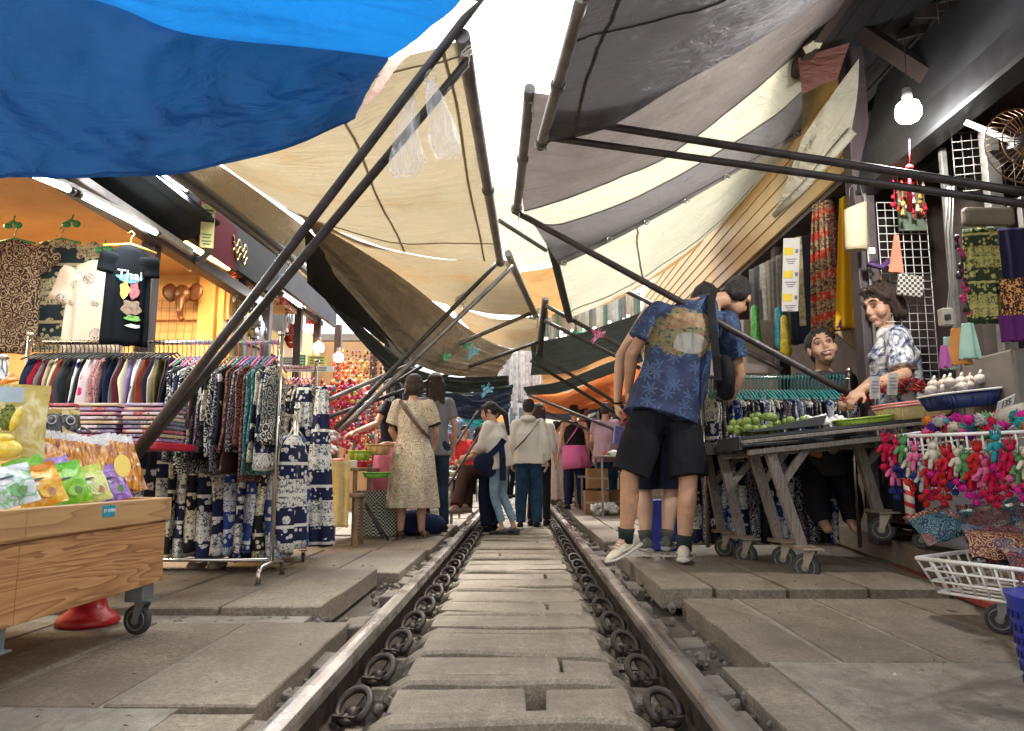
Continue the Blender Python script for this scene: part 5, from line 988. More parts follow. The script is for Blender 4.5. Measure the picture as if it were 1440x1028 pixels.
grid('wire_grid', P(213, 478, 6.1), (1, 0, 0), (0, 0, 1), 5, 5, .068, BRW, 'wire display grid behind the carved elephant head')
# tops hanging in the left shop
front_top('patterned_top', P(20, 338, 4.6), (1, 0, 0), .38, .74, printed('print_brown_paisley', 'paisley', (.05, .025, .018), (.42, .32, .2), (.12, .06, .04)), 'dark brown paisley top hanging in the left shop', 'top', .16, .17, sd=1, hangm=HG['green'])
front_top('patterned_top', P(86, 338, 4.7), (1, 0, 0), .40, .74, printed('print_cream_elephant', 'elephant', (.03, .05, .06), (.56, .50, .32)), 'cream and dark green elephant-print top on a green hanger', 'top', .16, .17, sd=2, hangm=HG['green'])
front_top('palm_shirt', P(140, 366, 4.35), (1, .05, 0), .34, .60, printed('print_palm_shirt', 'palms', (.62, .48, .36), (.03, .03, .07)), 'cream short-sleeved shirt dotted with small dark palm trees', 'shirt', .22, .16, sd=3, spread=.35)
rt, ux, uy, uz, o = front_top('graphic_tshirt', P(184, 346, 4.12), (.80, .60, 0), .23, .58, plain('black_jersey', (.005, .006, .008), .95, bump=.2, spec=.1), 'black t-shirt with a colourful front print on a yellow hanger', 't-shirt', .12, .115, sd=4, spread=.15, hangm=plain('yellow_hanger', (.6, .4, .08), .4))
fr = -uy if uy.y > 0 else uy; Rt = Matrix((ux, uz, -(-fr))).transposed() if False else Matrix((ux, uz, ux.cross(uz))).transposed()
for k, (dx, dz, w_, h_, c) in enumerate([(.0, -.20, .13, .05, (.12, .35, .45)), (-.02, -.27, .05, .10, (.50, .42, .08)), (.03, -.27, .05, .10, (.35, .10, .12)), (.02, -.37, .10, .09, (.22, .14, .10)), (.03, -.43, .08, .035, (.14, .30, .06)), (.035, -.475, .075, .022, (.6, .62, .58))]):
    m = MB(); c0 = o+ux*dx+uz*dz-ux.cross(uz)*-.034; n_ = ux.cross(uz); n_ = n_ if n_.y < 0 else -n_; c0 = o+ux*dx+uz*dz+n_*(.036+.001*k); m.prism([c0+ux*(w_/2*math.cos(q)*(1+.2*math.sin(q*5+k)))+uz*(h_/2*math.sin(q)*(1+.2*math.cos(q*4+k))) for q in [j*pi/9 for j in range(18)]], n_*.0015); m.build('print_patch', plain(f'tshirt_ink_{k}', c, .7, var=.4, vscale=60), rt)
text('Thai', .075, o+uz*-.185+n_*.046, Matrix((ux, uz, n_)).transposed(), plain('white_ink_cloth', (.6, .68, .7)), rt)
for i, (x, y) in enumerate([(18, 318), (100, 316), (146, 352)]):
    m = MB(); c = P(x, y, 4.6); m.tube([c+V((-.05, 0, 0)), c+V((0, 0, .03)), c+V((.05, 0, 0))], .012, 8); m.ell(c+V((-.03, 0, 0)), (.03, .02, .02)); m.ell(c+V((.035, 0, .005)), (.026, .02, .024)); m.tube([c+V((0, 0, .03)), c+V((.01, 0, .07))], .004); m.build('green_clip', HG['green'], label=f'green plastic hanger clip above the left shop tops, {ordn(i)} from the left', cat='clip', group='green clips in the left shop')
# carved elephant head
CARV = plain('dark_carved_wood', (.10, .035, .022), .35, var=.4, vscale=18, bump=.5); rt = thing('carved_elephant', P(256, 430, 5.95), 'dark carved wooden elephant head hanging on the orange wall', 'carving'); c = P(256, 414, 5.95)
m = MB(); m.ell(c, (.072, .05, .085)); m.cap(c+V((0, -.02, -.05)), c+V((.012, -.05, -.15)), .042, .028); m.cap(c+V((.012, -.05, -.15)), c+V((.02, -.03, -.22)), .028, .02); m.cap(c+V((.02, -.03, -.22)), c+V((.045, -.05, -.215)), .02, .015); remesh(m, 'head', CARV, rt, .006, 1)
for q in (-1, 1): m = MB(); m.loft([[c+V((q*(.055+.11*t), .01, .01+.02*t))+V((0, .012*math.sin(a), (.055+.035*math.sin(t*pi)-.02*t)*math.cos(a))) for a in [2*pi*j/14 for j in range(14)]] for t in [0, .25, .5, .75, 1]]); m.build('ear', CARV, rt)
# security dome, masks, chimes
m = MB(); c = P(268, 377, 5.9); m.ell(c, (.035, .03, .035)); rt = m.build('dome_camera', plain('white_plastic', (.7, .66, .6), .4), label='small white dome camera above the carved elephant head', cat='camera'); m = MB(); m.ell(c+V((0, -.022, 0)), (.02, .016, .02)); m.build('lens_dome', BLACK, rt)
MRED = plain('mask_red', (.36, .03, .02), .35, var=.3); MGOLD = plain('mask_gold', (.50, .32, .06), .3, .5); SILV = plain('silver_metal', (.5, .5, .48), .3, .9)
def mask(x, y, Y, s, mats, label):
    c = P(x, y, Y); rt = thing('carved_mask', c, label, 'mask'); m = MB(); m.ell(c, (.085*s, .05*s, .15*s), None, 20, 14); m.ell(c+V((0, -.045*s, -.01*s)), (.018*s, .03*s, .045*s)); m.ell(c+V((0, -.04*s, -.085*s)), (.035*s, .02*s, .02*s)); m.ell(c+V((0, 0, .13*s)), (.05*s, .04*s, .06*s)); remesh(m, 'face', mats[0], rt, .008*s, 1)
    for q in (-1, 1):
        m = MB(); m.ell(c+V((q*.035*s, -.044*s, .02*s)), (.02*s, .01*s, .012*s)); m.build('eye', mats[1], rt); m = MB(); m.ell(c+V((q*.09*s, 0, -.01*s)), (.014*s, .02*s, .05*s)); m.build('ear', mats[1], rt)
        m = MB(); m.tube([c+V((q*.012*s, -.05*s, .05*s)), c+V((q*.04*s, -.048*s, .065*s)), c+V((q*.07*s, -.03*s, .045*s))], .006*s); m.build('eyebrow', mats[1], rt)
    m = MB(); m.tube([c+V((-.03*s, -.062*s, -.085*s)), c+V((0, -.068*s, -.082*s)), c+V((.03*s, -.062*s, -.085*s))], .007*s); m.build('mouth', mats[1], rt)
mask(322, 448, 7.2, 1.55, (MRED, MGOLD), 'large red carved mask with gold eyes on the dark shop wall'); mask(345, 458, 6.9, .8, (MGOLD, MRED), 'smaller gold mask overlapping the large red one'); mask(362, 466, 6.9, .9, (SILV, BLACK), 'silvery mask right of the gold one'); mask(410, 474, 8.4, .9, (MRED, SILV), 'red and white mask beyond the dark post')
def chime(x, y, Y, s, label, n=6):
    c = P(x, y, Y); rt = thing('wind_chime', c, label, 'wind chime', 'wind chimes in front of the mask shop'); m = MB(); m.disc(c, (0, 0, 1), .035*s, .02*s); m.disc(c-V((0, 0, .03*s)), (0, 0, 1), .028*s, .012*s); m.tube([c, c+V((0, 0, .22*s))], .002); m.build('top_disc', MRED, rt)
    for i in range(n): q = 2*pi*i/n; p = c+V((.028*s*math.cos(q), .028*s*math.sin(q), -.045*s)); m = MB(); m.tube([p, p-V((0, 0, (.12+.05*math.sin(i*2))*s))], .0055*s, 8); m.build('chime_tube', SILV, rt)
    m = MB(); m.tube([c, c-V((0, 0, .21*s))], .0015); m.ell(c-V((0, 0, .235*s)), (.016*s, .006*s, .028*s)); m.build('clapper', plain('white_plastic', (.7, .66, .6)), rt)
chime(331, 386, 5.9, .9, 'silver wind chime nearest the orange shop'); chime(354, 396, 6.2, .95, 'silver wind chime just right of the nearest one'); chime(405, 436, 7.4, .9, 'silver wind chime hanging beyond the dark post')
# maroon banner and yellow sign
MARO = plain('maroon_banner', (.10, .004, .016), .8, spec=.1); rt = thing('banner', PX(300, 350, -2.2), 'maroon banner with gold script on the dark wall', 'banner'); m = MB(); y0 = PX(277, 330, -2.22).y; y1 = PX(332, 330, -2.22).y; m.box((-2.21, (y0+y1)/2, 2.36), (.006, y1-y0, .34)); m.build('cloth', MARO, rt)
m = MB(); yy = (y0+y1)/2; 
for k in range(3): m.tube([V((-2.204, yy+.25+.3*t, 2.32+.10*k*.5+.04*math.sin(t*14+k))) for t in [i/12 for i in range(13)]], .006, 5)
m.build('gold_script', MGOLD, rt)
YSG = plain('yellow_card', (.62, .58, .22), .6); rt = thing('hanging_sign', PX(292, 352, -2.1), 'yellow notice card hanging over the warm yellow tube', 'sign'); p = P(292, 318, 4.75); m = MB(); m.box(p, (.085, .006, .30), Euler((0, 0, .35)).to_matrix()); m.build('card', YSG, rt); m = MB()
for k, (dz, w_, h_) in enumerate([(.11, .06, .008), (.085, .05, .006), (-.06, .06, .006), (-.08, .05, .006), (-.105, .06, .006), (-.125, .045, .006)]): m.box(p+V((0, -.006, dz)), (w_, .004, h_), Euler((0, 0, .35)).to_matrix())
m.build('printed_lines', plain('dark_green_ink', (.05, .12, .04)), rt); m = MB(); m.tube([p+V((0, 0, .15)), p+V((0, 0, .26))], .003); m.build('cord', BLACK, rt)
# red lucky cloth hangings
RC = printed('print_red_lucky', 'sprig', (.55, .02, .05), (.75, .6, .5), (.45, .02, .04))
for i, (x, y, Y, w_, h_) in enumerate([(371, 366, 7.0, .09, .34), (383, 372, 7.1, .06, .30), (399, 380, 7.3, .12, .36), (438, 405, 8.6, .11, .44)]): drape('red_hanging', P(x, y, Y), (1, .2, 0), w_, w_*.95, h_, RC, f'red printed cloth hanging from the gutter, {ordn(i)} from the left', 'hanging cloth', i, .006, 5, .015, 'red cloths under the gutter')
BEADS = [plain('bead_'+n_, c_, .35) for n_, c_ in (('crimson', (.42, .012, .03)), ('scarlet', (.5, .04, .02)), ('maroon', (.16, .01, .02)), ('magenta', (.5, .02, .18)), ('gold', (.55, .36, .08)), ('teal', (.03, .22, .25)), ('ivory', (.6, .55, .45)))]
def strand(x, y, z, L, n_, mats, label, cat, grp, sd, r=.02, name='bead_strand'):
    m = MB(); rr = random.Random(sd); m.tube([(x, y, z), (x, y, z-L)], .0025, 4)
    for k in range(n_):
        m.cur = rr.randrange(len(mats)); q = rr.uniform(0, 6.28); a = r*rr.uniform(.5, 1.1); c = V((x+a*.7*math.cos(q), y+a*.7*math.sin(q), z-L*(k+.4)/n_))
        if rr.random() < .35: m.tube([c+V((0, 0, a)), c-V((0, 0, a*1.6))], [a*.3, a*.9], 6)
        else: m.ell(c, (a, a, a*rr.uniform(.7, 1.3)), n=6, m=4)
    return m.build(name, mats, label=label, cat=cat, group=grp)
rnd.seed(3)
NB = 0
for row, (Y, x0, x1, z0, L) in enumerate([(8.3, -2.30, -1.78, 1.62, .80), (8.9, -2.45, -1.80, 1.66, .8), (9.5, -2.4, -1.7, 1.62, .75)]):
    n_ = 16
    for i in range(n_): strand(x0+(x1-x0)*i/(n_-1), Y+rnd.uniform(-.05, .05), z0+rnd.uniform(-.06, .06), L*rnd.uniform(.8, 1.1), 15, [BEADS[k] for k in rnd.sample([0, 0, 0, 1, 1, 2, 3, 3, 4, 5, 6], 4)], f'red beaded strand of trinkets, {ordn(i)} from the left in the {("nearest", "middle", "farthest")[row]} row', 'trinket strand', 'red trinket strands on the left wall', NB+i, .030)
    NB += 20
for i in range(12): strand(-2.35+i*.05, 9.6+.02*i, 2.22, .42, 8, [BEADS[2], BEADS[4], PR['dark brown']], f'dark brown tassel strand under the gutter, {ordn(i)} from the left', 'tassel strand', 'brown tassel strands under the gutter', 300+i, .02, 'tassel_strand')
for i in range(6): strand(-2.25+i*.075, 9.0, 1.98, .30, 5, [BEADS[4], BEADS[1]], f'golden charm strand near the warm bulbs, {ordn(i)} from the left', 'charm strand', 'golden charm strands', 400+i, .028, 'charm_strand')
# notices behind rack 2
for i, (x0, x1, y0, y1, c_, ln_) in enumerate([(396, 415, 502, 514, (.62, .62, .56), None), (417, 430, 499, 514, (.02, .25, .08), None), (432, 460, 500, 514, (.55, .56, .12), None), (400, 470, 515, 523, (.6, .6, .52), None)]):
    a = P(x0, y1, 8.0-.02*i); b = P(x1, y0, 8.0-.02*i); m = MB(); m.box((a+b)/2, (b.x-a.x, .01, b.z-a.z)); rt = m.build('notice_board', plain(f'notice_{i}', c_, .5), label=('pale notice', 'small dark green notice', 'yellow-green notice', 'long pale notice strip')[i]+' on the wall above the pink hangers', cat='notice')
    m = MB(); 
    for k in range(3): m.box((a+b)/2+V((0, -.008, (k-1)*(b.z-a.z)*.27)), ((b.x-a.x)*.7, .004, (b.z-a.z)*.09))
    m.build('printed_lines', plain('ink_dark', (.05, .08, .05)) if i != 1 else plain('ink_white', (.7, .7, .7)), rt)
# left trinket table with cloth, baskets, stool
def table(name, c, w_, d_, z, mat, label, th=.03, leg=.035):
    rt = thing(name, (c[0], c[1], 0), label, 'table'); m = MB(); m.box((c[0], c[1], z-th/2), (w_, d_, th)); m.build('tabletop', mat, rt, bevel=.004)
    for a in (-1, 1):
        for b in (-1, 1): m = MB(); m.box((c[0]+a*(w_/2-leg), c[1]+b*(d_/2-leg), (z-th)/2), (leg, leg, z-th)); m.build('leg', mat, rt, bevel=.003)
    return rt
TBW = plain('worn_table_wood', (.20, .13, .08), .6, var=.3)
table('wooden_table', (-1.62, 7.0, 0), .50, 1.1, .66, TBW, 'wooden table of trinkets on the left, half under a yellow cloth'); table('wooden_stool', (-1.50, 6.45, 0), .36, .30, .44, TBW, 'low wooden stool before the yellow cloth')
drape('yellow_cloth', P(479, 648, 6.3), (1, 0, 0), .17, .17, .55, plain('pale_yellow_cloth', (.60, .50, .24), .8), 'pale yellow cloth hanging off the trinket table', 'cloth', 2, .012, 6, .04)
for i in range(26):
    x, y = rnd.uniform(-1.84, -1.42), rnd.uniform(6.5, 7.5); m = MB(); k = i % 3; z = .665+(.03 if i % 4 == 0 else 0)
    if k == 0: m.cap((x-.04, y, z+.02), (x+.04, y, z+.025), .02, .022)
    elif k == 1: m.box((x, y, z+.03), (.07, .05, .06), Euler((0, 0, i)).to_matrix())
    else: m.ell((x, y, z+.03), (.035, .035, .03))
    m.build('trinket', [BEADS[i % 7]], bevel=.004 if k == 1 else 0, label=f'small {("crimson", "scarlet", "maroon", "magenta", "gold", "teal", "ivory")[i % 7]} {("rolled pouch", "box", "ball")[k]} on the left trinket table', cat='trinket', group='trinkets on the left table')
m = MB(); 
for i in range(60): p = P(452+rnd.uniform(-9, 22), 640-rnd.uniform(0, 34), 6.3+rnd.uniform(-.1, .2)); m.ell(p, (.03, .02, .012), Euler((rnd.random(), rnd.random(), rnd.random())).to_matrix(), 6, 4)
m.build('wrapped_packet_heap', pack('clear_packet', (.55, .45, .48), (.78, .74, .74), 40), label='heap of small clear-wrapped packets on the yellow cloth', cat='packets', kind='stuff')
def basket(c, w_, d_, h_, mat, label, rim=None, holes=0, cat='basket', flare=.82, R=None, name='plastic_basket'):
    c = V(c); rt = thing(name, c, label, cat); m = MB(); t_ = .006; R = R or Matrix.Identity(3)
    def rr(w, d, z, n=40):
        o = []
        for j in range(n): q = 2*pi*j/n; cx, sx_ = math.cos(q), math.sin(q); o.append(c+R @ V((w/2*math.copysign(abs(cx)**.35, cx), d/2*math.copysign(abs(sx_)**.35, sx_), z)))
        return o
    m.loft([rr(w_*flare, d_*flare, 0), rr(w_*(flare+.05), d_*(flare+.05), h_*.3), rr(w_, d_, h_), rr(w_-t_*2, d_-t_*2, h_), rr(w_*flare-t_*2, d_*flare-t_*2, t_)]); m.build('shell', mat, rt)
    m = MB(); k = rr(w_+.012, d_+.012, h_-.004); m.tube(k+[k[0]], .006, 6); m.build('rim', rim or mat, rt); m = MB()
    for j in range(40):
        a = rr(w_*flare+.004, d_*flare+.004, .01)[j]; b = rr(w_+.004, d_+.004, h_-.01)[j]; m.tube([a, b], .0035, 4)
    m.build('ribs', mat, rt); return rt
YG = plain('lime_plastic', (.35, .50, .04), .4); OB = plain('tan_plastic', (.50, .30, .14), .5)
basket(P(506, 648, 6.8), .18, .2, .09, YG, 'lime green basket of sachets on the trinket table'); basket(P(532, 640, 7.0), .2, .2, .10, OB, 'tan tray basket on the trinket table'); basket(P(530, 672, 6.75), .22, .2, .05, plain('green_plastic', (.16, .42, .05), .4), 'green shallow basket below the tan tray', flare=.9)
m = MB(); m.tube([(-1.15, 6.75, .02), (-1.38, 6.85, .34)], .012); m.tube([(-1.22, 6.9, .02), (-1.42, 6.95, .34)], .012); m.build('folding_strut', DARKP, label='crossed dark folding strut leaning by the dress wearer\'s feet', cat='strut')
NAVYB = plain('navy_cloth_bag', (.012, .018, .06), .8); m = MB(); m.ell((-1.02, 7.45, .12), (.22, .14, .13)); m.ell((-.86, 7.5, .10), (.15, .14, .11)); m.build('cloth_bundle', NAVYB, label='dark navy cloth bundle on the ground behind the dress wearer', cat='bundle')
drape('checked_cloth', P(528, 690, 7.3), (1, 0, 0), .42, .44, .44, printed('print_green_check', 'check', (.02, .04, .03), (.5, .52, .46)), 'green and white checked cloth under the trinket table', 'cloth', 1, .01, 6, .06)
m = MB(); m.tube([P(560, 632, 6.95)+V((.038*math.cos(q), .0, .045*math.sin(q))) for q in [k*pi/8 for k in range(17)]], .009, 6); m.build('straw_hoop', plain('straw', (.5, .38, .2), .7), label='round straw hoop held over the trinket table', cat='hoop')
# ---------------------------------------------------------------- right shops
YSID = plain('yellow_boards', (.60, .42, .17), .6, var=.12, vscale=1.5)
rs = thing('boarded_shop', (3.0, 8, 0), 'right-hand shop with a band of yellow horizontal boards over its front', 'shop')
m = MB()
for k in range(9):
    z0 = 2.80+k*.135; m.prism([V((2.398, 5.15, z0)), V((2.398, 14, z0)), V((2.410, 14, z0+.131)), V((2.410, 5.15, z0+.131))], (.03, 0, 0))
m.build('yellow_boards', YSID, rs, bevel=.003)
m = MB(); m.box((2.47, 9.6, 3.4), (.02, 8.9, 1.2)); m.build('board_backing', DWOOD, rs); m = MB(); m.box((3.3, 9.4, 1.5), (.1, 8.6, 3.0)); m.build('wall', plain('taupe_wall', (.16, .13, .11), .7), rs)
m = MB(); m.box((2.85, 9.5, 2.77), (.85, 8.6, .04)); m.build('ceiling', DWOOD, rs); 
for y in (6.9, 9.3, 11.8): m = MB(); m.box((2.5, y, 1.45), (.10, .10, 2.65)); m.build('post', DWOOD, rs, bevel=.004)
bs = thing('black_fascia_shop', (3.0, 3.8, 0), 'nearest right-hand shop with a dark metal fascia and timber post', 'shop')
BKM = plain('black_painted_metal', (.045, .047, .052), .38, .4, var=.3, vscale=2); m = MB(); m.prism([V((2.44, 1.6, 2.79)), V((2.44, 5.0, 2.79)), V((2.60, 5.0, 3.38)), V((2.60, 1.6, 3.38))], (.03, 0, 0)); m.build('fascia', BKM, bs)
m = MB(); m.prism([V((2.40, 1.6, 2.58)), V((2.40, 5.0, 2.58)), V((2.44, 5.0, 2.79)), V((2.44, 1.6, 2.79))], (.05, 0, 0)); m.box((2.46, 3.3, 2.565), (.14, 3.4, .03)); m.build('fascia_lip', plain('black_lip_metal', (.022, .022, .024), .35, .3), bs)
PURP = wood('purple_brown_timber', (.085, .06, .062), (.05, .035, .04), 1.0, (5, 5, .8)); m = MB(); m.box((2.45, 5.07, 1.95), (.145, .13, 3.6)); m.build('timber_post', PURP, bs, bevel=.008)
m = MB(); m.box((2.44, 4.98, 1.52), (.02, .02, 2.1)); m.box((2.60, 4.3, 1.5), (.035, .035, 2.15)); m.box((2.72, 4.05, 1.5), (.08, .06, 2.15)); m.box((3.1, 3.9, 2.08), (.8, .04, .045)); m.box((2.75, 3.87, 1.35), (.04, .04, 1.5)); m.build('steel_frame', GALV, bs, bevel=.004)
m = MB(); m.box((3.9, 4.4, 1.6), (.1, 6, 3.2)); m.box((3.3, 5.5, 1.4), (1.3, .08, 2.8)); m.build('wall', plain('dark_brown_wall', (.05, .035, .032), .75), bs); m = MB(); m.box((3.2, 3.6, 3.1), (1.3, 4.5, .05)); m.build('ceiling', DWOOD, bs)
# roof structure in the dark upper right corner
rf = thing('roof_frame', (2.7, 4.3, 3), 'dark timber roof frame with corrugated sheets high on the right', 'roof'); m = MB(); m.beam(P(1205, 40, 4.9), P(1320, 115, 4.2), .09, .10); m.beam(P(1180, 20, 5.4), P(1440, 10, 4.0), .07, .09); m.beam(P(1230, 60, 5.4), P(1300, 40, 4.6), .05, .06); m.build('rafters', DWOOD, rf, bevel=.004)
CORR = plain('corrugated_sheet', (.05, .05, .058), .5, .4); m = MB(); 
for i in range(36):
    a = P(1150, -40, 5.4)+V((i*.07, 0, 0)); m.beam(a+V((0, 0, .02*(i % 2))), a+V((0, -2.6, .25+.02*(i % 2))), .075, .01)
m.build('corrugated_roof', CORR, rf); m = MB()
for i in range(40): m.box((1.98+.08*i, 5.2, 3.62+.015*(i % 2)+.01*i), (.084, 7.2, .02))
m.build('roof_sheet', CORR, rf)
m = MB(); m.beam((2.06, 1.8, 3.55), (2.06, 8.6, 3.55), .07, .09); m.beam((2.9, 1.8, 3.56), (2.9, 8.6, 3.56), .07, .09); m.build('purlin', DWOOD, rf, bevel=.004)
m = MB(); m.prism([P(1178, 18, 4.8), P(1208, 8, 4.8), P(1210, 16, 4.8), P(1186, 26, 4.8)], (0, .01, 0)); m.build('skylight_sheet', plain('pale_blue_sheet', (.35, .45, .5), .4), rf)
grid('wire_grid', P(1322, 52, 4.2), (1, -.4, 0), (0, 0, 1), 6, 6, .055, GALV, 'wire cage panel high in the dark upper right corner')
m = MB(); c = P(1262, 72, 4.6); m.cap(c, c+V((-.05, -.05, -.06)), .03, .035); m.build('spotlight', plain('taupe_plastic', (.3, .25, .22)), label='small unlit spotlight clamped to the dark rafter', cat='spotlight')
m = MB(); c = P(1142, 64, 4.7); m.box(c, (.11, .05, .05), Euler((.2, -.7, .3)).to_matrix()); m.box(c+V((.04, 0, .03)), (.05, .06, .08), Euler((.5, .4, .3)).to_matrix()); m.build('paper_lantern', plain('cream_paper', (.6, .55, .42)), label='crumpled cream paper bracket below the dark grey awning', cat='bracket')
m = MB(); m.tube([P(1213, 52, 5.2), P(1208, 85, 5.2), P(1204, 170, 5.3)], [.012, .045, .045], 12); m.ell(P(1203, 172, 5.3), .05); m.build('rolled_blind', plain('black_cloth', (.02, .02, .024), .6), label='black rolled blind hanging against the timber post', cat='blind')
for i, (x0, x1) in enumerate([(1200, 1214), (1208, 1219)]): m = MB(); m.tube([P(x0, 180, 5.25), P((x0+x1)/2, 300, 5.2), P(x1, 440, 5.1)], .004, 5); m.build('cord', BLACK, label=f'thin cord dropping along the timber post, the {"left" if i == 0 else "right"} one', cat='cord')
# fan, fascia handle, red tassels
ft = thing('wall_fan', P(1438, 205, 3.6), 'black wall fan with a wire guard inside the right shop', 'fan'); c = P(1440, 205, 3.6); m = MB()
for k in range(36): q = 2*pi*k/36; m.tube([c+V((.04*math.cos(q), -.05, .04*math.sin(q))), c+V((.15*math.cos(q), -.045, .15*math.sin(q))), c+V((.20*math.cos(q), 0, .20*math.sin(q)))], .0022, 4)
for r in (.08, .14, .2): m.tube([c+V((r*math.cos(q), -.045 if r < .2 else 0, r*math.sin(q))) for q in [2*pi*k/32 for k in range(33)]], .004, 5)
m.build('guard', plain('amber_wire', (.24, .13, .06), .4, .4), ft); m = MB(); m.ell(c+V((0, .02, 0)), (.06, .08, .06)); m.beam(c, c+V((-.12, .25, .25)), .03, .03); m.build('motor', BLACK, ft)
for k in range(4): q = k*pi/2+.4; m = MB(); m.prism([c+V((.03*math.cos(q), 0, .03*math.sin(q))), c+V((.17*math.cos(q-.3), .02, .17*math.sin(q-.3))), c+V((.17*math.cos(q+.35), -.02, .17*math.sin(q+.35)))], (0, .004, 0)); m.build('blade', BLACK, ft)
m = MB(); c = P(1348, 172, 3.98); m.beam(c-V((.03, 0, .012)), c+V((.03, 0, .012)), .012, .016); m.build('door_handle_bracket', GALV, label='small bright handle on the black fascia lip', cat='handle')
m = MB(); m.tube([P(1279, 196, 3.95), P(1279, 240, 3.95)], .003); m.cur = 0; m.ell(P(1279, 236, 3.95), (.024, .015, .02)); m.tube([P(1279, 240, 3.95), P(1279, 262, 3.95), P(1279, 297, 3.95)], [.006, .012, .014], 8); m.build('red_tassel', plain('red_silk', (.5, .01, .02), .5), label='red silk tassel hanging below the bright white bulb', cat='tassel')
for i in range(8): strand(P(1256+i*8, 252, 4.7).x, 4.7+.02*i, P(1256, 240+4*(i % 3), 4.7).z, .26, 5, [BEADS[k] for k in ((0, 3), (1, 6), (4, 1), (0, 6))[i % 4]], f'red and gold lucky charm beside the timber post, {ordn(i)} from the left', 'charm', 'lucky charms on the wire grid', 500+i, .018, 'lucky_charm')
g = P(1251, 545, 4.95); grid('wire_grid', g, (1, 0, 0), (0, 0, 1), 6, 23, .056, WHITEW, 'white wire display grid right of the timber post', .003)
m = MB(); m.prism([P(1258, 330, 4.85), P(1264, 330, 4.85), P(1271, 383, 4.85), P(1250, 382, 4.85)], (0, .01, 0)); m.build('pink_cloth', plain('salmon_cloth', (.62, .22, .14), .8), label='narrow salmon pink cloth hanging on the white wire grid', cat='cloth')
m = MB(); m.box(P(1280, 402, 4.85), (.17, .03, .15), Euler((0, .15, 0)).to_matrix()); m.build('woven_pouch', printed('print_woven_check', 'check', (.5, .47, .4), (.05, .05, .05), s=.9), label='black and white checked pouch on the white wire grid', cat='pouch', bevel=.01)
m = MB(); m.box(P(1281, 290, 4.9), (.18, .02, .35)); m.build('green_cloth', plain('faded_green_cloth', (.12, .15, .11), .85), label='faded green cloth behind the top of the white wire grid', cat='cloth')
# garments under the yellow boards
dx = (.35, -1, 0)
drape('red_patterned_dress', P(1158, 283, 5.7), dx, .22, .40, 1.08, printed('print_red_stripes', 'stripes', (.10, .04, .03), (.42, .30, .16), (.50, .05, .03)), 'dress banded in red and tan under the yellow boards', 'dress', 1, .03, 14, .08)
drape('yellow_dress', P(1200, 275, 5.35), (.7, -.7, 0), .20, .38, 1.0, printed('print_yellow_purple', 'floral', (.72, .42, .015), (.10, .02, .12), (.68, .42, .03), s=.28), 'bright yellow dress with purple patches beside the timber post', 'dress', 2, .03, 12, .08)
drape('purple_sleeve_cloth', P(1178, 312, 5.5), (.7, -.7, 0), .12, .14, .34, PR['maroon paisley'], 'dark purple cloth hanging between the red and yellow dresses', 'cloth', 4, .02, 7, .05)
front_top('navy_tshirt', P(1137, 330, 6.1), (.55, -.83, 0), .34, .92, plain('navy_jersey', (.014, .022, .045), .85), 'long navy t-shirt with a tan stripe hanging under the yellow boards', 't-shirt', .2, .14, sd=6, spread=.2)
m = MB(); m.box(P(1126, 395, 5.95), (.05, .01, .75), Euler((0, 0, -.6)).to_matrix()); m.build('tan_panel', plain('tan_print', (.45, .38, .2), .8, var=.4, vscale=30), label='tan printed strip hanging beside the white price poster', cat='strip')
rt = thing('price_poster', P(1112, 385, 5.8), 'tall white price poster with three yellow boxes', 'poster'); R_ = Euler((0, .07, -.35)).to_matrix(); pc = P(1112, 386, 5.8); m = MB(); m.box(pc, (.125, .006, .60), R_); m.build('paper', plain('white_paper', (.66, .64, .6), .6, var=.05), rt)
for k in range(3):
    m = MB(); m.box(pc+R_ @ V((-.018, -.006, .19-.19*k)), (.07, .004, .06), R_); m.build('yellow_box', plain('yellow_ink', (.75, .55, .03), .6), rt); m = MB()
    for q in range(3): m.box(pc+R_ @ V((0, -.006, .125-.19*k-q*.018)), (.085-.02*q, .004, .006), R_)
    m.box(pc+R_ @ V((.042, -.006, .19-.19*k)), (.02, .004, .03), R_); m.build('printed_lines', plain('ink_grey', (.2, .15, .2)), rt)
for i in range(7):
    p = P(1062+i*7.5, 378-i*3.8, 7.0-i*.08); nm_ = ['grey', 'charcoal', 'white', 'beige', 'grey', 'beige', 'charcoal'][i]; drape('clipped_trousers', p, (.6, -.8, 0), .13, .17, .84, plain('linen_%s' % nm_, [(.2, .2, .2), (.10, .10, .11), (.45, .43, .38), (.32, .28, .22), (.16, .16, .17), (.36, .33, .28), (.07, .07, .08)][i], .85, var=.25, vscale=25), f'{nm_} linen trousers clipped under the yellow boards, {ordn(i)} from the left', 'trousers', i, .02, 6, .06, 'linen trousers clipped under the yellow boards')
rt = thing('woven_bag', P(1204, 355, 4.85), 'tall woven straw bag with dark cord handles on the timber post', 'bag'); c = P(1204, 352, 4.85); m = MB(); rings = []
for t in [i/8 for i in range(9)]: rings.append([c+V((.075*(1+.05*t)*math.cos(q)+.012*t, .045*math.sin(q), .31*t+.03*t*math.cos(q))) for q in [2*pi*j/20 for j in range(20)]])
m.loft(rings); m.build('bag_body', printed('print_straw', 'check', (.50, .42, .28), (.34, .27, .17), s=2.4), rt); m = MB(); m.tube([c+V((-.045, -.03, .29)), c+V((-.03, -.03, .42)), c+V((.03, -.03, .50)), c+V((.05, -.03, .40)), c+V((.06, -.03, .30))], .005); m.build('handle', DARKP, rt)
m = MB(); m.box(P(1226, 353, 4.8), (.04, .02, .045)); o_ = m.build('socket_plate', plain('white_plastic', (.7, .66, .6)), label='small white socket plate on the timber post', cat='socket', bevel=.004)
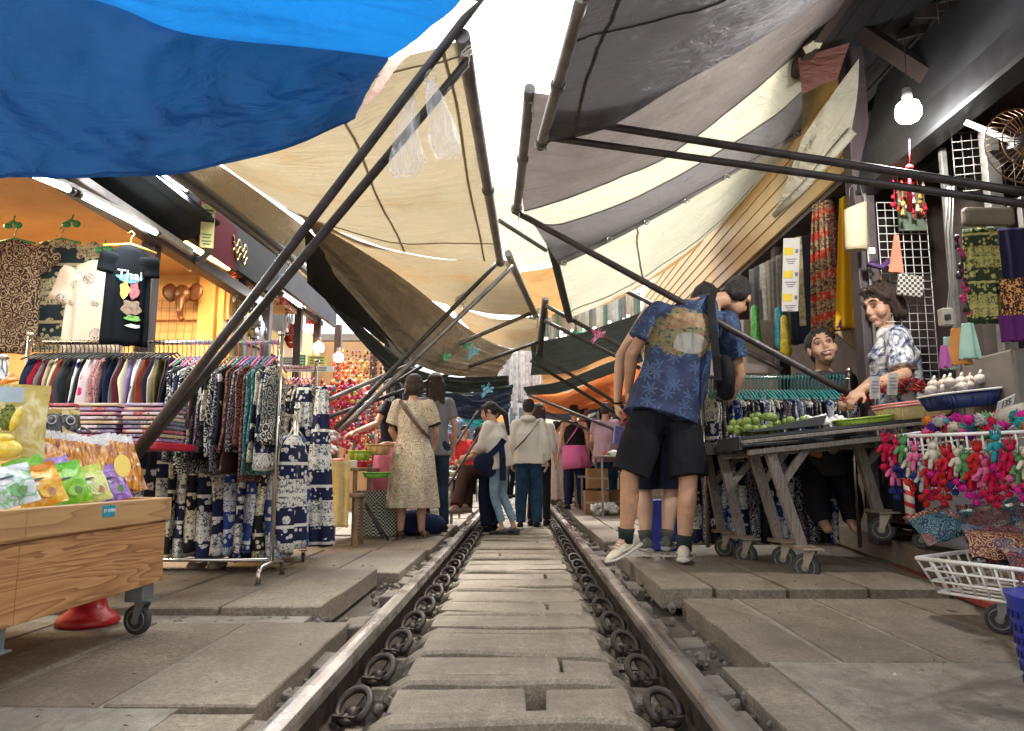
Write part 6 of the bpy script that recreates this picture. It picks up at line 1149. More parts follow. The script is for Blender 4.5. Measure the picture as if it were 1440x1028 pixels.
m = MB(); m.tube([P(1231, 367, 4.9), P(1222, 372, 4.88), P(1240, 376, 4.85), P(1250, 366, 4.88)], .02, 8); m.build('purple_ribbon', plain('purple_ribbon', (.07, .03, .12), .7), label='purple ribbon tied round the timber post', cat='ribbon')
m = MB(); p = P(1205, 478, 5.45); m.prism([p+V((-.16, 0, .06)), p+V((.05, 0, .10)), p+V((.02, 0, -.10))], (0, .04, 0)); m.build('straw_hat', printed('print_straw2', 'check', (.5, .40, .24), (.30, .22, .12), s=2.), label='woven straw fan-shaped purse behind the standing seller', cat='purse', bevel=.01)
for i, (x, y, c_, lb) in enumerate([(1104, 470, (.72, .55, .02), 'yellow'), (1096, 458, (.03, .40, .60), 'turquoise blue'), (1062, 455, (.10, .45, .08), 'bright green')]): m = MB(); q = P(x, y, 6.3+.1*i); m.cap(q+V((0, 0, .14)), q+V((0, 0, -.16)), .03, .05); remesh_ = m.build('plastic_pouch', pack('pouch_bag_%d' % i, c_, tuple(v*.6 for v in c_), 14), label=f'{lb} plastic bundle hanging below the linen trousers', cat='bundle')
m = MB(); m.box(P(1042, 492, 6.9), (.5, .4, .5)); m.build('glass_case', plain('case_frame', (.4, .33, .28), .3), label='pale display case behind the stooping men', cat='display case', bevel=.01)
# right window goods
drape('elephant_skirt', P(1377, 322, 3.75), (1, -.1, 0), .17, .19, .50, printed('print_green_yellow_elephant', 'elephant', (.03, .045, .02), (.42, .38, .13), s=1.5), 'green, black and yellow elephant-print skirt in the right shop', 'skirt', 3, .008, 12, .04)
drape('leopard_skirt', P(1428, 392, 3.7), (1, -.1, 0), .16, .17, .26, printed('print_leopard', 'leopard', (.60, .30, .10), (.05, .02, .015)), 'orange leopard-print skirt with a purple hem in the right shop', 'skirt', 5, .006, 9, .04)
drape('purple_cloth', P(1428, 444, 3.68), (1, -.1, 0), .17, .16, .13, plain('purple_cloth', (.10, .02, .12), .8), 'purple and blue cloth band under the leopard-print skirt', 'cloth', 5, .006, 9, .04)
drape('navy_cloth', P(1425, 322, 3.78), (1, -.1, 0), .17, .17, .28, plain('navy_cloth', (.02, .018, .05), .8), 'dark navy cloth above the leopard-print skirt', 'cloth', 5, .006, 9, .04)
m = MB(); m.box(P(1389, 305, 3.7), (.26, .05, .10)); m.build('olive_clutch', plain('olive_clutch', (.16, .14, .09), .6, var=.2, bump=.8), label='ribbed olive clutch bag above the elephant-print skirt', cat='bag', bevel=.02)
for i in range(5): strand(P(1348, 330, 3.72).x+.01*(i % 2), 3.72, P(1348, 330+i*22, 3.72).z, .1, 3, [BEADS[3], BLACK], f'pink and black keyring beside the elephant-print skirt, {ordn(i)} from the top', 'keyring', 'keyrings beside the elephant-print skirt', 600+i, .02, 'keyring')
for i, (x, y, w_, h_, c_, lb) in enumerate([(1333, 474, .065, .15, (.35, .55, .50), 'pale aqua pouch hanging left of the orange one'), (1347, 462, .10, .17, (.62, .26, .06), 'orange pouch hanging between two aqua ones'), (1361, 455, .085, .165, (.38, .60, .48), 'mint green pouch hanging over the orange one'), (1327, 486, .04, .1, (.5, .12, .42), 'small mauve pouch behind the pale aqua one')]): drape('hanging_pouch', P(x, y, 3.45-.03*i), (1, 0, 0), w_*.6, w_*1.25, h_, plain('pouch_cloth_%d' % i, c_, .7), lb, 'pouch', i, .008, 4, .03)
m = MB(); m.box(P(1330, 446, 3.62), (.055, .05, .085)); o_ = m.build('socket_box', plain('cream_plastic', (.55, .52, .44), .4), label='cream electric socket box on the steel frame', cat='socket box', bevel=.006); m = MB(); m.box(P(1333, 446, 3.58), (.02, .02, .025)); m.build('plug', BLACK, o_)
for i in range(3): m = MB(); m.tube([P(1333+i*4, 262, 3.7), P(1330+i*5, 330, 3.66), P(1336+i*3, 400, 3.66), P(1331+i*3, 445, 3.6)], .004, 5); m.build('cable', plain('grey_cable', (.3, .29, .27)), label=f'grey electric cable running down the steel frame, {ordn(i)} from the left', cat='cable', group='cables on the steel frame')
grid('wire_grid', P(1345, 270, 4.1), (1, -.25, 0), (0, 0, 1), 8, 7, .05, GALV, 'dark wire mesh behind the wall fan')
m = MB(); m.box((2.98, 3.95, .75), (.9, .45, 1.0)); m.build('shop_counter', plain('taupe_counter', (.16, .14, .12), .5), label='taupe counter inside the right shop', cat='counter', bevel=.01)
# ---------------------------------------------------------------- fruit tables on casters
BLT = plain('black_laminate', (.03, .032, .036), .35)
def wtable(x0, x1, y0, y1, z0, z1, label, near, legs):
    rt = thing('market_table', ((x0+x1)/2, (y0+y1)/2, 0), label, 'table'); m = MB(); zz = lambda x: z0+(z1-z0)*(x-x0)/(x1-x0)
    m.prism([V((x0, y0, z0)), V((x1, y0, z1)), V((x1, y1, z1)), V((x0, y1, z0))], (0, 0, -.022)); m.build('tabletop', BLT, rt, bevel=.003)
    m = MB(); m.beam((x0-.01, y0-.012, z0-.035), (x1, y0-.012, z1-.035), .02, .085, (0, 1, 0)); m.build('front_rail', near, rt, bevel=.003)
    m = MB(); m.beam((x0+.03, y0+.01, z0-.095), (x1, y0+.01, z1-.095), .03, .05, (0, 1, 0)); m.build('under_rail', GREYW, rt, bevel=.003)
    m = MB(); m.beam((x0-.012, y0, z0-.04), (x0-.012, y1, z0-.04), .02, .08); m.build('side_rail', BLT, rt, bevel=.003)
    for (xt, yt, xb, yb, zb) in legs:
        m = MB(); a = V((xt, yt, zz(xt)-.08)); b = V((xb, yb, zb+.19)); m.beam(a, b, .06, .05, (0, 1, 0)); lg = m.build('leg', GREYW, rt, bevel=.003)
        m = MB(); k = a.lerp(b, .38); m.beam(k, V((min(xt+.24, x1-.02), yt+.02, zz(min(xt+.24, x1-.02))-.1)), .045, .035, (0, 1, 0)); m.build('brace', GREYW, rt, bevel=.003)
        m = MB(); m.box((xb, yb, zb+.195), (.13, .11, .02)); m.build('foot_plate', plain('rusty_plate', (.22, .15, .10), .6, .3), rt, bevel=.002); caster(rt, (xb+.02, yb, zb), .080, plain('tan_bracket', (.30, .25, .19), .5, .3), .9)
    return rt
wtable(1.335, 3.05, 4.36, 4.86, .835, 1.015, 'near fruit and trinket table on splayed wooden legs with casters', GREYW, [(1.50, 4.42, 1.68, 4.45, 0), (1.52, 4.80, 1.70, 4.88, 0), (2.18, 4.78, 2.30, 4.80, .19), (2.60, 4.5, 2.62, 4.6, .19)])
wtable(1.345, 2.4, 5.0, 5.7, .82, .90, 'farther black-edged table holding limes, behind the near one', BLT, [(1.40, 5.06, 1.52, 5.1, 0), (1.42, 5.55, 1.52, 5.6, 0)])
LIME = plain('lime_peel', (.16, .22, .045), .45, var=.3, vscale=10); rnd.seed(9)
for i in range(46):
    x = 1.37+rnd.random()*.36; y = 4.92+rnd.random()*.12; lay = i//20; zt = .845+(x-1.34)*.10+.022+lay*.034; y = 4.42+(i % 4)*.09+rnd.uniform(-.02, .02); x = 1.37+(i//4 % 8)*.048+rnd.uniform(-.012, .012)+lay*.02
    m = MB(); m.ell((x, y, zt), (.027, .025, .026)); m.build('lime', LIME, label=f'green lime in the heap at the track end of the near table', cat='lime', group='limes heaped on the near table')
m = MB(); m.prism([V((1.40, 4.345, .86)), V((1.80, 4.345, .90)), V((1.83, 4.345, .96)), V((1.36, 4.345, .862))], (0, .2, 0)); m.build('slanted_tray', BLT, label='dark slanted tray edge in front of the limes', cat='tray')
FOIL = pack('silver_packet', (.16, .15, .15), (.55, .52, .50), 30, .2)
for i in range(9): pouch(V((1.74+i*.030, 4.44+.03*(i % 3), .895+.01*(i % 2))), (.1-.1*(i % 3), -.8, .6), (.5*math.sin(i*2.), .3, .9), .085, .06+.015*(i % 3), FOIL, f'silvery wrapped packet beside the limes, {ordn(i)} from the left', 'packet', CRIMP, i, .02, 'silvery packets on the near table', 'wrapped_packet')
BK1 = plain('lime_green_basket', (.28, .42, .05), .4); BK2 = plain('cream_yellow_basket', (.68, .55, .26), .4); PKR = plain('pink_rim', (.65, .25, .28), .4); NVB = plain('navy_basket', (.015, .03, .12), .4)
Rt_ = Euler((0, -.105, 0)).to_matrix()
basket((2.08, 4.47, .905), .34, .22, .045, BK1, 'shallow lime green basket on the near table', R=Rt_, flare=.9); basket((2.40, 4.46, .945), .40, .24, .085, BK2, 'cream-yellow basket with a pink rim on the near table', PKR, R=Rt_, flare=.86)
basket((2.42, 4.50, .99), .42, .24, .06, BK2, 'second cream basket nested in the pink-rimmed one', PKR, R=Rt_, flare=.86)
basket(P(1352, 574, 3.95), .34, .24, .085, NVB, 'navy perforated basket of wrapped garlic on the near table', WHITEW, R=Rt_, flare=.85)
GAR = pack('wrapped_bulb', (.55, .45, .36), (.72, .62, .52), 14)
for i in range(13): c = P(1312+(i % 7)*13+rnd.uniform(-3, 3), 549-(i//7)*8-(i % 7)*1.6, 4.0+.05*(i % 3)); m = MB(); m.ell(c, (.032, .03, .028)); m.tube([c+V((0, 0, .02)), c+V((.01, 0, .05))], [.012, .006], 6); m.build('wrapped_bulb', GAR, label=f'pale wrapped bulb in the navy basket, {ordn(i)} from the left', cat='bulb', group='wrapped bulbs in the navy basket')
CH = plain('dried_chilli', (.28, .012, .015), .35)
m = MB()
for i in range(160): c = P(1228+rnd.uniform(0, 76), 540-rnd.uniform(-12, 8), 4.7+rnd.uniform(-.06, .12)); d = V((rnd.uniform(-1, 1), rnd.uniform(-1, 1), rnd.uniform(-.4, .4)))*.03; m.tube([c-d, c, c+d], [.003, .006, .002], 5)
m.build('chilli_heap', CH, label='heap of dark red dried chillies behind the cream basket', cat='chillies', kind='stuff')
m = MB()
for i in range(90): c = P(1186+rnd.uniform(0, 40), 566-rnd.uniform(0, 12), 4.68+rnd.uniform(-.05, .1)); d = V((rnd.uniform(-1, 1), rnd.uniform(-1, 1), rnd.uniform(-.4, .4)))*.025; m.tube([c-d, c, c+d], [.003, .006, .002], 5)
m.build('chilli_heap', CH, label='small heap of red chillies by the standing seller\'s hands', cat='chillies', kind='stuff')
for i, (x, y) in enumerate([(1230, 545), (1255, 540)]):
    m = MB(); p = P(x, y, 4.32); m.box(p, (.062, .004, .13), Euler((.15, .1*i-.05, .1)).to_matrix()); o_ = m.build('price_card', plain('white_card', (.6, .58, .54), .6), label=f'white price card stuck upright behind the cream basket, the {"left" if i == 0 else "right"} one', cat='price card'); m = MB()
    for k in range(4): m.box(p+V((0, -.008, .035-.02*k)), (.04, .003, .005))
    m.build('printed_lines', plain('ink_grey', (.2, .15, .2)), o_)
# turquoise hanger rack
rack('clothes_rack', 1.32, 2.36, 5.22, 1.29, 'clothes rack crowded with turquoise hangers behind the fruit tables', lowbar=False, feet=False)
tn = ['navy and white elephant-print', 'black and white paisley', 'blue elephant-print', 'black and white floral', 'navy paisley', 'black and cream elephant-print']
for i in range(40): nme = tn[(i*5+i//3) % 6]; edge_garment(1.36+i*.0245, 5.22, 1.29, .36, PR[nme], HG['turquoise'], f'{nme} top on a turquoise hanger, {ordn(i)} from the left', 'top', 'tops on the turquoise hangers', i+200, .34, .026, drop=.15)
rack('clothes_rack', 1.30, 2.44, 5.80, .98, 'low rack of elephant-print trousers beneath the turquoise hangers', lowbar=False, feet=False, legs2=True)
for i in range(15): nme = ['navy and white elephant-print', 'blue elephant-print', 'black and white floral', 'navy paisley'][(i*3+i//4) % 4]; edge_garment(1.34+i*.074, 5.80, 1.0, .80, PR[nme], HG['white'], f'long {nme} trousers under the tables, {ordn(i)} from the left', 'trousers', 'trousers hanging behind the fruit tables', i+260, .3, .09, .05, drop=.1)
# wire basket of pompom keyrings, poles, lower basket of batik purses, blue bin
def wire_basket(name, c, w_, d_, h_, label, R, s=.045, flare=1., r=.0035):
    c = V(c); rt = thing(name, c, label, 'wire basket'); L = lambda x, y, z: c+R @ V((x*(flare+(1-flare)*z/h_), y*(flare+(1-flare)*z/h_), z)); cs = [(-w_/2, -d_/2), (w_/2, -d_/2), (w_/2, d_/2), (-w_/2, d_/2)]; m = MB()
    for i in range(4): a, b = cs[i], cs[(i+1) % 4]; m.tube([L(*a, h_), L(*b, h_)], r*1.7, 8)
    for i in range(4): a, b = cs[i], cs[(i+1) % 4]; m.tube([L(*a, 0), L(*b, 0)], r*1.3, 6)
    m.build('rim', WHITEW, rt); m = MB()
    for i in range(4):
        a, b = V((*cs[i], 0)), V((*cs[(i+1) % 4], 0)); n_ = max(2, round((b-a).length/s))
        for k in range(n_+1): q = a.lerp(b, k/n_); m.tube([L(q.x, q.y, 0), L(q.x, q.y, h_)], r, 5)
        for zz in (.33, .66): m.tube([L(a.x, a.y, h_*zz), L(b.x, b.y, h_*zz)], r, 5)
    for k in range(8): m.tube([L(-w_/2+w_*k/7, -d_/2, 0), L(-w_/2+w_*k/7, d_/2, 0)], r, 5)
    m.build('wires', WHITEW, rt); return L
Rb = Euler((.0, -.10, .62)).to_matrix(); L1 = wire_basket('wire_basket', P(1400, 662, 2.55), .46, .42, .14, 'white wire basket overflowing with felt pompom keyrings', Rb)
PM = [plain('felt_'+n_, tuple(x*.72 for x in c_), .95, var=.25, vscale=40, bump=.6) for n_, c_ in (('crimson', (.55, .012, .06)), ('magenta', (.60, .02, .25)), ('pink', (.70, .15, .30)), ('purple', (.10, .03, .25)), ('teal', (.03, .28, .30)), ('green', (.10, .28, .10)), ('yellow', (.70, .50, .04)), ('cream', (.62, .55, .42)), ('orange', (.62, .18, .02)), ('white_grey', (.45, .45, .42)), ('navy', (.02, .03, .15)), ('red', (.5, .02, .02)))]
PN = ['crimson', 'magenta', 'pink', 'purple', 'teal', 'green', 'yellow', 'cream', 'orange', 'grey', 'navy', 'red']
rnd.seed(4)
def pompom(c, r, m, n_=7):
    m.ell(c, r*.82, n=8, m=6)
    for k in range(n_*4): q = V((rnd.gauss(0, 1), rnd.gauss(0, 1), rnd.gauss(0, 1))).normalized(); m.tube([c+q*r*.6, c+q*r*1.12], [r*.22, r*.05], 4)
def keyring(i, top):
    k1 = rnd.choice((0, 0, 11, 11, 2, 11, 0, 7, 8, 9, 6, 5, 7, 4, 2)); k2 = rnd.choice((0, 1, 11, 2, 0, 10)); rt = thing('felt_keyring', top, f'{PN[k1]} felt doll keyring with {PN[k2]} pompoms hanging on the wire basket', 'keyring', 'felt keyrings on the wire basket')
    s_ = rnd.uniform(.6, .85); c = top; m = MB(); m.ell(c-V((0, 0, .022)), (.019*s_, .016*s_, .018*s_)); m.ell(c-V((0, 0, .052)), (.021*s_, .017*s_, .026*s_))
    for q in (-1, 1): m.cap(c+V((q*.016, 0, -.045)), c+V((q*.030, -.004, -.062)), .007, .006); m.cap(c+V((q*.009, 0, -.07)), c+V((q*.012, 0, -.092)), .008, .007); m.ell(c+V((q*.012, 0, -.006)), (.006, .005, .009))
    m.tube([c+V((0, 0, .02)), c-V((0, 0, .01))], .002, 5); m.build('doll', PM[k1], rt)
    m = MB()
    for q in (-1, 0, 1): e = c+V((q*.014, -.003, -.115-.02*(q == 0))); m.tube([c-V((0, 0, .07)), e], .0015, 4); pompom(e, .0135, m, 4)
    m.build('pompoms', PM[k2], rt)
n_k = 0
for i in range(34): keyring(n_k, L1(-.25+.50*(i/33), -.225, rnd.uniform(.06, .19))+V((rnd.uniform(-.006, .006), -.006, 0))); n_k += 1
for i in range(24): keyring(n_k, L1(-.245, -.21+.44*(i/23), rnd.uniform(.05, .16))); n_k += 1
for i in range(110):
    p = L1(rnd.uniform(-.21, .21), rnd.uniform(-.19, .19), .13+rnd.uniform(0, .055)); k = rnd.choice((0, 1, 2, 2, 4, 5, 7, 8, 9, 0, 3)); m = MB(); pompom(p, rnd.uniform(.018, .026), m, 5)
    m.build('pompom', PM[k], label=f'{PN[k]} felt pompom heaped in the wire basket', cat='pompom', group='pompoms heaped in the wire basket')
for i in range(40):
    k = rnd.choice((0, 1, 1, 0, 11, 3)); p = L1(-.25+.5*rnd.random(), -.235, rnd.uniform(.02, .12)); m = MB(); pompom(p, .02, m, 5); m.build('pompom', PM[k], label=f'{PN[k]} pompom hooked on the front wires of the basket', cat='pompom', group='pompoms hooked on the front wires')
m = MB(); m.tube([L1(.10, -.05, .13), L1(.10, -.02, .20)], [.06, .055], 14); m.build('cream_felt_doll', PM[7], label='fluffy cream felt cushion in the middle of the pompoms', cat='cushion')
p = P(1414, 568, 2.75); m = MB(); m.box(p, (.095, .003, .05), Euler((.5, -.35, .35)).to_matrix()); o_ = m.build('price_card', plain('white_card', (.6, .58, .54)), label='tilted handwritten price card above the pompom basket', cat='price card'); text('135', .038, p+V((0, -.004, .002)), Euler((.5+pi/2*1.0, -.35, .35)), plain('ink_dark', (.05, .08, .05)), o_)
# striped poles
def stripe_mat():
    t = NT('red_white_stripe'); co = t.coord(); x = t.sep(co); a = t.math('ARCTAN2', x[1], x[0]); z = t.math('ADD', t.math('MULTIPLY', x[2], 15.), t.math('DIVIDE', a, 2*pi)); f = t.math('GREATER_THAN', t.math('FRACT', z), .6); return t.fin(t.mix(f, (.55, .48, .40), (.45, .015, .02)), .45)
STR = stripe_mat()
DST = thing('display_stand', (1.75, 2.9, 0), 'display stand on casters with red and white striped poles under the wire baskets', 'stand')
for i, (x, y, X) in enumerate([(1349, 700, 0), (1278, 700, 0)]):
    Y = 3.75+.6*i; a = P(x, 690, Y); m = MB(); m.tube([V((a.x, Y, .34)), V((a.x, Y, a.z+.14))], .027, 18); o_ = m.build('striped_pole', STR, DST); v0 = V((a.x, Y, .1))-DST.location; o_.location = v0
    for v in o_.data.vertices: v.co -= v0

for x in (1326, 1378): m = MB(); m.tube([P(x, 745, 3.6), P(x, 680, 3.6)], .014); m.build('strut', DARKP, DST); m = MB(); m.box((2.42, 4.05, .325), (.42, .85, .03)); m.build('platform', DARKP, DST, bevel=.004)
for x, y in ((2.30, 3.72), (2.34, 4.38), (2.58, 3.72)): caster(DST, (x, y, .19), .05, MET, 1.)
m = MB(); m.tube([P(1349, 690, 3.75), P(1380, 655, 2.9)], .014); m.tube([V((2.15, 3.0, .20)), V((1.95, 2.6, .30)), P(1440, 815, 2.45)], .014); m.build('arm', DARKP, DST)
m = MB(); m.box(P(1372, 728, 3.35), (.30, .3, .26)); m.build('storage_box', plain('pale_grey_plastic', (.12, .12, .13), .5), label='pale grey storage box behind the striped poles', cat='box', bevel=.02)
Rc = Euler((0, -.03, .48)).to_matrix(); L2 = wire_basket('wire_basket', P(1462, 834, 2.4), .52, .44, .105, 'lower white wire basket holding glossy batik purses', Rc, .05, .84, .004)
BT = [printed('batik_purse_%d' % i, 'paisley', a, b, c, s=2.2, rough=.28, bump=.4) for i, (a, b, c) in enumerate([((.015, .02, .04), (.22, .05, .03), (.04, .10, .15)), ((.02, .06, .11), (.30, .17, .08), (.20, .03, .03)), ((.012, .015, .04), (.07, .16, .15), (.22, .05, .03)), ((.07, .01, .015), (.32, .20, .10), (.02, .03, .08))])]
for i in range(15):
    c = L2(-.20+.062*(i % 7), -.15+.13*(i//5), .07+.05*(i//5)); pouch(c, (-.25+.2*math.sin(i), -.75, .65), (.45*math.sin(i*1.3), .5, .8), .17, .12, BT[i % 4], f'glossy batik purse in the lower wire basket, {ordn(i)} from the near corner', 'purse', BT[(i+1) % 4], i, .05, 'batik purses in the lower wire basket', 'batik_purse')
m = MB(); p = L2(-.20, -.235, .10); 
for k in range(3): m.tube([p, p+V((.012*(k-1), -.012, -.05)), p+V((.018*(k-1), -.012, -.10-.02*k))], .006, 6)
m.ell(p, (.016, .01, .01)); m.build('pink_ribbon', plain('pink_ribbon', (.62, .08, .25), .5), label='pink ribbon tied to the lower wire basket', cat='ribbon')
BB = plain('blue_bin_plastic', (.012, .025, .30), .35); c = P(1500, 905, 2.0); rt = thing('laundry_basket', (c.x, 2.0, 0), 'tall blue slotted plastic bin below the lower wire basket', 'bin'); m = MB(); prof3 = [(.085, .0), (.105, .16), (.125, .31), (.13, .32)]; m.loft([[V((c.x+r*math.cos(q), 2.0+r*math.sin(q), z)) for q in [2*pi*j/32 for j in range(32)]] for r, z in prof3]); m.build('bin_body', BB, rt)
m = MB()
for j in range(32):
    for z in [k*.034+.03 for k in range(8)]: r = .085+.04*z/.31+.0015; q = 2*pi*j/32; m.box((c.x+r*math.cos(q), 2.0+r*math.sin(q), z), (.004, .009, .018), Euler((0, 0, q)).to_matrix())
m.build('slots', plain('dark_blue_slot', (.005, .01, .10), .5), rt)
rt = DST; caster(rt, (1.93, 3.05, 0), .058, MET, .75); m = MB(); m.tube([(1.95, 3.05, .13), (2.15, 3.0, .20)], .016); m.build('axle_arm', MET, rt)
# black sheet standing in for the dark below the near table end
m = MB(); m.box((2.75, 5.0, .75), (.35, .08, 1.1)); m.build('dark_filler', plain('black_filler', (.012, .012, .016), .9), label='black curtain filling in the dark below the near table', cat='curtain')
m = MB(); c_=P(929, 700, 6.2); m.box((c_.x, 6.2, .20), (.22, .22, .40)); m.build('blue_crate', plain('royal_blue_plastic', (.02, .03, .30), .4), label='royal blue plastic crates standing behind the men\'s legs', cat='crate', bevel=.01)
# ---------------------------------------------------------------- the two stooping men
HAW = None
def hawaii():
    t = NT('print_hawaiian_shirt'); co = t.coord(); s = t.sep(co); n = t.noise(co, 7, 4, .6); base = t.ramp(n, [(.35, (.010, .020, .060)), (.6, (.020, .036, .10)), (.8, (.045, .07, .15))])
    v = t.voro(co, 9); sp = t.noise(co, 70, 3, .7, dist=3); vp = t.n('ShaderNodeTexVoronoi'); vp.inputs['Scale'].default_value = 8.5; t.l(co, vp.inputs['Vector']); dv = t.n('ShaderNodeVectorMath', operation='SUBTRACT'); t.l(co, dv.inputs[0]); t.l(vp.outputs['Position'], dv.inputs[1])
    ds = t.sep(dv.outputs[0]); an = t.math('ARCTAN2', ds[2], ds[0]); rr = t.math('SQRT', t.math('ADD', t.math('MULTIPLY', ds[2], ds[2]), t.math('MULTIPLY', ds[0], ds[0])))
    lf = t.math('POWER', t.math('ABSOLUTE', t.math('COSINE', t.math('MULTIPLY', an, 3.5))), 2.2); palm = t.math('LESS_THAN', rr, t.math('MULTIPLY_ADD', lf, .046, .005)); base = t.mix(t.math('MULTIPLY', palm, .55), base, (.07, .13, .26))
    hz = t.math('GREATER_THAN', t.noise(co, 5, 4, .7, dist=1.), .56); base = t.mix(t.math('MULTIPLY', hz, .3), base, (.06, .10, .20))
    return t, co, s, base
def face_pat(c0, c1, rad):
    """printed scene on the back of the shirt: island, flowers and a pale shell"""
    t, co, s, base = hawaii()
    def blobm(cx, cz, rx, rz, wob=.25, sc=14):
        a = t.math('DIVIDE', t.math('SUBTRACT', s[0], cx), rx); b = t.math('DIVIDE', t.math('SUBTRACT', s[2], cz), rz); d = t.math('SQRT', t.math('ADD', t.math('MULTIPLY', a, a), t.math('MULTIPLY', b, b)))
        return t.math('LESS_THAN', t.math('ADD', d, t.math('MULTIPLY', t.math('SUBTRACT', t.noise(co, sc, 4, .7), .5), wob*4)), 1.)
    cx, cz = c0; col_ = base; fl = t.noise(co, 45, 4, .8, out='Color')
    flo = t.ramp(t.noise(co, 38, 3, .7, dist=1), [(.36, (.02, .03, .06)), (.45, (.10, .14, .04)), (.53, (.20, .18, .10)), (.60, (.26, .09, .06)), (.66, (.20, .025, .025)), (.74, (.32, .28, .22))])
    col_ = t.mix(blobm(cx, cz+.02, .22, .155, .42, 7), col_, flo)
    col_ = t.mix(blobm(cx+.04, cz+.105, .165, .055, .22, 8), col_, t.ramp(t.noise(co, 22, 3), [(.4, (.22, .12, .06)), (.6, (.31, .22, .13))]))
    col_ = t.mix(blobm(cx+.02, cz-.05, .11, .070, .14, 8), col_, t.ramp(t.noise(t.coord((18, 18, 3)), 1., 3), [(.35, (.16, .19, .22)), (.5, (.32, .30, .25)), (.7, (.32, .22, .12))]))
    return t.fin(col_, .8, bump=t.noise(co, 14, 4), bstr=.3, bdist=.02)
YA = 4.92
JA = dict(pel=P(936, 566, YA+.02), wai=P(950, 520, YA+.0), che=P(968, 462, YA-.02), nec=P(1003, 424, YA+.02), hd=P(1036, 419, YA+.06), hpL=P(914, 580, YA), hpR=P(958, 580, YA+.02), knL=P(885, 672, YA-.02), knR=P(968, 676, YA-.04), anL=P(880, 757, YA+.02), anR=P(962, 768, YA-.02),
  shL=P(925, 440, YA+.02), shR=P(1022, 452, YA+.0), elL=P(888, 498, YA+.04), wrL=P(884, 548, YA+.16), elR=P(1040, 528, YA+.1), wrR=P(1020, 572, YA+.2))
JA['f'] = V((.17, .93, -.55)); JA['up'] = V((.25, .3, 1)); JA['toeL'] = V((-.55, -.62, -.38)); JA['supL'] = V((-.3, -.3, .9)); JA['toeR'] = V((.1, -1, 0)); JA['hem'] = P(931, 590, YA); JA['hnR'] = V((1, .2, .2)); JA['hnL'] = V((-1, 0, 0)); JA['curl'] = .7
SNK = plain('cream_sneaker', (.52, .46, .36), .65, var=.2, vscale=20, bump=.3); SOL = plain('off_white_sole', (.58, .54, .46), .6, var=.15); SHG = plain('grey_sneaker', (.10, .105, .10), .7, var=.4, vscale=30, bump=.4); SOLG = plain('grey_sole', (.32, .31, .28), .6)
JA['toeL'] = V((-.78, -.5, -.34)); JA['supL'] = V((-.3, -.15, .9)); JA['toeR'] = V((.25, .95, 0))
sA = 1.08
haw = face_pat((.0, .0), 0, 0)
rt, L, R = person('man in a blue Hawaiian shirt and black shorts stooping over the fruit table', JA, sA, skin=plain('skin_tan', (.47, .26, .155), .55, var=.16, vscale=12, bump=.25, bscale=200), top=dict(mat=haw, sleeve=.66, sw=.034, loose=.052, fold=.02, hem=.1, name='hawaiian_shirt'), bottom=dict(kind='shorts', mat=plain('black_shorts', (.012, .012, .016), .85, var=.3, bump=.2), w=1.18, up=.06), hairk='short', vox=.008, thick=1.03)
for o_ in rt.children:
    if o_.name.startswith('hawaiian_shirt'):   # put the shirt's own coordinates at the middle of its back print
        c = P(958, 478, YA)-rt.location; o_.location = c
        for v in o_.data.vertices: v.co -= c
shoe(rt, P(880, 757, YA+.02), JA['toeL'], sA, SNK, SOL, up=JA['supL']); shoe(rt, P(962, 768, YA-.02), V((.3, .9, 0)), sA*1.02, SNK, SOL)
for q in 'LR':
    m = MB(); a = JA['an'+q]; b = a.lerp(JA['kn'+q], .17); m.tube([a+V((0, 0, -.03)), a.lerp(b, .5), b], [.047, .050, .057], 14); m.build('sock', plain('dark_sock', (.02, .03, .03), .9), rt)
BLKF = plain('black_webbing', (.014, .014, .016), .75, bump=.3)
def ribbon(pts, w_, side, mat, name, parent, th=.006):
    m = MB(); pts = [V(p) for p in pts]; rings = []
    for i, p in enumerate(pts):
        t = (pts[min(i+1, len(pts)-1)]-pts[max(i-1, 0)]).normalized(); a = V(side); a = (a-t*a.dot(t)).normalized(); b = t.cross(a); rings.append([p+a*w_/2-b*th/2, p+a*w_/2+b*th/2, p-a*w_/2+b*th/2, p-a*w_/2-b*th/2])
    m.loft(rings, smooth=False); return m.build(name, mat, parent)
bg_ = thing('sling_bag', P(1016, 540, YA-.05), 'black sling bag worn over the Hawaiian shirt, strap down the back', 'bag')
ribbon([P(1004, 408, YA-.02), P(1000, 425, YA-.135), P(1003, 460, YA-.185), P(1007, 500, YA-.20), P(1010, 535, YA-.18)], .05, (1, 0, .1), BLKF, 'strap', bg_, .008)
m = MB(); c = P(1020, 530, YA-.04); m.ell(c, (.06, .12, .14)); m.cap(c+V((0, 0, .1)), c+V((0, 0, -.1)), .05, .06); remesh(m, 'pouch', BLKF, bg_, .012, 2)
YB = 5.30
JB = dict(pel=P(926, 590, YB), wai=P(930, 545, YB), che=P(942, 480, YB), nec=P(968, 432, YB), hd=P(990, 424, YB+.03), hpL=P(905, 600, YB), hpR=P(945, 600, YB), knL=P(905, 690, YB), knR=P(944, 690, YB), anL=P(908, 757, YB-.05), anR=P(938, 755, YB-.02), shL=P(912, 440, YB), shR=P(975, 450, YB), elL=P(873, 500, YB-.02), wrL=P(868, 566, YB), elR=P(985, 520, YB+.1), wrR=P(990, 560, YB+.2))
JB['f'] = V((.75, .6, -.3)); JB['toeL'] = V((-.1, 1, 0)); JB['toeR'] = V((.3, 1, 0)); JB['hnL'] = V((-1, -.2, 0)); JB['hdirL'] = V((.05, .1, -1)); JB['curl'] = .8
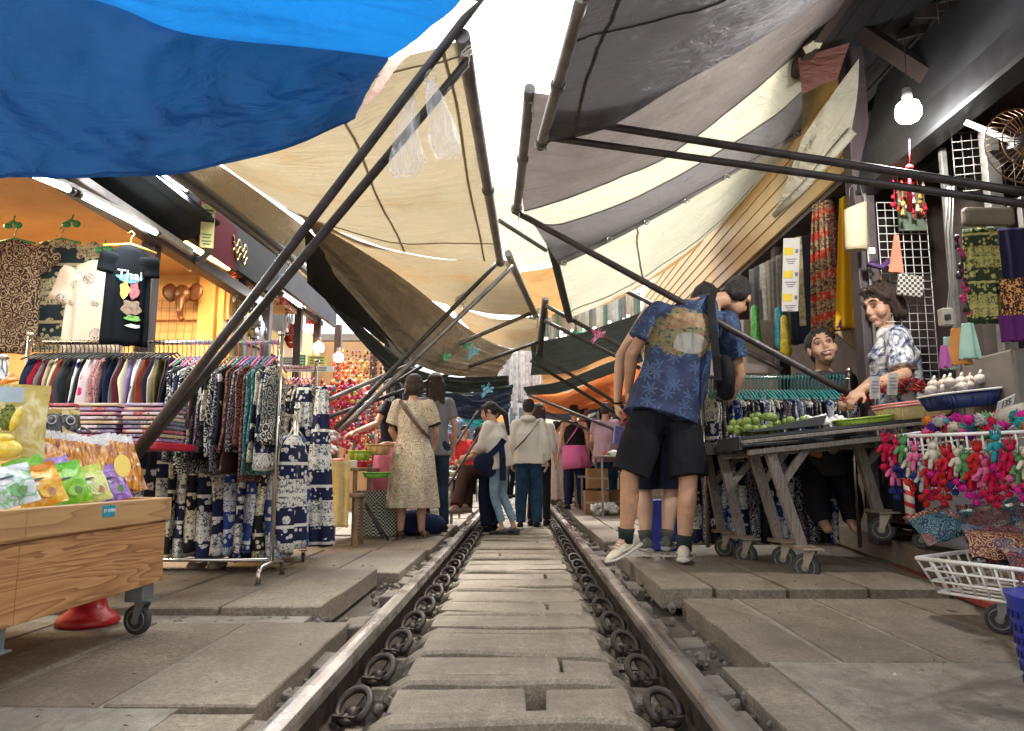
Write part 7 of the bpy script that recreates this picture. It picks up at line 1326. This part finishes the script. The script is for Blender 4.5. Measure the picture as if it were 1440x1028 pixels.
rt, L, R = person('bare-armed man stooping beside the one in the Hawaiian shirt, phone in hand', JB, 1.05, skin=plain('skin_light_tan', (.58, .36, .25), .5, var=.08, bump=.05), top=dict(mat=plain('grey_singlet', (.10, .10, .11), .85), sleeve=0, loose=0., name='singlet'), bottom=dict(kind='shorts', mat=plain('navy_shorts', (.012, .014, .035), .85), w=1.1, up=.03), shoes=dict(mat=SHG, sole=SOLG), vox=.009)
for q in 'LR': m = MB(); a = JB['an'+q]; b = a.lerp(JB['kn'+q], .16); m.tube([a+V((0, 0, -.03)), a.lerp(b, .5), b], [.045, .048, .055], 14); m.build('sock', plain('grey_sock', (.09, .09, .09), .9), rt)
m = MB(); w_ = JB['wrL']; m.tube([w_+V((.034*math.cos(q), .034*math.sin(q), .01*math.sin(q))) for q in [2*pi*k/16 for k in range(17)]], .007, 6); m.build('wristband', BLKF, label='thin black wristband on the bare-armed man', cat='wristband')
m = MB(); m.box(P(869, 612, YB-.06), (.068, .014, .135), Euler((0, .12, .3)).to_matrix()); m.build('mobile_phone', plain('lilac_phone', (.20, .19, .42), .25), label='lilac-cased phone held low by the bare-armed man', cat='phone', bevel=.006)
# ---------------------------------------------------------------- sellers on the right
YS = 5.02
JS = dict(pel=P(1262, 600, YS+.05), che=P(1252, 500, YS), nec=P(1246, 458, YS), hd=P(1238, 430, YS-.02), hpL=P(1256, 620, YS-.08), hpR=P(1262, 620, YS+.08), knL=P(1262, 680, YS-.06), knR=P(1268, 680, YS+.1), anL=V((2.56, YS-.08, .28)), anR=V((2.60, YS+.1, .28)), shL=P(1262, 475, YS-.17), shR=P(1240, 478, YS+.17), elL=P(1272, 528, YS-.30), wrL=P(1214, 547, YS-.38), elR=P(1240, 530, YS+.1), wrR=P(1206, 552, YS-.2))
JS['f'] = V((-.93, -.34, -.22)); JS['up'] = V((-.1, 0, 1)); JS['hpL'], JS['hpR'] = JS['pel']+V((.03, -.09, -.03)), JS['pel']+V((-.03, .09, -.03)); JS['toeL'] = JS['toeR'] = V((-1, -.2, 0)); JS['hdirL'] = V((-.7, -.1, -.5)); JS['hdirR'] = V((-.7, -.1, -.5)); JS['hnL'] = V((-.2, -.6, .8)); JS['hnR'] = V((-.2, -.6, .8)); JS['knL'] = JS['pel']+V((0, -.09, -.42)); JS['knR'] = JS['pel']+V((0, .09, -.42)); JS['anL'] = V((JS['pel'].x, YS-.1, .29)); JS['anR'] = V((JS['pel'].x, YS+.1, .29))
person('standing seller with bobbed hair in a white and navy tie-dye shirt, looking down', JS, 1.12, skin=SKIN, top=dict(mat=printed('print_tiedye', 'tiedye', (.66, .64, .60), (.03, .04, .10), (.30, .32, .38)), sleeve=.85, sw=.02, loose=.022, hem=.2, name='tiedye_shirt'), bottom=dict(kind='skirt', mat=plain('black_trousers', (.014, .014, .018), .8), hemz=.14, flare=.02), shoes=dict(mat=BLKF, kind='clog'), hairk='bob', hairm=HAIRB, vox=.008, faced=True, hs=1.13, female=True, thick=1.18)
YT = 5.46
JT = dict(pel=P(1160, 640, YT+.05), che=P(1160, 560, YT), nec=P(1158, 521, YT), hd=P(1156, 490, YT-.03), shL=P(1190, 536, YT), shR=P(1128, 536, YT), elL=P(1200, 590, YT), wrL=P(1185, 620, YT-.15), elR=P(1118, 590, YT), wrR=P(1135, 620, YT-.15))
JT['f'] = V((-.22, -.95, .28)); JT['up'] = V((-.16, .2, 1)); b_ = JT['pel']; JT.update(hpL=b_+V((.09, 0, 0)), hpR=b_+V((-.09, 0, 0)), knL=b_+V((.12, -.12, -.38)), knR=b_+V((-.12, -.12, -.38)), anL=V((b_.x+.1, YT-.1, .28)), anR=V((b_.x-.1, YT-.1, .28))); JT['toeL'] = JT['toeR'] = V((0, -1, 0))
person('seated seller in a black top laughing up at her colleague', JT, 1.08, skin=SKIN, top=dict(mat=plain('black_top', (.045, .045, .048), .8, bump=.2), sleeve=.7, sw=.015, loose=.02, name='black_top'), bottom=dict(kind='trousers', mat=plain('black_trousers', (.014, .014, .018))), hairk='bun', hairm=HAIR, vox=.008, faced=True, smile=True, hs=1.14, female=True, thick=1.12)
# ---------------------------------------------------------------- shoppers on the left
DRS = printed('print_floral_dress', 'sprig', (.56, .48, .36), (.16, .12, .08), (.66, .58, .46), s=1.3)
J, s = std(583, 527, 7.15, 0., 4, elL=(-.24, .02, 1.12), wrL=(-.20, .17, .98), elR=(.235, .04, 1.12), wrR=(.20, .18, .98))
person('woman seen from behind in a long cream floral dress with dark cuffs', J, s, top=dict(mat=DRS, sleeve=.75, sw=.035, loose=.02, hem=.0, name='dress_bodice'), bottom=dict(kind='dress', mat=DRS, hemz=.31, flare=.075, name='dress_skirt'), shoes=dict(mat=plain('brown_sandal', (.10, .05, .035), .6), kind='sandal'), hairk='bob', hairm=HAIRB, vox=.010, female=True)
bodyroot = [o for o in col.objects if o.name.startswith('person')][-1]
W = J['W']; ribbon([W((-.15, -.07, 1.41)), W((-.08, -.125, 1.33)), W((.03, -.145, 1.22)), W((.13, -.125, 1.10)), W((.165, -.05, 1.03))], .03, W((0, 0, 1))-W((0, 0, 0)), plain('striped_strap', (.35, .28, .22), .7), 'shoulder_strap', bodyroot) if False else None
bgx = thing('shoulder_bag', W((.17, .1, .95)), 'brown striped crossbody strap on the floral dress', 'bag strap'); ribbon([W((-.13, -.085, 1.43)), W((-.07, -.145, 1.34)), W((.03, -.165, 1.22)), W((.12, -.155, 1.11)), W((.19, -.06, 1.03))], .034, (.6, 0, .8), plain('brown_strap', (.10, .055, .04), .7), 'strap', bgx)
for q in 'LR': m = MB(); e = J['sh'+q].lerp(J['el'+q], .76); d = (J['el'+q]-J['sh'+q]).normalized(); m.tube([e-d*.012, e+d*.016], .072*s, 16); m.build('cuff', BLKF, bodyroot)
J, s = std(613, 524, 7.75, 0., -25, elL=(-.2, .15, 1.15), wrL=(-.15, .35, 1.1)); person('long brown-haired woman in a grey top just right of the floral dress', J, s*1.0, top=dict(mat=plain('grey_top', (.18, .18, .19), .85), sleeve=.6), bottom=dict(kind='trousers', mat=plain('dark_jeans', (.02, .035, .06), .8, var=.3, vscale=12)), shoes=dict(mat=BLKF), hairk='long', hairm=HAIRB, vox=.013, female=True)
J, s = std(553, 532, 7.6, 0., -70, elL=(-.10, .28, 1.16), wrL=(-.05, .50, 1.08), elR=(.10, .25, 1.10), wrR=(.0, .42, .98)); J['elL'] = P(530, 596, 7.4); J['wrL'] = P(496, 609, 7.2); J['elR'] = P(575, 628, 7.3); J['wrR'] = P(548, 624, 7.1); J['hnL'] = V((0, 0, 1)); J['hnR'] = V((0, 0, 1)); person('woman with long dark hair reaching left over the trinket table', J, s, top=dict(mat=plain('black_blouse', (.02, .02, .024), .8), sleeve=.5), bottom=dict(kind='skirt', mat=plain('pink_skirt', (.62, .20, .26), .8), hemz=.45, flare=.03), shoes=dict(mat=BLKF), hairk='long', hairm=HAIR, vox=.012, female=True)
# on the track
KN = plain('cream_knit', (.74, .70, .62), .9, var=.06, bump=.5, bscale=120); HOOD = plain('cream_hoodie', (.74, .71, .63), .9, var=.06, bump=.35); LJ = plain('light_jeans', (.25, .38, .50), .85, var=.18, vscale=14); DJ = plain('blue_jeans', (.022, .06, .12), .85, var=.3, vscale=10); NVC = plain('navy_cloth_plain', (.014, .02, .05), .85)
J, s = std(703, 564, 8.6, -.085, -62, face=-80, nod=-.35, elL=(-.18, .16, 1.12), wrL=(-.04, .36, 1.06), elR=(.22, .08, 1.08), wrR=(.10, .32, 1.0), wai=None)
J = {k: v for k, v in J.items() if k != 'wai'}; J['che'] = J['che']+V((-.05, -.02, 0)); J['nec'] += V((-.08, -.03, -.01)); J['hd'] += V((-.10, -.03, -.01)); J['shL'] += V((-.07, 0, 0)); J['shR'] += V((-.05, 0, 0)); J['anL'] += V((.06, 0, 0)); J['anR'] += V((.10, 0, 0))
rt, _, _ = person('woman with a long ponytail in a cream sweater and light jeans on the track', J, s, skin=SKIN2, top=dict(mat=KN, sleeve=1.85, sw=.026, loose=.045, hem=.08, name='sweater'), bottom=dict(kind='trousers', mat=LJ, ankle=.08, w=.95), shoes=dict(mat=plain('dark_clog', (.05, .055, .06), .6), kind='clog'), hairk='ponytail', hairm=HAIR, vox=.010, faced=True, female=True)
m = MB(); c = J['pel']+V((-.16, -.14, -.02)); m.ell(c, (.14, .05, .12)); m.ell(c+V((.03, 0, -.08)), (.10, .045, .09)); bgn = thing('tote_bag', c-V((0, 0, .1)), 'navy cloth bag with long ends tied at the sweater wearer\'s waist', 'bag'); remesh(m, 'bag_body', NVC, bgn, .014, 2)
ribbon([c+V((.05, -.03, .08)), c+V((.16, -.07, .18)), c+V((.22, -.07, .26))], .07, (0, 0, 1), NVC, 'strap', bgn); ribbon([c+V((.18, -.06, .22)), c+V((.20, -.09, .05)), c+V((.20, -.08, -.20))], .07, (1, 0, 0), NVC, 'strap', bgn)
J, s = std(743, 561, 9.35, -.085, 6); rt, _, _ = person('man seen from behind in a cream hoodie and blue jeans on the track', J, s, skin=SKIN2, top=dict(mat=HOOD, sleeve=1.9, sw=.03, loose=.04, hem=.08, name='hoodie'), bottom=dict(kind='trousers', mat=DJ, w=1.28), shoes=dict(mat=BLKF, sole=SOL), vox=.011)
W = J['W']; bgx = thing('crossbody_strap', W((0, -.2, 1.1)), 'thin black strap slanting across the cream hoodie', 'bag strap'); ribbon([W((.15, -.06, 1.42)), W((.08, -.165, 1.3)), W((-.04, -.19, 1.15)), W((-.17, -.13, 1.03))], .028, (.6, 0, .8), BLKF, 'strap', bgx)
m = MB(); m.ell(W((0, -.10, 1.44)), (.10, .07, .045)); m.build('hood', HOOD, rt)
J, s = std(757, 566, 9.9, -.085, 10); person('long-haired woman standing just beyond the cream hoodie', J, s*.97, skin=SKIN2, top=dict(mat=plain('pale_top', (.5, .46, .42), .85), sleeve=1.5), bottom=dict(kind='trousers', mat=BLKF), shoes=dict(mat=BLKF), hairk='long', hairm=HAIRB, vox=.015, female=True)
J, s = std(688, 568, 8.9, -.085, -70, nod=-.2, face=-90, wrL=(-.05, .34, 1.0), wrR=(.0, .3, .98)); person('woman in a brown leopard-print blouse and navy trousers behind the sweater wearer', J, s*.97, top=dict(mat=printed('print_brown_blouse', 'leopard', (.42, .28, .16), (.06, .03, .02)), sleeve=1., loose=.02), bottom=dict(kind='trousers', mat=NVC, w=1.5), shoes=dict(mat=BLKF), hairk='long', hairm=HAIR, vox=.014, female=True)
# seated vendor and red shirt
BRT = plain('brown_trousers', (.055, .028, .020), .85, var=.2)
b_ = P(688, 660, 8.95); J = dict(pel=b_, che=b_+V((.02, 0, .33)), nec=b_+V((.03, -.02, .52)), hd=b_+V((.03, -.05, .66)), hpL=b_+V((.06, -.09, -.02)), hpR=b_+V((-.02, .09, -.02)), knL=b_+V((-.27, -.18, -.03)), knR=b_+V((-.22, .05, -.03)), anL=P(641, 712, 8.5), anR=P(654, 711, 8.7), shL=b_+V((.12, -.12, .46)), shR=b_+V((-.12, .10, .46)), elL=b_+V((-.02, -.2, .22)), elR=b_+V((-.2, .05, .22)), wrL=b_+V((-.26, -.2, .12)), wrR=b_+V((-.3, 0, .1)), f=V((-.6, -.75, -.1)), up=V((0, 0, 1)), toeL=V((-1, -.3, 0)), toeR=V((-1, -.2, 0)))
person('seated vendor in a black top and brown trousers beside the left rail', J, 1.0, top=dict(mat=BLKF, sleeve=.6, loose=.02), bottom=dict(kind='trousers', mat=BRT, w=1.3), shoes=dict(mat=plain('taupe_slipper', (.25, .19, .14), .7), kind='clog'), hairk='short', hairm=HAIRB, vox=.012, faced=True, female=True)
m = MB(); m.box(b_+V((.05, .02, -.24)), (.26, .26, .26)); m.build('crate_seat', TBW, label='brown crate the vendor sits on beside the left rail', cat='crate', bevel=.01)
J, s = std(655, 598, 11.5, -.1, 150, wrL=(-.25, .3, .95), wrR=(.25, .3, .95)); person('person in a red shirt and hat between the far left stalls', J, s, top=dict(mat=plain('red_shirt', (.50, .03, .035), .85), sleeve=1.5), bottom=dict(kind='trousers', mat=BLKF), shoes=dict(mat=BLKF), hairk='short', vox=.018)
# farther shoppers right of the track
J, s = std(806, 569, 12.2, .0, 2, wrL=(-.27, .0, .85)); rt, _, _ = person('woman in a black sleeveless top with a pink jacket tied round her waist', J, s*.98, skin=SKIN2, top=dict(mat=BLKF, sleeve=0, loose=.015), bottom=dict(kind='trousers', mat=NVC, w=1.15), shoes=dict(mat=BLKF), hairk='short', vox=.014, female=True, thick=1.1)
W = J['W']; m = MB(); a = V((1, 0, 0)); m.etube([W((0, 0, 1.04)), W((0, 0, .98)), W((.02, 0, .85)), W((.04, -.02, .66))], [.19*s, .20*s, .215*s, .22*s], [.14*s, .15*s, .165*s, .16*s], a, 40, [0, .01, .05, .07], 5); m.build('tied_jacket', plain('pink_jacket', (.66, .16, .36), .85, var=.06), label='pink jacket tied round the waist of the woman in black', cat='jacket')
bgx = thing('crossbody_strap', W((0, -.2, 1.1)), 'magenta bag strap across the black sleeveless top', 'bag strap'); ribbon([W((.10, -.09, 1.40)), W((.0, -.155, 1.25)), W((-.14, -.12, 1.05))], .03, (.6, 0, .8), PKT, 'strap', bgx)
J, s = std(818, 568, 13.2, .0, 60); person('dark-haired person half hidden beyond the woman in black', J, s, top=dict(mat=PR['charcoal'], sleeve=.5), bottom=dict(kind='trousers', mat=BLKF), shoes=dict(mat=BLKF), vox=.02)
J, s = std(850, 566, 11.2, .0, 20, wrL=(-.15, .3, .95), wrR=(.2, .3, .95)); person('shopper in a mauve shirt at the far right stall', J, s, skin=SKIN, top=dict(mat=plain('mauve_shirt', (.42, .28, .33), .85), sleeve=.6, loose=.03, hem=.15), bottom=dict(kind='trousers', mat=DJ), shoes=dict(mat=BLKF), vox=.015, hairm=HAIRB, thick=1.1)
J, s = std(781, 592, 14.0, -.02, 40); person('woman in a pale dress with a backpack walking beyond the track', J, s, skin=SKIN2, top=dict(mat=plain('lilac_white', (.5, .45, .52), .85), sleeve=1.), bottom=dict(kind='dress', mat=plain('pale_dress', (.52, .45, .40), .85), hemz=.12, flare=.05), shoes=dict(mat=SNK), vox=.02, female=True)
for i, (x, yt, Y, c_, lb) in enumerate([(768, 596, 17, (.5, .46, .5), 'pale lilac'), (720, 598, 19, (.2, .12, .1), 'brown'), (774, 600, 20, (.1, .15, .3), 'blue'), (760, 602, 22, (.5, .2, .2), 'red'), (642, 606, 17, (.3, .3, .32), 'grey'), (664, 606, 20, (.55, .5, .3), 'straw yellow'), (752, 594, 15.5, (.06, .12, .08), 'dark green'), (791, 590, 15, (.6, .6, .6), 'white'), (834, 588, 14.5, (.05, .05, .08), 'black'), (712, 600, 18, (.6, .5, .45), 'cream'), (651, 602, 14.5, (.35, .06, .1), 'wine red'), (800, 598, 18, (.2, .3, .5), 'denim blue')]): J, s = std(x, yt, Y, -.05, 20+i*70); person(f'distant shopper in a {lb} top in the crowd far down the track', J, s, top=dict(mat=plain('crowd_cloth_%d' % i, c_, .85), sleeve=.7), bottom=dict(kind='trousers', mat=BLKF), shoes=dict(mat=BLKF), vox=.03, hands=False)
# ---------------------------------------------------------------- far stalls and buildings
CARD = plain('cardboard', (.30, .17, .09), .8); STEEL = plain('stall_steel', (.30, .28, .25), .4, .6)
rnd.seed(12)
FG = [plain('far_goods_%d' % i, c_, .6) for i, c_ in enumerate([(.5, .03, .05), (.6, .55, .5), (.08, .25, .12), (.65, .45, .1), (.1, .15, .4), (.5, .2, .3), (.7, .68, .62), (.2, .12, .08)])]; GN = ['red', 'cream', 'green', 'yellow', 'blue', 'pink', 'white', 'brown']
def stall(x, y, w_, d_, z, label, n_, far='left'):
    table('stall_table', (x, y, 0), w_, d_, z, STEEL, label, .03, .03)
    for i in range(n_):
        m = MB(); k = rnd.randrange(8); a = rnd.uniform(.04, .09); px, py = x+rnd.uniform(-w_/2+.06, w_/2-.06), y+rnd.uniform(-d_/2+.06, d_/2-.06)
        if i % 2: m.box((px, py, z+a/2+.001), (a, a*1.3, a), Euler((0, 0, rnd.random())).to_matrix())
        else: m.ell((px, py, z+a*.5), (a*.7, a*.7, a*.55))
        m.build('stall_item', FG[k], bevel=.004 if i % 2 else 0, label=f'{GN[k]} {"box" if i % 2 else "bundle"} on {label.split(",")[0]}', cat='goods', group='goods on '+label.split(',')[0])
stall(-1.12, 9.6, .7, 1.2, .55, 'the low stall left of the seated vendor, pale and cluttered', 22); stall(-1.35, 11.6, .8, 1.4, .7, 'the far left stall, red and green goods', 22); stall(-1.2, 14.5, .7, 2, .7, 'the farthest left stall, small colourful goods', 18)
stall(1.42, 10.6, .62, .9, .84, 'the high steel stall right of the mauve shirt, food trays', 16); stall(1.35, 12.2, .8, 1.2, .55, 'the low stall behind the woman in black, packed goods', 18); stall(1.6, 15, .9, 2, .75, 'the farthest right stall, mixed goods', 16)
for i, (x, y, z, a) in enumerate([(1.12, 10.9, .18, .34), (1.14, 10.95, .52, .30), (1.5, 11.2, .18, .36), (1.15, 12.9, .17, .34)]): m = MB(); m.box((x, y, z), (a, a, a*.95)); o_ = m.build('cardboard_box', CARD, label=('lower brown cardboard box under the mauve-shirted shopper\'s stall', 'upper brown cardboard box stacked on the lower one', 'brown cardboard box right of the stacked pair', 'cardboard box farther down the right side')[i], cat='box', bevel=.006); m = MB(); m.box((x, y-a/2-.002, z), (a*.96, .003, .03)); m.build('tape', plain('tape', (.4, .28, .16), .3), o_)
m = MB()
for i in range(40): c = V((1.03+rnd.uniform(0, .34), 10.35+rnd.uniform(0, .3), rnd.uniform(.04, .16))); m.ell(c, (.05, .04, .03), Euler((rnd.random()*3, rnd.random(), 0)).to_matrix(), 6, 4)
m.v = [V((p.x, p.y, .03+(p.z % .12))) for p in m.v] if False else m.v; m.build('plastic_heap', pack('white_plastic_heap', (.6, .58, .56), (.75, .7, .68), 20), label='heap of crumpled white plastic beside the cardboard boxes', cat='plastic', kind='stuff')
# far clothes lines, screens and buildings
for i in range(26): p = P(768+i*5.2, 440-i*1.2+rnd.uniform(-3, 3), 12.5+rnd.uniform(-.5, .5)); k = rnd.randrange(6); drape('hung_cloth', p, (1, .2, 0), .07, .08, rnd.uniform(.35, .6), plain('far_cloth_%d' % k, [(.55, .56, .52), (.35, .38, .36), (.60, .56, .46), (.18, .30, .26), (.62, .62, .62), (.25, .24, .24)][k], .8), f'{("white", "grey", "cream", "green", "bright white", "dark grey")[k]} cloth on the far line, {ordn(i)} from the left', 'cloth', i, .012, 4, .03, 'cloths on the far line', n=20)
PU = plain('pink_umbrella', (.65, .15, .25), .6); m = MB(); c = P(790, 448, 13.0); m.tube([c+V((0, 0, .12)), c+V((0, 0, .06)), c-V((0, 0, .10))], [.02, .22, .36], 10, caps=False); m.build('pink_parasol', PU, label='small pink parasol hanging beyond the cloth line', cat='parasol')
m = MB(); c = P(818, 462, 13.0); m.tube([c+V((0, 0, .1)), c-V((0, 0, .12))], [.05, .22], 8, caps=False); m.build('green_parasol', plain('green_umbrella', (.05, .40, .25), .6), label='small green parasol right of the pink one', cat='parasol')
def building(x0, x1, y0, y1, h, mat, label, nw, nh, face_='-y', wmat=None):
    rt = thing('distant_building', ((x0+x1)/2, y0, 0), label, 'building'); m = MB(); m.box(((x0+x1)/2, (y0+y1)/2, h/2), (x1-x0, y1-y0, h)); m.build('wall', mat, rt); m = MB(); m.box(((x0+x1)/2, (y0+y1)/2, h+.06), (x1-x0+.4, y1-y0+.4, .12)); m.build('roof', STEEL, rt)
    for i in range(nw):
        for j in range(nh):
            if face_ == '-y': cx = x0+(x1-x0)*(i+.5)/nw; c = (cx, y0-.03, 1.4+(h-1.2)*(j+.4)/nh); d = ((x1-x0)/nw*.6, .06, (h-1)/nh*.55)
            elif face_ == '+x': c = (x1+.03, y0+(y1-y0)*(i+.5)/nw, 1.4+(h-1.2)*(j+.4)/nh); d = (.06, (y1-y0)/nw*.6, (h-1)/nh*.55)
            else: c = (x0-.03, y0+(y1-y0)*(i+.5)/nw, 1.4+(h-1.2)*(j+.4)/nh); d = (.06, (y1-y0)/nw*.6, (h-1)/nh*.55)
            m = MB(); m.box(c, d); m.build('window', wmat or plain('far_window', (.12, .16, .2), .2), rt)
for i in range(15): drape('plastic_curtain', P(692+i*5.4, 486+rnd.uniform(-6, 10), 17+.3*(i % 3)), (1, .1, 0), .10, .12, rnd.uniform(.9, 1.5), plain('milky_sheet_%d' % (i % 3), [(.60, .58, .56), (.48, .47, .47), (.66, .62, .56)][i % 3], .5, var=.3, vscale=9), f'milky plastic curtain strip closing the far end of the market, {ordn(i)} from the left', 'plastic strip', i, .02, 4, .04, 'plastic strips at the far end', n=20)
WB = plain('pale_building', (.62, .60, .56), .7, var=.1); GB = plain('grey_building', (.40, .42, .42), .7, var=.15)
building(-6, -1.8, 40, 46, 4.2, WB, 'pale low building far down the line on the left', 6, 2); building(-1.8, 3.0, 44, 50, 6.4, WB, 'pale building closing the view far down the track', 9, 3); building(3.2, 8, 38, 44, 4.6, WB, 'pale building far down the line on the right', 6, 2)
building(-5.5, -2.5, 13, 34, 2.9, plain('left_row_wall', (.28, .22, .17), .7, var=.3), 'long low row of shop fronts down the left side', 12, 1, '+x', plain('shop_opening', (.06, .05, .045), .6)); building(2.5, 5.5, 14.2, 34, 3.0, plain('right_row_wall', (.42, .36, .28), .7, var=.3), 'long low row of shop fronts down the right side', 12, 1, '-x', plain('shop_opening', (.06, .05, .045)))
# awnings over the far stretch on both sides
for i in range(7):
    for s_, sn in ((-1, 'left'), (1, 'right')):
        y = 13+i*2.6; k = (i*2+(s_ > 0)) % 5; mt = [DGREEN, BEIGE, NAVYT, ORANGE, CREAM][k]; nm_ = ['black-green', 'beige', 'navy', 'orange', 'cream'][k]; rws = [[V((s_*2.5, y, 2.5)), V((s_*1.4, y, 2.25)), V((s_*.45, y, 2.35))], [V((s_*2.5, y+1.2, 2.45)), V((s_*1.4, y+1.2, 2.1)), V((s_*.45, y+1.2, 2.25))], [V((s_*2.5, y+2.3, 2.5)), V((s_*1.4, y+2.3, 2.25)), V((s_*.45, y+2.3, 2.3))]]
        sheet('far_awning', rws, mt, f'{nm_} awning over the far {sn} stalls, {ordn(i)} one beyond the near canopies', 'awning', nu=16, nv=12, wr=.04, group='awnings over the far stalls')
for i in range(30): x = -2.2+(i % 15)*.05-(.0 if i < 15 else 0); y = 12.5+i*.4; strand(-2.3 if i % 2 else 2.3, y, 2.0, rnd.uniform(.5, 1.1), 7, [FG[i % 8], FG[(i+3) % 8]], f'hanging goods on the far {"left" if i % 2 else "right"} shop fronts, {ordn(i//2)} along', 'hanging goods', 'hanging goods on the far shop fronts', 800+i, .09, 'hanging_goods')
